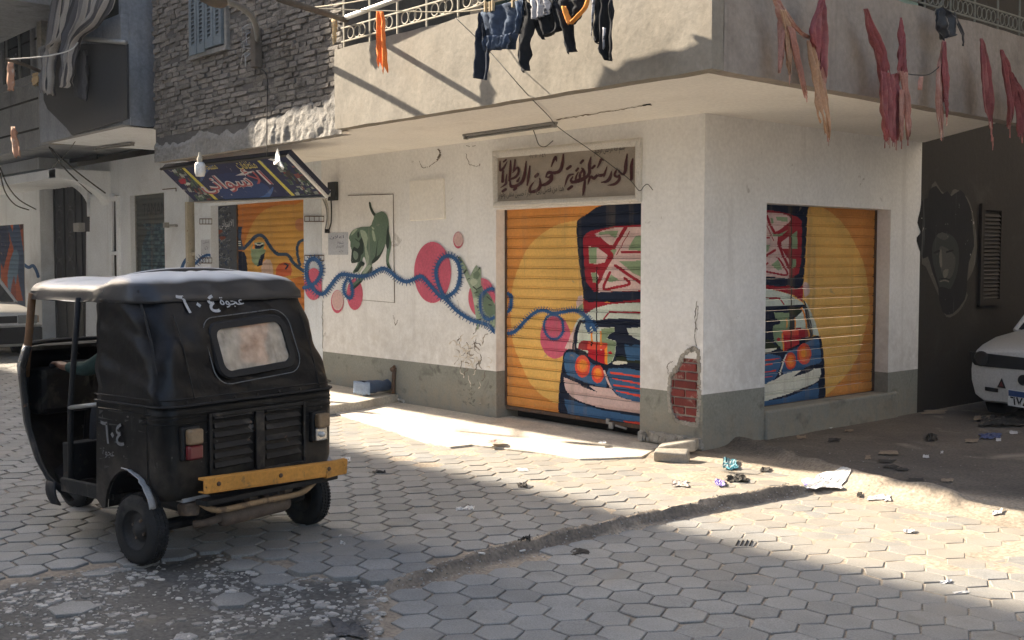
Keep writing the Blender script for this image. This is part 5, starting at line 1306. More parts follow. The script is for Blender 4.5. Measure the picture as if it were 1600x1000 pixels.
for off, b_, m in ((.008, .045, 'sign_white'), (.012, .0, 'sign_red')):
    f, L = on_plane(sp, Zs((388, 424)), Zs((884, 378)), off)
    lettering('lettering', 'الأسوانى', f, .33, MATS[m], ss, wide=L, bold=b_)
f, L = on_plane(sp, Zs((615, 246)), Zs((750, 236)), .008); lettering('lettering', 'منظفات', f, .14, MATS['sign_yellow'], ss, wide=L, bold=.01)
f, L = on_plane(sp, Zs((375, 268)), Zs((482, 258)), .008); lettering('lettering', 'مستحضر', f, .14, MATS['sign_yellow'], ss, wide=L, bold=.01)
# lamp and plastic in front of it
t = thing('sign_lamp', 'white energy saving lamp hanging in front of the blue shop sign', 'lamp', wy(312, 262, 5.62))
c = wy(312.5, 262, 5.62)
MB().lathe([(0, -.10), (.045, -.095), (.058, -.05), (.058, .03), (.045, .055), (.03, .06)], c, (0, 0, 1), 16).build('bulb', MATS['white_plastic'], t, smooth=True)
MB().lathe([(.03, .06), (.032, .10), (.02, .12), (.012, .17)], c, (0, 0, 1), 12).build('holder', MATS['iron_cream'], t, smooth=True)
mb = MB(); c = wy(433, 249, 5.60)
S = zoom(240, 210, 4.547)
pts = [S(p) for p in ((878, 100), (890, 150), (893, 185), (920, 235), (915, 250), (880, 215), (855, 215), (850, 190), (812, 178), (830, 172), (862, 178), (868, 130))]
mb.prism([wy(px, py, 5.60 + .03*math.sin(k*1.9)) for k, (px, py) in enumerate(pts)], (0, .012, 0))
tag(mb.build('plastic_scrap', MATS['white_plastic']), 'torn white plastic caught on a wire at the right end of the blue sign', 'plastic scrap')

# ================================================================== white shops beneath the left houses
ws = thing('shop_row', 'row of whitewashed shop fronts behind the rickshaw with shutters, pillars and an arched entry', 'building', (-18, 8, 0))
X = lambda px: wy(px, 415, YA).x
Zt = lambda px, py: wy(px, py, YA).z
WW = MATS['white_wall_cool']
HT = 3.30
def seg(name, p0, p1, z0, z1, m=WW, y=YA, d=.3, par=None, bevel=0):
    return MB().box((X(p0), y, z0), (X(p1), y + d, z1)).build(name, m, par or ws, bevel=bevel)
seg('pillar', 475, 502.8, -.05, 2.95)
seg('lintel', 330, 475, 2.42, 2.95)
seg('pillar', 305, 330, -.05, 2.95)
seg('pillar', 258, 296, -.05, 2.95)
seg('wall', 205, 305, 2.95, HT); MB().box((X(305), YA+.003, 2.95), (-12.08, YA+.3, 3.0)).build('wall', WW, ws)
seg('lintel', 205, 258, 2.69, 2.95)
seg('wall', 188, 205, -.05, HT)
seg('wall', 136, 188, 2.72, HT)
seg('pillar', 38.5, 64, -.05, HT)
seg('wall', -60, 135, 3.0, HT)
# shop shutter with the small mural
x0, x1 = X(360), X(475)
y2 = YA + .12
P = Paint(lambda px, py: ((lambda v: (v.x, v.z))(wy(px, py, y2))))
OR2, YE2 = lin(196, 122, 56), lin(206, 156, 78)
P.add(YE2, smooth([(610, 930), (640, 800), (680, 680), (730, 590), (800, 530), (900, 500), (1000, 500), (1080, 520), (1080, 1000), (610, 1000)], 3), px=Zs)
P.add(lin(52, 74, 100), [(570, 660), (628, 655), (622, 740), (640, 820), (570, 820)], px=Zs)
P.add(NAVY, smooth([(570, 930), (575, 860), (600, 830), (645, 840), (662, 900), (660, 1000), (570, 1000)], 2, True), px=Zs)
for yy in (760, 775, 790): P.add(MINT, *stroke([(572, yy), (618, yy)], 6, 1), px=Zs)
c2 = [(640, 812), (680, 770), (730, 722), (780, 725), (830, 800), (880, 850), (950, 855), (1000, 920), (1080, 980)]
P.add(lin(50, 72, 96), *stroke(c2, 24), px=Zs); P.add(lin(50, 72, 96), *stroke([(1080, 745), (1030, 770), (1020, 840), (1040, 930)], 20), px=Zs)
P.add(SAGE, smooth([(690, 810), (720, 770), (790, 770), (790, 850), (740, 935), (700, 900)], 2, True), px=Zs); P.add(NAVY, smooth([(715, 790), (745, 770), (780, 785), (760, 810), (725, 812)], 2, True), [(760, 860), (792, 840), (770, 930), (735, 940)], px=Zs)
P.add(WHITE_P, *stroke([(722, 778), (750, 786), (776, 774)], 8), px=Zs); P.add(ORL, [(700, 812), (712, 760), (720, 812)], [(782, 815), (790, 770), (800, 815)], px=Zs)
P.add(lin(198, 170, 152), smooth([(770, 1000), (775, 910), (830, 890), (850, 1000)], 2, True), px=Zs); P.add(lin(190, 96, 60), smooth([(870, 1000), (890, 920), (970, 915), (975, 1000)], 2, True), px=Zs); P.add(NAVY, *stroke([(930, 920), (955, 930), (940, 955)], 12), px=Zs)
P.add(lin(190, 130, 90), ell(1045, 640, 40, 46), px=Zs)
s2 = roller_shutter(ws, '', P, x0, x1, .2, 2.43, lambda u, z, o: Vector((u, y2 - o, z)), 26, OR2, MATS['shutter_paint'], MATS['rusty'])
# patterned grey panel beside it
P = Paint(lambda px, py: ((lambda v: (v.x, v.z))(wy(px, py, y2))))
rnd = random.Random(8)
for k in range(210):
    x = rnd.uniform(412, 548); y = rnd.uniform(500, 940)
    c = rnd.choice((lin(104, 108, 112), lin(120, 124, 126), lin(52, 56, 64), lin(44, 58, 84), lin(36, 38, 46)))
    r = rnd.uniform(5, 15); a0 = rnd.uniform(0, 6)
    P.add(c, *stroke([(x + r*math.cos(a0 + t), y + r*.8*math.sin(a0 + t)) for t in (0, .8, 1.6, 2.4)], rnd.uniform(4, 8), 2), px=Zs)
P.add(lin(120, 60, 44), smooth(blot(470, 690, 24), 2, True), smooth(blot(490, 735, 20), 2, True), px=Zs); P.add(lin(46, 84, 124), smooth(blot(455, 745, 18), 2, True), px=Zs)
pn = MB().box((X(330), y2+.003, .05), (X(359.5), y2+.05, 2.42)).build('painted_panel', MATS['sign_blue'], ws)
paint_sheet('pattern', P, X(330.5), X(359), .1, 2.40, lambda u, z: Vector((u, y2-.004, z)), MATS['paint'], pn, base=lin(74, 78, 84), dz=.012)
f = lambda u, v: Vector((X(333), y2 - .008, 2.08)) + Vector((u, 0, v)); lettering('lettering', 'الاسوانى', f, .14, MATS['sign_white'], pn, wide=.42)
# timber door post with a dark gap, brackets
MB().box((X(296), YA-.06, -.05), (X(299.5), YA+.1, 2.5)).build('door_post', MATS['iron_cream'], ws, bevel=.006)
MB().box((X(299.8), YA+.06, -.05), (X(304.8), YA+.2, 2.9)).build('dark_gap', MATS['black_gap'], ws)
MB().box((X(299.8), YA-.01, 1.70), (X(305), YA+.03, 1.76)).build('door_bar', MATS['iron_cream'], ws)
MB().tube([wy(258, 353, YA-.02), wy(276, 352.5, YA-.16)], .022, 8).build('bracket', MATS['galvanised'], ws)
MB().box((X(275), YA-.20, Zt(276, 356)), (X(278), YA-.13, Zt(276, 348))).build('bracket', MATS['galvanised'], ws)
MB().tube([wy(254, 296, YA-.03), wy(275, 294, YA-.05), wy(275, 299, YA-.05)], .008, 5).build('hook', MATS['rusty'], ws)
for py in (342, 403):
    for q, (pa, pb) in enumerate(((312, 331), (476, 506))):
        mb = MB()
        for dy in (0, 8): mb.tube([wy(pa, py + dy - (4 if q else 0), YA-.01), wy(pb, py + dy - (4 if q else 0), YA-.01)], .006, 4)
        for k in range(5): mb.tube([wy(pa + (pb - pa)*k/4, py - (4 if q else 0), YA-.01), wy(pa + (pb - pa)*k/4, py + 8 - (4 if q else 0), YA-.01)], .004, 4)
        mb.build('wire_mesh', MATS['rusty'], ws)
notice('small paper notice on the white pillar left of the patterned panel', [(314, 375), (328, 374), (328, 396), (314, 397)], [(317, 377, 326, 381, 'اعلان'), (320, 385, 325, 390, 'ت')])
# grey shutter with english letters
P = Paint(lambda px, py: ((lambda v: (v.x, v.z))(wy(px, py, YA + .1))))
Z3l = zoom(0, 200, 4.346)
P.add(lin(78, 96, 104), smooth([(960, 1000), (965, 860), (985, 750), (1030, 680), (1080, 650), (1140, 670), (1140, 1000)], 3, True), px=Z3l)
rnd = random.Random(4)
for k in range(150):
    y = 660 + (k // 10)*24; x = 962 + (k % 10)*18 + (9 if (k//10) % 2 else 0)
    P.add(rnd.choice((lin(62, 84, 96), lin(86, 108, 116), lin(56, 74, 88))), ell(x, y, 9, 11, 8), px=Z3l)
    P.add(lin(38, 48, 56), *stroke([(x - 9, y - 11), (x + 9, y - 11)], 2, 1), px=Z3l)
P.add(lin(78, 82, 80), [(900, 645), (962, 645), (1000, 700), (965, 800), (955, 1000), (895, 1000)], px=Z3l)
s3 = roller_shutter(ws, '', P, X(205), X(258), .2, 2.69, lambda u, z, o: Vector((u, YA + .1 - o, z)), 30, lin(92, 96, 94), MATS['shutter_paint'], MATS['galvanised'])
mat('grey_letter', (.045, .048, .05), .7, .1, 8, 0)
a = wy(223, 337, YA+.085); lettering('lettering', 'TAMAN', lambda u, v: a + Vector((u, 0, v)), .19, MATS['grey_letter'], s3, wide=(wy(259, 337, YA+.085)-a).length)
# white leaf, glazed door edge, arched entry, iron door
MB().prism([wy(140, 309, YA-.04), wy(175, 302, YA-.04), wy(175, 1, YA-.04) * 0 + Vector((X(175), YA-.04, -.02)), Vector((X(134.5), YA-.04, -.02)), wy(134.5, 362, YA-.04), wy(140, 362, YA-.04)], (0, .25, 0)).build('white_panel', WW, ws, bevel=.008)
dz0 = Zt(180, 415)
fr = MB()
for a_, b_ in ((176, 178.6), (186.5, 189.5)): fr.box((X(a_), YA-.05, -.02), (X(b_), YA+.05, 2.70))
fr.box((X(178.6), YA-.05, 2.62), (X(186.5), YA+.05, 2.70)); fr.box((X(178.6), YA-.05, 1.72), (X(186.5), YA+.05, 1.78))
dr = fr.build('door', WW, ws, bevel=.006)
MB().box((X(178.8), YA, -.02), (X(186.3), YA+.03, 2.62)).build('pane', MATS['black_gap'], dr)
MB().box((X(129.5), YA-.16, Zt(140, 362)), (X(138), YA-.04, Zt(140, 348))).build('meter', MATS['galvanised'], ws, bevel=.01)
YD = wx(85, 400, X(64)).y
xd0, xd1 = wy(84, 400, YD).x, wy(136, 400, YD).x
mat('iron_dark', (.018, .020, .026), .55, .2, 4, .2, 40, spec=.4); mat('iron_grey', (.075, .08, .09), .55, .2, 6, .1, 40)
idr = MB().box((xd0-.2, YD, -.05), (xd1+.4, YD+.05, 3.2)).build('iron_door', MATS['iron_dark'], ws)
for px, zz in ((93, 345), (110, 345), (93, 388), (110, 386), (93, 305), (110, 305), (93, 425), (110, 424)):
    c = wy(px, zz, YD-.02)
    MB().tube([c + Vector((.17*math.cos(k*math.pi/10), 0, .22*math.sin(k*math.pi/10))) for k in range(21)], .014, 5, caps=False).build('oval', MATS['iron_grey'], idr)
for px in (86, 101, 118, 128): 
    c = wy(px, 400, YD-.02); MB().box((c.x-.02, YD-.03, -.05), (c.x+.02, YD, 3.1)).build('bar', MATS['iron_dark'], idr)
MB().box((X(64), YA+.3, -.05), (X(64)-.25, YD, 3.2)).build('pillar', WW, ws)
MB().box((X(136), YA+.21, -.05), (X(136)+.25, YD, 3.2)).build('pillar', WW, ws)
# canopy slab and its curved bracket
YP = 6.55
ca = wy(0, 288, YP); cbp = wy(86.5, 262, YP)
zc0, zc1 = wy(86.5, 278, YP).z, wy(86.5, 263, YP).z
MB().box((-27.5, YP, zc0), (cbp.x, YA, zc1)).build('canopy', WW, ws, bevel=.01)
prof = []
xa = cbp.x; pe = wy(140, 338, YA-.02)
n = 12
for k in range(n + 1):
    t = k/n*math.pi/2; prof.append((YP + (YA - YP)*math.sin(t), zc0 - (zc0 - pe.z)*(1 - math.cos(t))))
poly = [Vector((xa - .30, y, z)) for y, z in prof] + [Vector((xa - .30, YA, zc0))]
MB().prism([Vector((xa-.3, YP, zc1-.002))] + poly[:-1] + [Vector((xa-.3, YA, zc1-.002))], (.295, 0, 0)).build('curved_bracket', WW, ws)
# arch face between canopy and pillar
arch = []
for k in range(13):
    t = k/12*math.pi/2; a_ = (87 + 53*math.sin(t), 285 + (338 - 285)*(1 - math.cos(t))); arch.append(wy(a_[0], a_[1], YA-.05))
MB().prism([wy(87, 262, YA-.05), wy(141, 300, YA-.05)][:1] + [Vector((X(142), YA-.05, 3.02)), Vector((X(142), YA-.05, arch[-1].z))] + arch[::-1][1:], (0, .3, 0)).build('arch', WW, ws)
# painted shutter at the far left
P = Paint(TW)
rnd = random.Random(21)
for col, poly in ((lin(150, 78, 54), [(0, 325), (38, 325), (38, 470), (0, 470)]), (lin(54, 74, 104), smooth([(5, 322), (22, 322), (30, 360), (38, 420), (38, 480), (28, 440), (20, 390), (8, 350)], 2, True)), (lin(40, 52, 80), [(-5, 322), (6, 322), (14, 380), (4, 420), (-5, 400)]), (lin(90, 116, 140), smooth([(10, 430), (20, 390), (28, 400), (24, 440), (14, 470)], 2, True)), (lin(176, 92, 56), [(12, 345), (20, 340), (18, 362)]), (lin(70, 50, 52), [(28, 325), (38, 325), (38, 352), (30, 360)]), (lin(120, 60, 52), smooth([(14, 470), (20, 430), (24, 470)], 2, True))): P.add(col, poly)
roller_shutter(ws, '', P, X(-40), X(38), .15, 2.35, lambda u, z, o: Vector((u, YA + .02 - o, z)), 24, lin(70, 86, 110), MATS['shutter_paint'], MATS['galvanised'])
seg('lintel', -60, 38.4, 2.35, 3.0)
P = Paint(TW); P.add(CORD, *stroke([(36, 412), (45, 418), (52, 415), (58, 425), (60, 432)], 5))
paint_sheet('painted_cord', P, X(38.7), X(63.5), 1.2, 1.8, wallfn(.004), MATS['paint'], ws)
P = Paint(TW); P.add(CORD, *stroke([(294, 402), (288, 410), (284, 420)], 5)); paint_sheet('painted_cord', P, X(280), X(295.6), 1.3, 1.9, wallfn(.004), MATS['paint'], ws)
P = Paint(TW); P.add(CORD, *stroke([(306, 412), (316, 402), (326, 398), (332, 402)], 4)); P.add(CORD, *teeth([(306, 412), (316, 402), (326, 398)], 7, 1.5, 2.5, both=True)); paint_sheet('painted_cord', P, X(305.2), X(329.5), 1.3, 1.9, wallfn(.004), MATS['paint'], ws)

# ================================================================== the dark house with the curtained balcony
dh = thing('balcony_house', 'dark rendered house on the left with a curtained corner balcony above the shops', 'building', (-18, 7, 3.3))
ZB = 3.295
XBR = -13.54
YBF = 5.56
GR = MATS['grey_render']
MB().prism([(-16.35, YBF, ZB), (XBR, YBF, ZB), (XBR, 7.46, ZB), (-16.35, 7.46, ZB)], (0, 0, .1)).build('soffit', WW, dh)
bl = wy(62, 222, YBF).x
MB().box((bl, YBF-.004, ZB-.004), (XBR+.004, YBF+.1, ZB+1.35)).build('balcony_front', GR, dh, bevel=.01)
pc = wy(187, 100, YBF).x
MB().box((pc, YBF+.001, ZB+1.35), (XBR+.004, YBF+.35, 6.2)).build('corner_pillar', GR, dh)
MB().box((XBR-.15, YBF+.1, ZB), (XBR+.003, 7.4, 6.2)).build('side_wall', GR, dh)
MB().box((bl, YBF+.9, ZB+.1), (XBR-.16, YBF+1.0, 6.2)).build('inner_wall', MATS['black_gap'], dh)
MB().box((bl-.01, YBF-.003, ZB), (bl+.16, YBF+.3, 6.2)).build('corner_pillar', MATS['old_plaster'], dh)
mat('dark_sheet', (.022, .024, .028), .7, .2, 2, .15, 20)
S2 = zoom(0, 0, 3.846)
MB().prism([wy(*S2(p), YBF-.05) for p in ((262, 330), (500, 262), (758, 262), (764, 712), (600, 765), (430, 812), (400, 770), (285, 655), (262, 600))], (0, .03, 0)).build('sheet_panel', MATS['dark_sheet'], dh)
MB().tube([wy(*S2((490, 232)), YBF-.10), wy(*S2((755, 255)), YBF-.06)], .03, 8).build('rail', MATS['galvanised'], dh, smooth=True)
YW = 6.25
zwb = wy(30, 236, YW).z
MB().box((-30, YW, zwb), (bl-.02, YA+.2, 6.5)).build('side_wing', GR, dh)
MB().box((-30, 6.9, HT-.05), (wy(61, 250, 6.9).x, YA+.1, zwb+.01)).build('ledge', WW, dh)
for py0, py1 in ((172, 153), (216, 202), (85, 70)):
    a, b = wy(0, py0, YW), wy(58, py1, YW)
    MB().box((-30, YW-.012, a.z-.015), (bl-.03, YW-.001, a.z+.015)).build('groove', MATS['black_gap'], dh)
wn0, wn1 = wy(7, 30, YW), wy(53, 118, YW)
win = MB()
for lo, hi in (((wn0.x-.1, YW-.05, wn1.z-.1), (wn0.x, YW, wn0.z+.3)), ((wn1.x, YW-.05, wn1.z-.1), (wn1.x+.1, YW, wn0.z+.3)), ((wn0.x, YW-.06, wn1.z-.12), (wn1.x, YW, wn1.z)), ((wn0.x, YW-.05, wn0.z+.2), (wn1.x, YW, wn0.z+.3))): win.box(lo, hi)
wo = win.build('window', GR, dh)
mat('dull_glass', (.05, .06, .07), .25, .2, 3, 0, spec=.5)
MB().box((wn0.x, YW-.012, wn1.z), (wn1.x, YW-.004, wn0.z+.2)).build('pane', MATS['dull_glass'], wo)
for f_ in (.08, .55): MB().box((wn0.x + (wn1.x-wn0.x)*f_, YW-.035, wn1.z), (wn0.x + (wn1.x-wn0.x)*f_ + .05, YW-.013, wn0.z+.2)).build('mullion', MATS['galvanised'], wo)
# upper floors out of view; the bays are added to shade the brick wall
MB().box((-15.3, 4.5, 5.72), (-13.8, YBF+.1, 13)).build('shading_bay', GR, dh)
MB().box((-36, 4.5, 5.0), (-15.3, YBF+.1, 13)).build('shading_bay', GR, dh)
MB().box((-30, YBF+.1, 6.2), (-13.3, 14, 13)).build('upper_storeys', GR, dh)
MB().box((-13.3, 6.2, 9.5), (-9.06, 14, 13)).build('upper_storeys', GR, bk)
MB().box((-30, 7.8, -.05), (-12.08, 8.9, -.04)).build('threshold', MATS['screed'], ws)
MB().box((-30, 8.9, -.05), (-12.1, 9.0, 6.2)).build('back_wall', MATS['black_gap'], ws)
# recess above the canopy
MB().box((wy(60, 250, 7.44).x, 7.43, wy(60, 264, 7.44).z), (wy(152, 250, 7.44).x, 7.46, wy(60, 240, 7.44).z)).build('dark_recess', MATS['black_gap'], dh)
# curtain
mat('curtain', (1, 1, 1), .95, .12, 5, .3, 60, attr=True, dist=.003)
def stripes(n, seed):
    rn = random.Random(seed); pal = [rn.choice(((.30, .29, .28), (.09, .09, .10), (.045, .045, .05), (.36, .34, .31), (.16, .16, .17))) for _ in range(n)]
    return lambda u, v: pal[min(n-1, int(u*n))]
ct = thing('striped_curtain', 'long grey and white striped curtain draped over the dark balcony', 'curtain', wy(120, 60, YBF-.2))
cloth('drape', [S2(p) for p in ((320, -40), (290, 250), (262, 330), (255, 560))], [S2(p) for p in ((440, -40), (400, 200), (330, 330), (322, 580))], lambda a, b: wy(a, b, YBF-.22), MATS['curtain'], ct, 3, .05, rows=20, cols=45, colfn=stripes(26, 3), seed=3, rag=.04)
cloth('drape', [S2(p) for p in ((430, -40), (400, 160), (385, 330), (370, 525))], [S2(p) for p in ((700, -40), (620, 120), (470, 240), (430, 440), (405, 530))], lambda a, b: wy(a, b, YBF-.26), MATS['curtain'], ct, 4, .05, rows=22, cols=61, colfn=stripes(40, 9), seed=4)
cloth('drape', [S2(p) for p in ((440, 300), (450, 450), (455, 580))], [S2(p) for p in ((530, 300), (530, 450), (525, 610))], lambda a, b: wy(a, b, YBF-.12), MATS['curtain'], ct, 3, .03, rows=12, cols=17, colfn=lambda u, v: (.035, .036, .04) if int(u*9) % 2 else (.06, .06, .065), seed=5)
t = pole('short dark pole and line sticking out left of the curtained balcony', [wy(64, 112, YBF-.1), wy(38, 101, YBF-.5), wy(12, 93, YBF-.9)], .025, MATS['weathered_wood'])
wire('clothes_line', 'white line from the short pole to the striped curtain', [wy(10, 93, YBF-.9), wy(70, 88, YBF-.6), wy(110, 78, YBF-.35), wy(125, 62, YBF-.2)], .008, MATS['sign_frame'], cat='clothes line')
fabric('peach_cloth', (.42, .24, .16), stain=((.52, .48, .42), .56, 5))
tag(cloth('peach_rag', [(13, 97), (13, 115), (14, 143)], [(20, 98), (20, 115), (19, 143)], lambda a, b: wy(a, b, YBF-.9), MATS['peach_cloth'], None, 1, .03, cols=7, rag=.1, seed=41), 'peach and white rag hanging from the short pole at the left edge', 'rag')
tag(cloth('peach_rag', [(16, 198), (17, 220), (22, 252)], [(24, 198), (28, 222), (32, 248)], lambda a, b: wy(a, b, YBF-.6), MATS['peach_cloth'], None, 1.5, .03, cols=9, rag=.22, seed=42), 'larger peach rag hanging lower beneath the dark house at the left edge', 'rag')
tag(cloth('peach_rag', [(50, 115), (50, 125), (54, 136)], [(61, 112), (62, 125), (60, 135)], lambda a, b: wy(a, b, YBF-.2), MATS['straw_rag'], None, 1.5, .03, cols=7, rag=.3, seed=43), 'frayed straw rag wrapped round the corner of the curtained balcony', 'rag')
batten('strip_light', 'strip light under the curtained balcony of the dark house', (148, 230), (208, 222), ZB - .01)
for k, (lab, pts) in enumerate((('slack black cable crossing from the dark balcony down to the white panel', [wy(77, 230, 5.7), wy(100, 262, 6.5), wy(143, 303, 7.3)]), ('second slack cable crossing behind the first under the dark balcony', [wy(80, 232, 5.9), wy(120, 268, 6.8), wy(165, 302, 7.3)]), ('thin cable running from the dark balcony left down to the canopy', [wy(125, 210, 5.7), wy(100, 245, 6.2), wy(80, 262, 6.5)]), ('thick black cable looping down across the left entry canopy', [wy(0, 262, 6.0), wy(12, 290, 6.3), wy(30, 312, 6.8), wy(56, 327, 7.3)]), ('second thick cable looping lower across the left entry canopy', [wy(0, 270, 6.0), wy(8, 300, 6.4), wy(24, 320, 7.0), wy(45, 328, 7.4)]))):
    wire('power_cable', lab, pts, .012 if k != 2 else .006, MATS['cable'])
# ================================================================== auto rickshaw
mat('black_paint', (.005, .0055, .006), .46, .25, 3, .25, 14, spec=.22, coat=.0, world=False, dist=.006, splash=((.075, .064, .052), .33, .62, .7), stain=((.035, .034, .033), .58, 5, .08, .7), stain2=((.16, .15, .14), .665, 13, .025, .8), fine=.1)
mat('black_worn', (.008, .008, .008), .6, .25, 5, .25, 40, spec=.4, world=False, stain=((.09, .075, .06), .56, 6, .12, .8), stain2=((.14, .07, .035), .66, 13, .05), fine=.12)
mat('vinyl', (.005, .0055, .007), .40, .2, 2.5, .35, 7, spec=.26, world=False, dist=.02, stain=((.018, .019, .021), .60, 3, .15, .7), fine=.08)
mat('roof_vinyl', (.020, .021, .024), .40, .2, 2.5, .22, 6, spec=.55, world=False, dist=.02, dust_sheen=((.62, .64, .66), 1.0), fine=.06)  # bright sky sheen on the roof top painted in with the dust
mat('rubber_trim', (.018, .018, .019), .65, .1, 5, .1, 40, world=False)
mat('tyre', (.022, .022, .022), .85, .15, 8, .4, 50, world=False, stain=((.075, .07, .062), .55, 5, .15, .7))
mat('wheel_rim', (.035, .034, .033), .7, .2, 8, .2, 50, world=False, stain=((.08, .07, .06), .55, 9, .1, .7))
mat('bumper_yellow', (.55, .26, .055), .65, .15, 5, .2, 30, world=False, stain=((.20, .12, .05), .62, 12, .06, .8), stain2=((.05, .035, .025), .70, 22, .03))
mat('lamp_amber', (.22, .15, .085), .3, .15, 6, 0, spec=.6, coat=.4, world=False); mat('lamp_red', (.13, .008, .012), .3, .1, 6, 0, spec=.6, coat=.4, world=False)
mat('lamp_chrome', (.6, .6, .58), .25, .1, 9, .2, 60, metal=.8)
mat('fender_grey', (.33, .33, .33), .6, .2, 8, .3, 40, world=False)
mat('old_steel', (.14, .105, .08), .7, .3, 9, .4, 50, world=False, stain=((.26, .18, .11), .54, 9, .12))
mat('tan_steel', (.30, .20, .11), .75, .25, 9, .3, 50, world=False, stain=((.12, .08, .05), .56, 10))
mat('pillar_brown', (.16, .085, .04), .7, .2, 8, .2, 40, world=False)
mat('faded_print', (.42, .43, .44), .8, .1, 8, 0, world=False, stain=((.12, .12, .12), .6, 30, .05))
mat('scuff', (.075, .074, .072), .8, .2, 8, 0, world=False)
mat('grey_print', (.16, .165, .17), .8, .1, 8, 0, world=False, stain=((.04, .04, .04), .58, 30, .05))
mat('seat_vinyl', (.035, .02, .018), .55, .2, 6, .2, 40, world=False)
m = mat('plastic_window', (.58, .50, .40), .30, .35, 6, .1, 14, spec=.4, world=False, alpha=.72, stain=((.20, .15, .11), .56, 5, .15, .7)); 
m = mat('windscreen', (.55, .58, .58), .08, .1, 5, 0, spec=.5, world=False, alpha=.12)

RK = thing('auto_rickshaw', 'black three wheeled auto rickshaw with vinyl hood and yellow rear bumper', 'auto rickshaw', (-5.92, 3.05, 0.0), math.atan2(-.2, -.98))
V = Vector
def interp(tab, z, k): return float(np.interp(z, [t[0] for t in tab], [t[k] for t in tab]))
SEC = [(.36, .585, -.185, .09), (.45, .612, -.205, .09), (.855, .622, -.212, .10), (.92, .624, -.20, .10), (1.05, .62, -.160, .12), (1.2, .616, -.112, .13), (1.32, .61, -.058, .14), (1.41, .60, .0, .15), (1.46, .598, .02, .14), (1.50, .588, .042, .13), (1.53, .562, .07, .13), (1.552, .505, .12, .13), (1.57, .38, .20, .12), (1.58, .17, .32, .08), (1.584, .02, .42, .01)]
def outline(z, xf, squeeze=1.0, nside=10, ncorn=8, nrear=34):
    w, xr, r = interp(SEC, z, 1), interp(SEC, z, 2), interp(SEC, z, 3)
    pts = []
    for k in range(nside):
        t = k/nside; x = xf + (xr + r - xf)*t; pts.append((x, w*(squeeze + (1 - squeeze)*min(1, t*1.25))))
    for k in range(ncorn):
        a = math.pi/2*k/ncorn; pts.append((xr + r - r*math.sin(a), w - r + r*math.cos(a)))
    for k in range(nrear + 1): pts.append((xr, (w - r)*(1 - 2*k/nrear)))
    return pts[:nside + ncorn] + pts[nside + ncorn:] + [(x, -y) for x, y in pts[:nside + ncorn][::-1]]
def rear_x(z): return interp(SEC, z, 2)
WC = V((0, -.045, 1.155)); WA = R(3.5)
def win_uv(y, z):
    u = -(y - WC.y); v = z - WC.z
    return u*math.cos(WA) + v*math.sin(WA), -u*math.sin(WA) + v*math.cos(WA)
def win_pt(u, v, out):
    a, b = u*math.cos(WA) - v*math.sin(WA), u*math.sin(WA) + v*math.cos(WA)
    z = WC.z + b
    return V((rear_x(z) - out, WC.y - a, z))
def shell(levels, xf, squeeze, name, m, wr=.006, skip=False, sag=0.0):
    rings = [outline(z, xf, squeeze) for z in levels]; n = len(rings[0]); mb = MB()
    for z, rg in zip(levels, rings):
        for k, (x, y) in enumerate(rg):
            s = k/(n - 1)*3.2
            e = wr*(N(s*1.3, z*3.0, 1.6, 2) + .7*N(s*2.5 + z*1.5, z*5 + s, 2, 7)) - .007*max(0, math.sin((z - .9)*5.2))*(.5 + .5*math.sin(s*5))*(wr/.012)
            L = math.hypot(x - .4, y) or 1; zz = z
            if sag and x > .3: zz = max(z, 1.405 + .045*sstep(.36, .5, x)) - sag*math.sin((x - .3)/1.1*math.pi)*(.5 + .5*N(x*2, y*2, 1, 3)) - .012*(x - .3)
            if sag:                                        # the front flap sits lower and narrower than the hooped rear part
                q = sstep(.37, .47, x); zz -= .030*q; y *= (1 - .055*q)*(1.018 if z < 1.47 else 1); x -= .014 if z < 1.47 and x < .3 else 0
            mb.v.append((x + (x - .4)/L*e, y + y/L*e*1.4, zz + .5*e))
    for j in range(len(levels) - 1):
        for k in range(n - 1):
            a, b, c, d = j*n+k, j*n+k+1, (j+1)*n+k+1, (j+1)*n+k
            if skip:
                q = [V(mb.v[i]) for i in (a, b, c, d)]; ce = sum(q, V())/4
                if ce.x < .05 and all(True for _ in (1,)):
                    u, v = win_uv(ce.y, ce.z)
                    if abs(u) < .258 and abs(v) < .128: continue
            mb.f.append((a, b, c, d)); mb.m.append(0)
    return mb.build(name, m, RK, local=True, smooth=True, solid=.004)
lv = [.86 + .568*k/34 for k in range(35)]
hood = shell(lv, .40, 1.0, 'rear_hood', MATS['vinyl'], .021, skip=True)
roof = shell([1.415, 1.43, 1.455, 1.48, 1.50, 1.517, 1.532, 1.545, 1.556, 1.565, 1.573, 1.579, 1.584], 1.36, .80, 'roof', MATS['roof_vinyl'], .012, sag=.02)
# hoop line across the roof, seams, hem with studs
hp = []
for k in range(25):
    t = k/24; z = None
    y = .60*math.cos(math.pi*t); zz = 1.41 + .185*math.sin(math.pi*t)**.55
    hp.append((.36, y*.98, zz-.014))
MB().tube(hp, .020, 8).build('roof_hoop', MATS['roof_vinyl'], RK, local=True, smooth=True)
for s in (1,):
    q = []
    for z in lv[::2] + [1.44, 1.48]:
        w, xr, r = interp(SEC, z, 1), interp(SEC, z, 2), interp(SEC, z, 3); a = R(40)
        q.append((xr + r - r*math.sin(a) + .004, s*(w - r + r*math.cos(a) - .004), z))
    MB().tube(q, .007, 6).build('piping', MATS['rubber_trim'], RK, local=True, smooth=True)
for z, rr in ((.868, .007), (.905, .004)):
    MB().tube([(x - (.012 if x < .2 else 0), y*1.012, z) for x, y in outline(z, .40)], rr, 6).build('hem', MATS['rubber_trim'], RK, local=True, smooth=True)
st = MB()
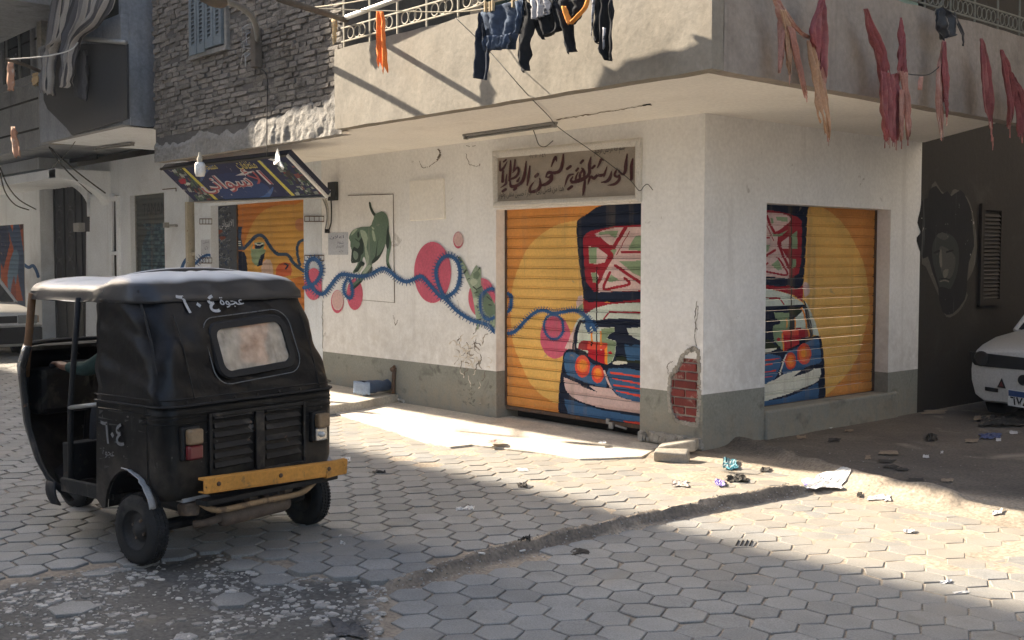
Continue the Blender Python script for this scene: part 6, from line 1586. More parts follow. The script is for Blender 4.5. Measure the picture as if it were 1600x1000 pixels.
for k in range(7):
    y = .48 - .16*k; st.lathe([(0, .006), (.008, .004), (.009, 0)], (rear_x(.885) - .016, y, .885), (-1, 0, 0), 8)
st.build('studs', MATS['black_worn'], RK, local=True)['kind'] = 'stuff'
# rear window
def rrect(hw, hh, r, n=6):
    out = []
    for cx, cy, a0 in ((hw-r, hh-r, 0), (-hw+r, hh-r, 90), (-hw+r, -hh+r, 180), (hw-r, -hh+r, 270)):
        for k in range(n + 1): a = R(a0 + 90*k/n); out.append((cx + r*math.cos(a), cy + r*math.sin(a)))
    return out
o1, o2, o3 = rrect(.292, .158, .08), rrect(.282, .150, .075), rrect(.243, .116, .05)
mb = MB(); n = len(o1)
P_ = [win_pt(u, v, .004) for u, v in o1] + [win_pt(u, v, .022) for u, v in o2] + [win_pt(u, v, .022) for u, v in o3] + [win_pt(u, v, -.004) for u, v in o3]
mb.add(P_, [(j*n + k, j*n + (k+1) % n, (j+1)*n + (k+1) % n, (j+1)*n + k) for j in range(3) for k in range(n)])
rw = mb.build('rear_window', MATS['rubber_trim'], RK, local=True, smooth=False)
mb = MB()
mb.grid(lambda u, v: win_pt((u-.5)*.50, (v-.5)*.245, .006 + .012*N(u*4, v*3, 1.5)), 20, 10)
mb.build('pane', MATS['plastic_window'], rw, local=True, smooth=True)
# stitched seams on the hood, scuffs on the bodywork
for y in (.43, -.47):
    MB().tube([(rear_x(z) - .016, y + .02*(z - .9), z) for z in [.90 + .05*k for k in range(10)]], .0035, 5).build('seam', MATS['rubber_trim'], RK, local=True, smooth=True)
q_ = rrect(.318, .184, .095)
MB().tube([win_pt(u, v, .014) for u, v in q_ + q_[:1]], .003, 5).build('seam', MATS['grey_print'], RK, local=True, smooth=True)
rn_ = random.Random(14); sc_m = MB()
for k in range(60):
    z = rn_.uniform(.40, .84); y = rn_.uniform(-.56, .58); ln = rn_.expovariate(22) + .006; a_ = rn_.gauss(0, .35); w_ = rn_.uniform(.0008, .0024)
    p0, p1 = V((rear_x(z) - .0085, y, z)), V((rear_x(z) - .0085, y + ln*math.cos(a_), z + ln*math.sin(a_)*.6))
    if abs(p1.y) < .50 and not (-.36 < y < .34): sc_m.quad(p0, p1, p1 + V((0, 0, w_)), p0 + V((0, 0, w_)))
for k in range(30):
    x = rn_.uniform(-.05, .36); z = rn_.uniform(.40, .84); ln = rn_.expovariate(22) + .006; w_ = rn_.uniform(.0008, .0026)
    if math.hypot(x - .10, z - .27) < .25: continue
    sc_m.quad(V((x, .6225, z)), V((min(x + ln, .38), .6225, z + rn_.gauss(0, .01))), V((min(x + ln, .38), .6225, z + w_)), V((x, .6225, z + w_)))
sc_m.build('scratches', MATS['scuff'], RK, local=True)['kind'] = 'stuff'
# painted numbers on hood and body
f = lambda y0, z0: (lambda u, v: V((rear_x(z0 + v) - .022, y0 - u, z0 + v - u*.02)))
lettering('lettering', '٤ ٠ ٦', f(.385, 1.355), .10, MATS['faded_print'], RK, wide=.27, local=True, bold=.02)
lettering('lettering', 'عجوة', f(.10, 1.375), .06, MATS['faded_print'], RK, wide=.17, local=True, bold=.008)
g = lambda x0, z0: (lambda u, v: V((x0 - u, .634, z0 + v)))
lettering('lettering', '٦٠٤', g(.345, .635), .125, MATS['grey_print'], RK, wide=.22, local=True, bold=.01)
lettering('lettering', 'عجوة', g(.33, .555), .055, MATS['grey_print'], RK, wide=.11, local=True)
# lower body: wrapped rear panel, side panels with wheel arch
def rear_wrap(z0, z1, nz):
    mb = MB(); lv_ = [z0 + (z1 - z0)*k/nz for k in range(nz + 1)]
    rg = [[p for p in outline(z, -.06, nside=2, nrear=20)] for z in lv_]; n = len(rg[0])
    for z, r_ in zip(lv_, rg):
        for x, y in r_: mb.v.append((x - .004*N(y*3, z*3, 2), y, z))
    for j in range(nz):
        for k in range(n - 1): mb.f.append((j*n+k, j*n+k+1, (j+1)*n+k+1, (j+1)*n+k)); mb.m.append(0)
    return mb.build('rear_panel', MATS['black_paint'], RK, local=True, smooth=True, solid=.006)
rp = rear_wrap(.36, .862, 10)
for s in (1, -1):
    arch_ = []
    for k in range(13):
        a = R(160 - 160*k/12); arch_.append((.10 + .235*math.cos(a), .27 + .238*math.sin(a)))
    poly = [(.40, .86), (-.06, .86), (-.06, .37), (-.118, .33)] + arch_ + [(.36, .262), (.42, .31)]
    mb = MB(); mb.prism([(x, s*.603, z) for x, z in poly], (0, s*.018, 0))
    mb.build('side_panel', MATS['black_paint'], RK, local=True, bevel=.004)
    mb = MB()
    mb.grid(lambda u, v: V((.10 + (.232 + .02*v*v)*math.cos(R(88 + 78*u)), s*(.618 + .05*v + .01*N(u*5, 3, 2)), .27 + (.236 + .02*v*v)*math.sin(R(88 + 78*u)) + .01*N(u*4, v, 2))), 14, 4)
    mb.build('fender_lip', MATS['fender_grey'], RK, local=True, smooth=True, solid=.006)
    mb = MB(); mb.grid(lambda u, v: V((.10 + .235*math.cos(R(160*u)), s*(.60 - .22*v), .27 + .238*math.sin(R(160*u)))), 16, 3)
    mb.build('wheel_housing', MATS['black_worn'], RK, local=True, smooth=True)
    # belt ridges pressed into the panel
    MB().tube([(.38, s*.622, .825), (-.1, s*.624, .825)], .006, 5).build('ridge', MATS['black_paint'], RK, local=True)
    MB().box((.40, s*.60 - .012, .30), (.80, s*.60 + .012, .385), taper=None).build('sill', MATS['black_worn'], RK, local=True, bevel=.01)
for z in (.82, .80, .77): MB().tube([(x - .004, y*1.004, z) for x, y in outline(z, -.02, nside=2)], .004, 5).build('ridge', MATS['black_paint'], RK, local=True, smooth=True)
# louvred engine cover
XRr = rear_x(.65) - .004
fr = MB()
for lo, hi in (((-.022, .325, .44), (0, .345, .81)), ((-.022, -.355, .44), (0, -.335, .81)), ((-.022, -.335, .79), (0, .325, .81)), ((-.022, -.335, .44), (0, .325, .46)), ((-.026, -.035, .46), (0, .025, .79))):
    fr.box((XRr + lo[0], lo[1], lo[2]), (XRr + hi[0] - .002, hi[1], hi[2]))
ec = fr.build('engine_cover', MATS['black_worn'], RK, local=True, bevel=.004)
for k in range(6):
    z = .50 + .052*k + (.012 if k > 2 else 0)
    for y0, y1 in ((.055, .30), (-.31, -.065)):
        mb = MB()
        q = [(XRr, y0, z), (XRr, y1, z), (XRr-.022, y1+.012, z+.008), (XRr-.022, y0-.012+.0, z+.008), (XRr, y0, z+.036), (XRr, y1, z+.036)]
        mb.add(q, [(0, 1, 2, 3), (3, 2, 5, 4), (0, 3, 4), (1, 5, 2)]); mb.build('louvre', MATS['black_worn'], ec, local=True, bevel=.003)
# bumper, lamps
bp = MB()
bp.box((-.375, -.545, .395), (-.355, .485, .470)); bp.box((-.355, -.545, .455), (-.31, .485, .470)); bp.box((-.374, -.545, .388), (-.31, .485, .395))
bp.v = [(x, y, z + y*.05) for x, y, z in bp.v]
b_ = bp.build('bumper', MATS['bumper_yellow'], RK, local=True, bevel=.006)
MB().box((-.378, -.552, .364), (-.353, -.375, .454), jit=.005).build('bumper_end', MATS['bumper_yellow'], b_, local=True, bevel=.004)
MB().box((-.35, -.50, .335), (-.25, .46, .366)).build('bumper_rail', MATS['black_worn'], b_, local=True, bevel=.006)
for y in (-.40, -.03, .40): MB().lathe([(0, .008), (.012, .006), (.013, 0)], (-.376, y, .435 + y*.05), (-1, 0, 0), 10).build('bolt', MATS['rusty'], b_, local=True)
for s, y, z in ((1, .468, .668), (-1, -.455, .65)):
    hs = MB().box((-.243, y-.058, z-.095), (-.200, y+.058, z+.09)).build('tail_lamp', MATS['black_worn'], RK, local=True, bevel=.012)
    MB().box((-.29, y-.046, z-.005), (-.243, y+.046, z+.08)).build('lens', MATS['lamp_amber'], hs, local=True, bevel=.014, segs=3)
    MB().box((-.284 if s > 0 else -.262, y-.046, z-.085), (-.243, y+.046, z-.007)).build('lens', MATS['lamp_red' if s > 0 else 'lamp_chrome'], hs, local=True, bevel=.012, segs=3)
    if s < 0: MB().lathe([(0, .03), (.014, .022), (.018, 0)], (-.262, y+.008, z-.045), (-1, 0, 0), 10).build('bulb', MATS['white_plastic'], hs, local=True, smooth=True)
# running gear
def wheel(c, s, name='wheel'):
    c = V(c); t = MB()
    t.lathe([(.108, -.045), (.140, -.052), (.172, -.050), (.187, -.036), (.191, -.02), (.1925, 0), (.191, .02), (.187, .036), (.172, .050), (.140, .052), (.108, .045)], c, (0, s, 0), 40)
    w_ = t.build(name, MATS['tyre'], RK, local=True, smooth=True)
    tr = MB()
    for k in range(60):
        a = 2*math.pi*k/60
        for y0, dz in ((-.032, .0), (-.008, .05), (.016, .0)):
            a2 = a + dz; e = V((math.cos(a2), 0, math.sin(a2))); f_ = V((-math.sin(a2), 0, math.cos(a2)))
            o = c + e*.190; q = [o + f_*dx + V((0, s*yy, 0)) + e*h for h in (0, .0065) for dx, yy in ((-.0065, y0), (.0065, y0), (.0065, y0+.018), (-.0065, y0+.018))]
            tr.add(q, [(4, 5, 6, 7), (0, 1, 5, 4), (1, 2, 6, 5), (2, 3, 7, 6), (3, 0, 4, 7)])
    tr.build('tread', MATS['tyre'], w_, local=True)['kind'] = 'stuff'
    r_ = MB(); r_.lathe([(.110, .047), (.112, .040), (.104, .034), (.098, .012), (.075, .004), (.060, .012), (.040, .030), (.030, .038), (0, .04)], c, (0, s, 0), 32); r_.lathe([(.110, -.047), (.104, -.03), (.0, -.03)], c, (0, s, 0), 24)
    r_.build('rim', MATS['wheel_rim'], w_, local=True, smooth=True)
    nb = MB()
    for k in range(4): nb.lathe([(0, .014), (.008, .012), (.009, 0)], c + V((.052*math.cos(k*1.571+.4), s*.014, .052*math.sin(k*1.571+.4))), (0, s, 0), 6)
    nb.build('wheel_nuts', MATS['old_steel'], w_, local=True)
    return w_
wheel((.035, .595, .19), 1); wheel((.02, -.57, .19), -1)
wheel((1.62, 0, .19), 1)
MB().tube([(0, -.52, .19), (0, .52, .19)], .035, 10).build('axle', MATS['black_worn'], RK, local=True)
MB().box((-.10, -.30, .22), (.34, .30, .46), jit=.02).build('engine', MATS['black_worn'], RK, local=True, bevel=.03)
MB().lathe([(0, -.24), (.045, -.235), (.052, -.20), (.052, .20), (.045, .235), (0, .24)], (-.24, .05, .235), (0, 1, -.02), 18).build('muffler', MATS['old_steel'], RK, local=True, smooth=True)
MB().tube([(-.24, .28, .23), (-.22, .38, .215), (-.18, .42, .21)], .022, 10).build('exhaust_pipe', MATS['old_steel'], RK, local=True, smooth=True)
MB().tube([(-.16, -.12, .25), (.0, -.2, .27), (.15, -.2, .30)], .02, 8).build('exhaust_pipe', MATS['old_steel'], RK, local=True, smooth=True)
MB().tube(smooth([(-.25, .42, .335), (-.32, .36, .298), (-.32, .05, .295), (-.32, -.22, .292), (-.29, -.36, .33)], 4), .017, 8).build('guard_bar', MATS['tan_steel'], RK, local=True, smooth=True)
for y in (.10, -.16): MB().box((-.295, y-.03, .30), (-.25, y+.03, .36), jit=.006).build('bracket', MATS['old_steel'], RK, local=True, bevel=.004)
MB().box((-.22, .40, .26), (-.14, .49, .34), jit=.012).build('bracket', MATS['old_steel'], RK, local=True, bevel=.01)
MB().box((-.22, -.42, .29), (-.10, -.33, .37), jit=.015).build('bracket', MATS['old_steel'], RK, local=True, bevel=.01)
MB().prism([(-.06, .50, .37), (-.20, .50, .365), (-.205, .34, .365), (-.19, .28, .33)], (0, 0, -.02)).build('torn_edge', MATS['fender_grey'], RK, local=True)
# floor, seats, front cowl
fl = [(.30, .59), (.78, .59), (.98, .50), (1.25, .38), (1.45, .2), (1.5, 0)]
MB().prism([(x, y, .31) for x, y in fl] + [(x, -y, .31) for x, y in fl[::-1]], (0, 0, .03)).build('floor', MATS['black_worn'], RK, local=True)
sb = MB().box((-.06, -.55, .44), (.36, .55, .60)).build('bench', MATS['seat_vinyl'], RK, local=True, bevel=.04, segs=3)
MB().box((-.12, -.54, .60), (-.03, .54, .90)).build('bench_back', MATS['seat_vinyl'], RK, local=True, bevel=.03, segs=3)
MB().box((.50, -.30, .34), (.82, .40, .575)).build('seat_base', MATS['black_worn'], RK, local=True, bevel=.01)
MB().box((.46, -.30, .575), (.86, .30, .66)).build('driver_seat', MATS['seat_vinyl'], RK, local=True, bevel=.03, segs=3)
MB().box((.74, .40, .36), (.84, .57, .58)).build('step_box', MATS['black_worn'], RK, local=True, bevel=.008)
plan = [(1.28, .545), (1.42, .50), (1.56, .43), (1.68, .34), (1.77, .23), (1.83, .11), (1.85, 0)]
plan = smooth(plan, 3); plan = plan + [(x, -y) for x, y in plan[::-1][1:]]
def cowl(u, v):
    f_ = u*(len(plan)-1); i = min(len(plan)-2, int(f_)); k = f_ - i
    x = plan[i][0] + (plan[i+1][0]-plan[i][0])*k; y = plan[i][1] + (plan[i+1][1]-plan[i][1])*k
    z = .22 + .90*v
    dx = float(np.interp(z, [.22, .34, .63, .98, 1.12], [-.42, -.22, -.06, 0, -.08]))
    return V((x + dx, y*(1 - .10*sstep(.45, .2, z)), z))
mb = MB(); mb.grid(cowl, 37, 14); mb.build('front_cowl', MATS['black_paint'], RK, local=True, smooth=True, solid=.012)
MB().tube([cowl(.02, v/8) + V((.0, .01, 0)) for v in range(9)], .016, 8).build('cowl_edge', MATS['black_worn'], RK, local=True, smooth=True)
MB().tube([cowl(.04, v) + V((.01, .012, 0)) for v in (.80, .86, .92, .97, 1)], [.012, .02, .02, .018, .01], 8).build('side_lamp', MATS['lamp_chrome'], RK, local=True, smooth=True)
MB().prism([(1.46, .44, 1.10), (1.60, .36, 1.10), (1.72, .20, 1.10), (1.74, 0, 1.10), (1.72, -.20, 1.10), (1.60, -.36, 1.10), (1.46, -.44, 1.10)], (0, 0, -.025)).build('dashboard', MATS['black_worn'], RK, local=True)
MB().box((1.42, -.36, .66), (1.60, .36, .96)).build('glove_box', MATS['black_worn'], RK, local=True, bevel=.04)
for s in (1, -1): MB().tube([(1.41, s*.465, .92), (1.40, s*.455, 1.08), (1.335, s*.45, 1.44)], .024, 8).build('screen_pillar', MATS['pillar_brown'], RK, local=True, smooth=True)
ws_ = MB(); ws_.tube([(1.41, .45, 1.12), (1.56, .25, 1.12), (1.60, 0, 1.12), (1.56, -.25, 1.12), (1.41, -.45, 1.12)], .014, 8); ws_.tube([(1.34, .44, 1.45), (1.40, 0, 1.46), (1.34, -.44, 1.45)], .014, 8)
wsf = ws_.build('windscreen_frame', MATS['rubber_trim'], RK, local=True, smooth=True)
mb = MB(); mb.grid(lambda u, v: V((1.41 + .18*math.sin(math.pi*u) + (-.07 - .12*math.sin(math.pi*u))*v, .44 - .88*u, 1.12 + .33*v)), 13, 3)
mb.build('pane', MATS['windscreen'], wsf, local=True, smooth=True)
MB().tube([(.735, .585, .36), (.72, .585, .80), (.70, .565, 1.12), (.68, .545, 1.43)], .017, 8).build('door_post', MATS['rubber_trim'], RK, local=True, smooth=True)
MB().tube([(.735, -.585, .36), (.72, -.585, .80), (.70, -.565, 1.12), (.68, -.545, 1.43)], .017, 8).build('door_post', MATS['rubber_trim'], RK, local=True, smooth=True)
MB().tube([(.72, .59, .795), (.41, .605, .84)], .013, 8).build('grab_rail', MATS['galvanised'], RK, local=True, smooth=True)
MB().tube([(1.50, 0, .45), (1.42, 0, .95)], .025, 8).build('steering_column', MATS['black_worn'], RK, local=True)
MB().tube([(1.30, .36, .985), (1.38, .20, .99), (1.42, 0, .98), (1.38, -.20, .99), (1.30, -.36, .985)], .016, 8).build('handlebar', MATS['rubber_trim'], RK, local=True, smooth=True)
mb = MB(); mb.grid(lambda u, v: V((.93 + .10*u - .05*v, .56 + .02*math.sin(3*v), .33 - .13*v)), 4, 6)
mb.build('mud_flap', MATS['rubber_trim'], RK, local=True, smooth=True, solid=.01)

# ================================================================== driver
mat('skin', (.19, .10, .065), .6, .1, 8, .1, 60, world=False); mat('hair', (.012, .010, .009), .7, .2, 20, .4, 80, world=False)
fabric('jacket_green', (.030, .055, .052), world=False, scale=9, stain=((.05, .085, .085), .55, 8)); fabric('trouser_grey', (.035, .038, .045), world=False)
def skin_mesh(name, joints, edges, m, parent, sub=2):
    """joints: name -> (x,y,z,r); one skinned continuous surface"""
    ks = list(joints); me = bpy.data.meshes.new(name)
    me.from_pydata([joints[k][:3] for k in ks], [(ks.index(a), ks.index(b)) for a, b in edges], [])
    o = put_mesh(name, me, m, parent, True)
    o.modifiers.new('skin', 'SKIN'); sv = me.skin_vertices[0].data
    for i, k in enumerate(ks):
        r = joints[k][3]; sv[i].radius = r if isinstance(r, tuple) else (r, r)
    sv[0].use_root = True
    q = o.modifiers.new('sub', 'SUBSURF'); q.levels = q.render_levels = sub
    me.polygons.foreach_set('use_smooth', [True]*len(me.polygons))
    o.modifiers['skin'].use_smooth_shade = True
    return o
PL = V(RK.location); PRZ = RK.rotation_euler.z
pj = {'pelvis': (.66, .02, .74, (.15, .11)), 'waist': (.655, .02, .88, (.135, .10)), 'chest': (.68, .02, 1.06, (.15, .11)), 'collar': (.70, .02, 1.19, (.09, .07)), 'neck': (.72, .02, 1.26, .048), 'jaw': (.75, .02, 1.325, (.062, .07)), 'crown': (.755, .02, 1.40, (.072, .085)), 'top': (.75, .02, 1.45, (.055, .065)),
      'shl': (.70, .20, 1.15, .058), 'ell': (.93, .33, .985, .042), 'wrl': (1.17, .33, .985, .028), 'hal': (1.245, .325, .99, (.038, .02)),
      'shr': (.70, -.16, 1.15, .058), 'elr': (.93, -.29, .985, .042), 'wrr': (1.17, -.30, .985, .028), 'har': (1.245, -.30, .99, (.038, .02)),
      'hil': (.70, .12, .72, .085), 'knl': (1.06, .17, .74, .060), 'anl': (1.12, .17, .42, .040), 'fol': (1.22, .18, .375, (.04, .03)),
      'hir': (.70, -.08, .72, .085), 'knr': (1.06, -.14, .74, .060), 'anr': (1.12, -.14, .42, .040), 'for_': (1.22, -.15, .375, (.04, .03))}
pe_ = [('pelvis', 'waist'), ('waist', 'chest'), ('chest', 'collar'), ('collar', 'neck'), ('neck', 'jaw'), ('jaw', 'crown'), ('crown', 'top'), ('chest', 'shl'), ('shl', 'ell'), ('ell', 'wrl'), ('wrl', 'hal'), ('chest', 'shr'), ('shr', 'elr'), ('elr', 'wrr'), ('wrr', 'har'), ('pelvis', 'hil'), ('hil', 'knl'), ('knl', 'anl'), ('anl', 'fol'), ('pelvis', 'hir'), ('hir', 'knr'), ('knr', 'anr'), ('anr', 'for_')]
for s, hnd in ((1, 'hal'), (-1, 'har')):                      # fingers closing round the bar, thumb below
    hx, hy, hz, _ = pj[hnd]
    for k in range(4):
        y = hy + (-.024 + .016*k); ln = (.030, .034, .032, .026)[k]
        a, b, c = f'{hnd}f{k}a', f'{hnd}f{k}b', f'{hnd}f{k}c'
        pj[a] = (hx + .038, y, hz + .016, .0095); pj[b] = (hx + .038 + ln, y, hz + .010, .009); pj[c] = (hx + .036 + ln, y, hz - .020, .008)
        pe_ += [(hnd, a), (a, b), (b, c)]
    a, b = f'{hnd}ta', f'{hnd}tb'
    pj[a] = (hx + .012, hy - s*.034, hz - .012, .011); pj[b] = (hx + .045, hy - s*.034, hz - .022, .009)
    pe_ += [(hnd, a), (a, b)]
person = thing('person', 'driver in a dark green jacket reaching for the handlebar inside the rickshaw', 'person', tuple(PL), PRZ)
skin_mesh('body', pj, pe_, MATS['skin'], person)
def grow(keys, g): return {k: (*pj[k][:3], tuple(v*g for v in pj[k][3]) if isinstance(pj[k][3], tuple) else pj[k][3]*g) for k in keys}
up_k = ['waist', 'pelvis', 'chest', 'collar', 'shl', 'ell', 'wrl', 'shr', 'elr', 'wrr']
skin_mesh('jacket', grow(up_k, 1.25), [e for e in pe_ if e[0] in up_k and e[1] in up_k], MATS['jacket_green'], person)
lo_k = ['pelvis', 'hil', 'knl', 'anl', 'hir', 'knr', 'anr']
skin_mesh('trousers', grow(lo_k, 1.2), [e for e in pe_ if e[0] in lo_k and e[1] in lo_k], MATS['trouser_grey'], person)
mb = MB(); mb.grid(lambda u, v: V((.745 - .006, .02, 1.385)) + V((math.cos(u*6.283)*.088*math.sin(v*1.75 + .02), math.sin(u*6.283)*.078*math.sin(v*1.75 + .02), .085*math.cos(v*1.75))) - V((.02*v, 0, 0)), 21, 8)
mb.build('hair', MATS['hair'], person, local=True, smooth=True)
mb = MB(); mb.lathe([(.0, .028), (.008, .02), (.014, .004), (.016, -.006)], (.815, .02, 1.355), (1, 0, -.25), 10); mb.build('nose', MATS['skin'], person, local=True, smooth=True)
for s in (1, -1):
    MB().lathe([(0, .006), (.009, .004), (.011, 0)], (.815, .02 + s*.028, 1.38), (1, 0, 0), 10).build('eye', MATS['white_plastic'], person, local=True, smooth=True)
    MB().lathe([(0, .008), (.016, .006), (.022, 0), (.024, -.01)], (.745, .02 + s*.07, 1.36), (0, s, 0), 10).build('ear', MATS['skin'], person, local=True, smooth=True)
MB().tube([(.818, .045, 1.325), (.828, .02, 1.323), (.818, -.005, 1.325)], .005, 6).build('mouth', MATS['maroon'], person, local=True, smooth=True)
# ================================================================== parked cars
mat('car_white', (.55, .55, .54), .4, .08, 3, .05, 30, spec=.5, coat=.2, world=False, dust_sheen=((.30, .27, .23), .7), fine=.05)
mat('car_dark', (.012, .013, .015), .5, .1, 5, .1, 40, world=False); mat('car_glass', (.02, .025, .03), .1, .1, 3, 0, spec=.6, world=False)
mat('head_glass', (.16, .17, .17), .15, .1, 5, 0, spec=.6, world=False, coat=.3); mat('plate_blue', (.03, .07, .2), .5, .1, 5, 0, world=False)
def car(label, loc, rz, L, Wd, stations, group=None):
    """lofted saloon: stations (x, half width, sill z, top z); bonnet and boot decks, glasshouse on top"""
    t = thing('parked_car', label, 'car', loc, rz)
    mb = MB(); ring = []
    for x, w_, zb, zt in stations:
        h = zt - zb
        half = [(0, zb), (w_*.80, zb), (w_*.93, zb + .12*h), (w_*.99, zb + .40*h), (w_, zb + .62*h), (w_*.985, zb + .82*h), (w_*.93, zb + .95*h), (w_*.80, zt - .005), (w_*.4, zt + .014), (0, zt + .018)]
        ring.append([(x, y, z) for y, z in half] + [(x, -y, z) for y, z in half[-2:0:-1]])
    n = len(ring[0]); mb.v = [p for r_ in ring for p in r_]
    for j in range(len(ring) - 1):
        for k in range(n): mb.f.append((j*n+k, j*n+(k+1) % n, (j+1)*n+(k+1) % n, (j+1)*n+k)); mb.m.append(0)
    mb.f += [tuple(range(n)), tuple(range((len(ring)-1)*n, len(ring)*n))]; mb.m += [0, 0]
    mb.build('body', MATS['car_white'], t, local=True, smooth=True, bevel=.01)
    return t
def car_wheels(t, xs_, w_, r):
    for x in xs_:
        for s in (1, -1):
            wl_ = MB().lathe([(r*.6, -.08), (r*.95, -.08), (r, -.05), (r, .05), (r*.95, .08), (r*.6, .08)], (x, s*(w_ - .10), r), (0, 1, 0), 28).build('wheel', MATS['tyre'], t, local=True, smooth=True)
            MB().lathe([(r*.62, .07), (r*.5, .04), (0, .05)], (x, s*(w_ - .10), r), (0, s, 0), 20).build('rim', MATS['fender_grey'], wl_, local=True, smooth=True)
            MB().lathe([(r*1.18, -.09), (r*1.18, .092)], (x, s*(w_ - .10), r), (0, s, 0), 24).build('wheel_arch', MATS['car_dark'], t, local=True, smooth=True)
def glasshouse(t, x0, x1, x2, x3, w0, z0, z1):
    """windscreen base x3, roof front x2, roof rear x1, rear glass base x0"""
    wt = w0*.80
    mb = MB(); b = [(x0, -w0), (x3, -w0), (x3, w0), (x0, w0)]; tp = [(x1, -wt), (x2, -wt), (x2, wt), (x1, wt)]
    mb.add([(x, y, z0) for x, y in b] + [(x, y, z1) for x, y in tp], [(0, 1, 5, 4), (1, 2, 6, 5), (2, 3, 7, 6), (3, 0, 4, 7)])
    mb.build('windows', MATS['car_glass'], t, local=True)
    MB().box((x1-.02, -wt-.01, z1-.01), (x2+.02, wt+.01, z1+.05)).build('roof', MATS['car_white'], t, local=True, bevel=.04, segs=3)
    for (xa, ya), (xb, yb) in zip(b, tp): MB().tube([(xa, ya, z0-.02), (xb, yb, z1+.01)], .032, 8).build('pillar', MATS['car_white'], t, local=True)
    for s in (1, -1): MB().box(((x0+x3)/2-.03, s*w0*.99-.015, z0-.02), ((x0+x3)/2+.03, s*w0*.99+.015, z0+.04), M=Matrix()).build('window_post', MATS['car_white'], t, local=True)
# right: old white car under the dark wall, nose towards the corner
YF_ = 11.22
fx = wy(1511, 548, YF_).x
cw = 1.50
t = car('old white car parked in the dark side street with round headlamps in a black band', (fx + cw/2, YF_ + 1.80, 0), -math.pi/2, 3.6, cw,
        [(-1.80, .62, .30, .70), (-1.72, .70, .26, .86), (-1.2, .74, .20, .90), (0, .75, .18, .92), (.8, .75, .18, .90), (1.3, .745, .18, .855), (1.6, .735, .18, .79), (1.74, .72, .18, .745), (1.80, .70, .20, .70)])
car_wheels(t, (-1.15, 1.12), .74, .27)
glasshouse(t, -1.1, -.75, .35, .85, .68, .89, 1.34)
def onf(px, py): 
    p = wy(px, py, YF_); return V((1.80, fx + cw/2 - p.x, p.z)) * 1
c0 = t.location
def fl_(px, py, o=0.0): p = wy(px, py, YF_); return V((1.805 + o, p.x - c0.x, p.z))
MB().prism([fl_(1516, 549), fl_(1660, 566), fl_(1660, 596), fl_(1600, 578), fl_(1545, 573), fl_(1524, 570), fl_(1518, 562)], (.012, 0, 0)).build('front_band', MATS['car_dark'], t, local=True)
for px, py in ((1535, 560),):
    c = fl_(px, py, .012)
    for sg_ in (1, -1):
        cc = V((c.x, sg_*c.y, c.z))
        lm = MB().lathe([(.078, 0), (.078, .014), (.066, .018)], cc, (1, 0, 0), 24).build('headlamp', MATS['car_dark'], t, local=True, smooth=True)
        MB().lathe([(0, .020), (.04, .019), (.066, .017)], cc, (1, 0, 0), 24).build('lens', MATS['car_glass'], lm, local=True, smooth=True)
MB().prism([fl_(1540, 604), fl_(1560, 607), fl_(1560, 613), fl_(1540, 610)], (.01, 0, 0)).build('vent', MATS['car_dark'], t, local=True)
tr_ = MB(); tr_.prism([fl_(1566, 591), fl_(1572, 607), fl_(1559, 605)], (.012, 0, 0)); 
MB().add([], []) ; tr_.build('reflector', MATS['car_dark'], t, local=True); MB().prism([fl_(1566, 596, .013), fl_(1569, 604, .013), fl_(1562, 603, .013)], (.003, 0, 0)).build('reflector_face', MATS['lamp_red'], t, local=True)
pl = MB().prism([fl_(1576, 608), fl_(1618, 614), fl_(1618, 640), fl_(1576, 633)], (.012, 0, 0)).build('number_plate', MATS['white_plastic'], t, local=True)
MB().prism([fl_(1577, 609, .013), fl_(1617, 615, .013), fl_(1617, 624, .013), fl_(1577, 618, .013)], (.002, 0, 0)).build('plate_band', MATS['plate_blue'], pl, local=True)
a = fl_(1578, 632, .016); e = (fl_(1616, 637.5, .016) - a); Lp = e.length; e.normalize()
lettering('lettering', '٦٧٨', lambda u, v: a + e*(u + .012) + V((.004, 0, v + .004)), .085, MATS['black_ink'], pl, wide=Lp*.8, local=True, bold=.025)
MB().lathe([(0, .012), (.05, .01), (.055, 0)], fl_(1599, 594), (1, 0, 0), 18).build('badge', MATS['car_dark'], t, local=True)
# left: white saloon facing the rickshaw
fxc = -19.75
t2 = car('white saloon partly hidden behind the rickshaw at the left edge of the street', (fxc - 2.0, 5.80, 0), 0, 4.0, 1.64,
         [(-2.0, .70, .30, .80), (-1.9, .77, .25, .90), (-1.2, .80, .20, .92), (.2, .82, .16, .92), (1.0, .82, .16, .90), (1.5, .81, .16, .84), (1.8, .79, .16, .78), (1.93, .76, .17, .735), (1.98, .72, .20, .66)])
car_wheels(t2, (-1.3, 1.25), .80, .29)
glasshouse(t2, -1.5, -1.0, .35, 1.0, .72, .90, 1.36)
for s in (1, -1):
    hl = MB().box((1.93, s*.60-.16, .56), (1.995, s*.60+.16, .70)).build('headlamp', MATS['head_glass'], t2, local=True, bevel=.012)
    MB().box((1.94, s*.775-.012, .57), (1.985, s*.775+.008, .69)).build('indicator', MATS['lamp_amber'], hl, local=True, bevel=.006)
MB().box((1.94, -.43, .57), (1.99, .43, .69)).build('grille', MATS['car_dark'], t2, local=True, bevel=.01)
MB().box((1.90, -.82, .22), (2.06, .82, .50)).build('bumper', MATS['car_dark'], t2, local=True, bevel=.03, segs=3)
MB().box((1.91, -.81, .501), (2.045, .81, .53)).build('bumper_strip', MATS['galvanised'], t2, local=True, bevel=.006)

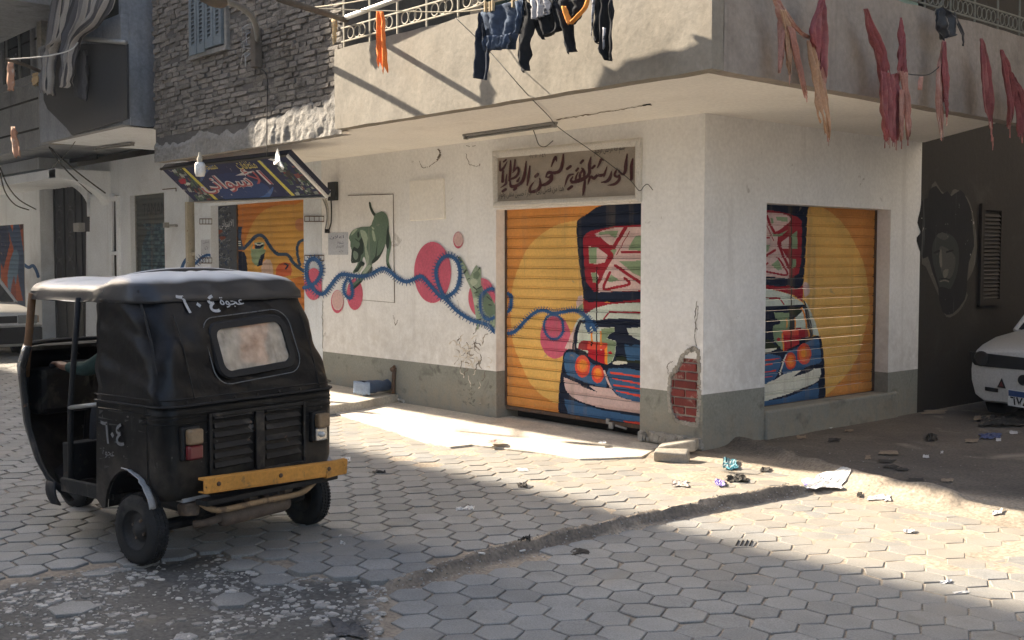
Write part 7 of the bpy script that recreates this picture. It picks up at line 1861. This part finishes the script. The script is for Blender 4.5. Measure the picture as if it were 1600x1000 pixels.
# ================================================================== rubbish and loose things on the ground
mat('litter_white', (.55, .54, .52), .7, .15, 8, .3, 40); mat('litter_teal', (.06, .22, .27), .4, .4, 20, .2, 40, stain=((.4, .4, .38), .50, 14)); mat('litter_lilac', (.34, .28, .58), .6, .2, 9, .2, 40)
mat('litter_red', (.42, .38, .34), .6, .3, 14, .2, 40, stain=((.34, .08, .07), .56, 16)); mat('litter_dark', (.045, .04, .034), .8, .3, 8, .4, 40); mat('litter_blue', (.045, .065, .16), .5, .3, 9, .2, 40); mat('trampled', (.07, .07, .072), .9, .4, 12, .5, 40); mat('litter_card', (.26, .20, .14), .9, .2, 9, .2, 40)
def crumple(name, label, px, py, wpx, hpx, m, up=.02, seed=0, cat='litter', group=None, rough=1.0, n=9):
    """thin crumpled sheet lying on the ground at a place and size measured in the photograph"""
    c0_ = wz(px, py, 0); z = ground_h(c0_.x, c0_.y) if c0_.x > -10.9 else 0
    if inside((c0_.x, c0_.y), APRON): z = .043
    c = wz(px, py, z); ax = (wz(px + wpx/2, py, z) - wz(px - wpx/2, py, z)); ay = (wz(px, py - hpx/2, z) - wz(px, py + hpx/2, z))
    rn = random.Random(seed + int(px)); o = rn.uniform(0, 99)
    mb = MB()
    def f(u, v):
        a = math.atan2(v - .5, u - .5); k = 1 + .45*rough*N(math.cos(a)*1.3, math.sin(a)*1.3, 1.2, o)
        q = c + ax*(u - .5)*k + ay*(v - .5)*k
        zz = max(z, ground_h(q.x, q.y)) if -10.9 < q.x < -1.1 and 1.1 < q.y < 9.9 else z
        if inside((q.x, q.y), APRON): zz = max(zz, .043)
        return V((q.x, q.y, zz + .004 + up*abs(N(u*3, v*3, 1.1, o)) + up*.7*abs(N(u*7, v*7, 1, o))))
    mb.grid(f, n, n)
    return tag(mb.build(name, m, smooth=False, solid=.0015), label, cat, group)
L_ = MATS
crumple('plastic_sheet', 'large crumpled white plastic sheet at the end of the earth kerb', 1288, 758, 64, 13, L_['litter_white'], .018, 1, n=17)
crumple('litter', 'lilac strip of wrapper tucked under the large white plastic sheet', 1266, 762, 22, 6, L_['litter_lilac'], .01, 2)
crumple('litter', 'white scrap to the right of the large plastic sheet in the sun', 1368, 781, 26, 4, L_['litter_white'], .008, 3)
crumple('litter', 'small bright white scrap at the foot of the earth bank in the sun', 1387, 783, 8, 4, L_['litter_white'], .008, 4)
crumple('litter', 'small black lump beside the white scraps near the earth bank', 1343, 777, 9, 4, L_['litter_dark'], .015, 5)
crumple('wrapper', 'teal and white crumpled wrapper on the sunny sand below the broken column', 1141, 730, 22, 10, L_['litter_teal'], .028, 6, n=13)
crumple('wrapper', 'lilac scrap of paper left of the kerb end', 1125, 757, 15, 9, L_['litter_lilac'], .02, 7)
crumple('wrapper', 'red and white torn wrapper on the sunny paving left of the lilac scrap', 1062, 757, 22, 8, L_['litter_red'], .015, 8)
crumple('dry_leaf', 'dark dry leaf lying just behind the kerb end', 1150, 750, 32, 8, L_['litter_dark'], .03, 9)
crumple('wrapper', 'flat red wrapper at the edge of the cement apron', 772, 691, 26, 6, L_['litter_red'], .01, 10)
crumple('litter', 'flattened white paper on the sunny hexagonal paving left of the red wrapper on the sand', 817, 735, 16, 4, L_['litter_white'], .008, 11)
crumple('dry_leaf', 'small dark curled leaf on the sunny hexagonal paving below the cement apron', 816, 761, 14, 6, L_['litter_dark'], .03, 12)
crumple('litter', 'white scrap beside the right end of the rickshaw bumper', 541, 719, 13, 7, L_['litter_white'], .015, 13)
crumple('litter', 'white scrap on the cement apron before the orange shutter', 941, 692, 12, 4, L_['litter_white'], .01, 14)
crumple('litter', 'white paper beside the wall foot right of the blue bag', 628, 630, 14, 4, L_['litter_white'], .02, 15)
crumple('litter', 'white rag on the edge of the old step left of the blue bag', 554, 631, 12, 4, L_['litter_white'], .02, 16)
crumple('black_rag', 'black heap of cloth on the ground before the old white car', 1566, 660, 62, 15, L_['litter_dark'], .055, 17, cat='rag', n=17)
crumple('litter', 'grey plastic lying against the left end of the black heap of cloth', 1536, 655, 26, 9, L_['litter_card'], .03, 18)
crumple('wrapper', 'dark blue packet on the shaded ground below the black heap of cloth', 1547, 683, 32, 8, L_['litter_blue'], .03, 19)
crumple('litter', 'dark crumpled can shaped lump in the shaded side street', 1456, 686, 16, 9, L_['litter_dark'], .05, 20)
for k, (px, py, w_, h_, m_) in enumerate(((1460, 645, 36, 6, 'litter_card'), (1294, 667, 14, 6, 'litter_white'), (1327, 674, 14, 3, 'litter_card'), (1252, 685, 14, 5, 'litter_card'), (1305, 689, 18, 4, 'litter_dark'), (1387, 709, 30, 7, 'litter_card'), (1356, 716, 8, 6, 'litter_card'), (1447, 715, 9, 4, 'litter_white'), (1518, 690, 20, 6, 'litter_card'), (1472, 709, 4, 3, 'litter_white'), (1386, 722, 26, 5, 'litter_dark'), (1392, 731, 22, 4, 'litter_dark'), (1410, 735, 20, 4, 'litter_dark'), (1430, 752, 24, 6, 'litter_dark'), (1584, 677, 12, 4, 'litter_white'), (1560, 688, 8, 4, 'litter_white'), (1480, 752, 18, 4, 'litter_card'), (1195, 737, 14, 3, 'litter_dark'), (1558, 805, 16, 4, 'litter_white'), (1420, 832, 18, 4, 'litter_white'), (1478, 912, 18, 4, 'litter_white'), (1502, 928, 24, 3, 'litter_white'))):
    crumple('litter', 'small scrap of paper or rubbish lying on the ground of the side street', px, py, w_, h_, L_[m_], .014, 40 + k, group='scraps of rubbish in the side street', n=6)
for k, (px, py) in enumerate(((748, 871), (812, 857), (668, 894), (530, 838))):
    p = wz(px, py, 0); z = ground_h(p.x, p.y) + .008; a = random.uniform(0, 3)
    tag(MB().tube([(p.x, p.y, z), (p.x + .04*math.cos(a), p.y + .04*math.sin(a), z)], .006, 6).build('cigarette_end', L_['litter_white']), 'white cigarette end lying in the gutter beside the earthy kerb', 'litter', 'cigarette ends along the kerb')
for k, (px, py, w_, h_, lab) in enumerate(((905, 866, 30, 9, 'dark dry twig heap on the shaded paving just below the kerb'), (818, 858, 18, 4, 'dark twig in the gutter below the kerb bend'), (722, 798, 16, 4, 'pale scrap on the shaded paving above the kerb'), (592, 740, 18, 3, 'dark twig on the paving right of the rickshaw bumper'), (735, 797, 12, 4, 'second pale scrap beside the pale scrap above the kerb'), (500, 770, 8, 4, 'crumb of rubbish beside the right rickshaw wheel'), (535, 852, 8, 4, 'pale scrap on the paving in the shadow right of the rickshaw'))):
    crumple('litter', lab, px, py, w_, h_, L_['litter_white' if 'pale' in lab else 'litter_dark'], .025, 70 + k, n=7)
crumple('black_rag', 'trampled black rag at the bottom edge beside the broken paving', 546, 986, 46, 24, L_['trampled'], .016, 90, cat='rag', n=23, rough=1.9)
# two broken blocks by the column
mat('block', (.33, .30, .25), .92, .15, 8, .6, 40, dist=.006)
p = wz(1050, 716, .02); M = Matrix.Translation((p.x, p.y, ground_h(p.x, p.y) + .045)) @ Matrix.Rotation(R(38), 4, 'Z') @ Matrix.Rotation(R(6), 4, 'X')
tag(MB().box((-.14, -.08, -.05), (.13, .07, .045), jit=.016, M=M).build('broken_block', MATS['block'], bevel=.014), 'nearer of two broken stone blocks at the foot of the column', 'stone')
p = wz(1062, 706, .03); M = Matrix.Translation((p.x, p.y, ground_h(p.x, p.y) + .055)) @ Matrix.Rotation(R(30), 4, 'Z') @ Matrix.Rotation(R(-9), 4, 'Y')
tag(MB().box((-.16, -.09, -.05), (.15, .08, .04), jit=.014, M=M).build('broken_block', MATS['block'], bevel=.014), 'farther of two broken stone blocks, leaning against the other', 'stone')
# blue sack on the old step
mat('sack_blue', (.055, .085, .15), .6, .25, 6, .4, 30, stain=((.10, .13, .19), .55, 8)); mat('sack_pale', (.20, .26, .36), .6, .25, 8, .3, 30)
a, b = wz(566, 618, .11), wz(612, 612, .11)
sk_ = thing('folded_sack', 'blue plastic sack lying folded on the old step against the dado', 'sack', tuple(a.lerp(b, .5)))
d = b - a; s_ = V((-d.y, d.x, 0)).normalized()
mb = MB(); mb.grid(lambda u, v: a + d*u + s_*(.13*math.cos(v*6.283)*(1 - .5*u)*(1 + .2*N(u*4, v*6, 1))) + V((0, 0, .085 + .085*math.sin(v*6.283)*(1 - .35*u)*(1 + .35*N(u*5, v*5, 1, 3)))), 16, 15)
mb.build('sack', MATS['sack_blue'], sk_, smooth=True)
mb = MB(); mb.grid(lambda u, v: a - d*.01 + s_*(.13*(u - .5)*2) + V((-.02*math.sin(u*9), 0, .012 + .145*v + .02*N(u*4, v*4, 1))), 8, 6)
mb.build('flap', MATS['sack_pale'], sk_, smooth=True, solid=.006)
# iron cover marks
t = thing('drain_grate', 'small iron grate set in the paving right of the kerb end', 'grate', wz(1161, 848, STREET))
for k in range(4):
    a = wz(1150 + 7*k, 852, STREET+.004); b = wz(1154 + 7*k, 844, STREET+.004)
    MB().tube([a, b], .0045, 5).build("bar", MATS["litter_dark"], t)

# ================================================================== unseen houses that throw the street shade, some added to cut sky light
mat('house_render', (.40, .37, .32), .9, .1, 1, .3, 12)
def block(label, x0, x1, y0, y1, h, face):
    t = thing('apartment_house', label, 'building', ((x0+x1)/2, (y0+y1)/2, 0))
    MB().box((x0, y0, 0), (x1, y1, h)).build('wall', MATS['house_render'], t)
    k = 0
    if face == 'y':
        x = x0 + 2
        while x < x1 - 2:
            for z in range(4, int(h) - 2, 3): MB().box((x, y1-.05, z), (x + 1.1, y1+.03, z + 1.4)).build('window', MATS['shutter_blue'], t)
            x += 5.5
    return t
block('plain five storey house across the street behind the viewer', -70, -12.5, -12, -2.0, 14.15, 'y')
block('unseen house along the side street, raised to darken it', 0.6, 10, 8.0, 30, 14, 'x')  # raised out of view to cut sky light in the alley
block('unseen house closing the side street, added to block sky light', -6.0, .5, 24.1, 30, 14, 'x')  # added so open sky does not light the dark wall
block('low house closing the far left end of the street', -46, -36, -1.9, 7.2, 4, 'x')
block('unseen house behind the viewer, added to darken the right foreground', -4, 9, -12, -2.2, 12, 'y')  # occluder added to dim the right foreground and alley
# ================================================================== dusty air in the street
hz = bpy.data.materials.new('haze'); hz.use_nodes = True; t_ = hz.node_tree; t_.nodes.clear()
o_ = t_.nodes.new('ShaderNodeOutputMaterial'); v_ = t_.nodes.new('ShaderNodeVolumePrincipled')
v_.inputs['Color'].default_value = (.80, .88, 1.0, 1); v_.inputs['Density'].default_value = .0009; v_.inputs['Anisotropy'].default_value = .2
t_.links.new(v_.outputs[0], o_.inputs['Volume'])
tag(MB().box((-92, -62, -1.1), (62, 82, 14.6)).build('haze', hz), kind='stuff')
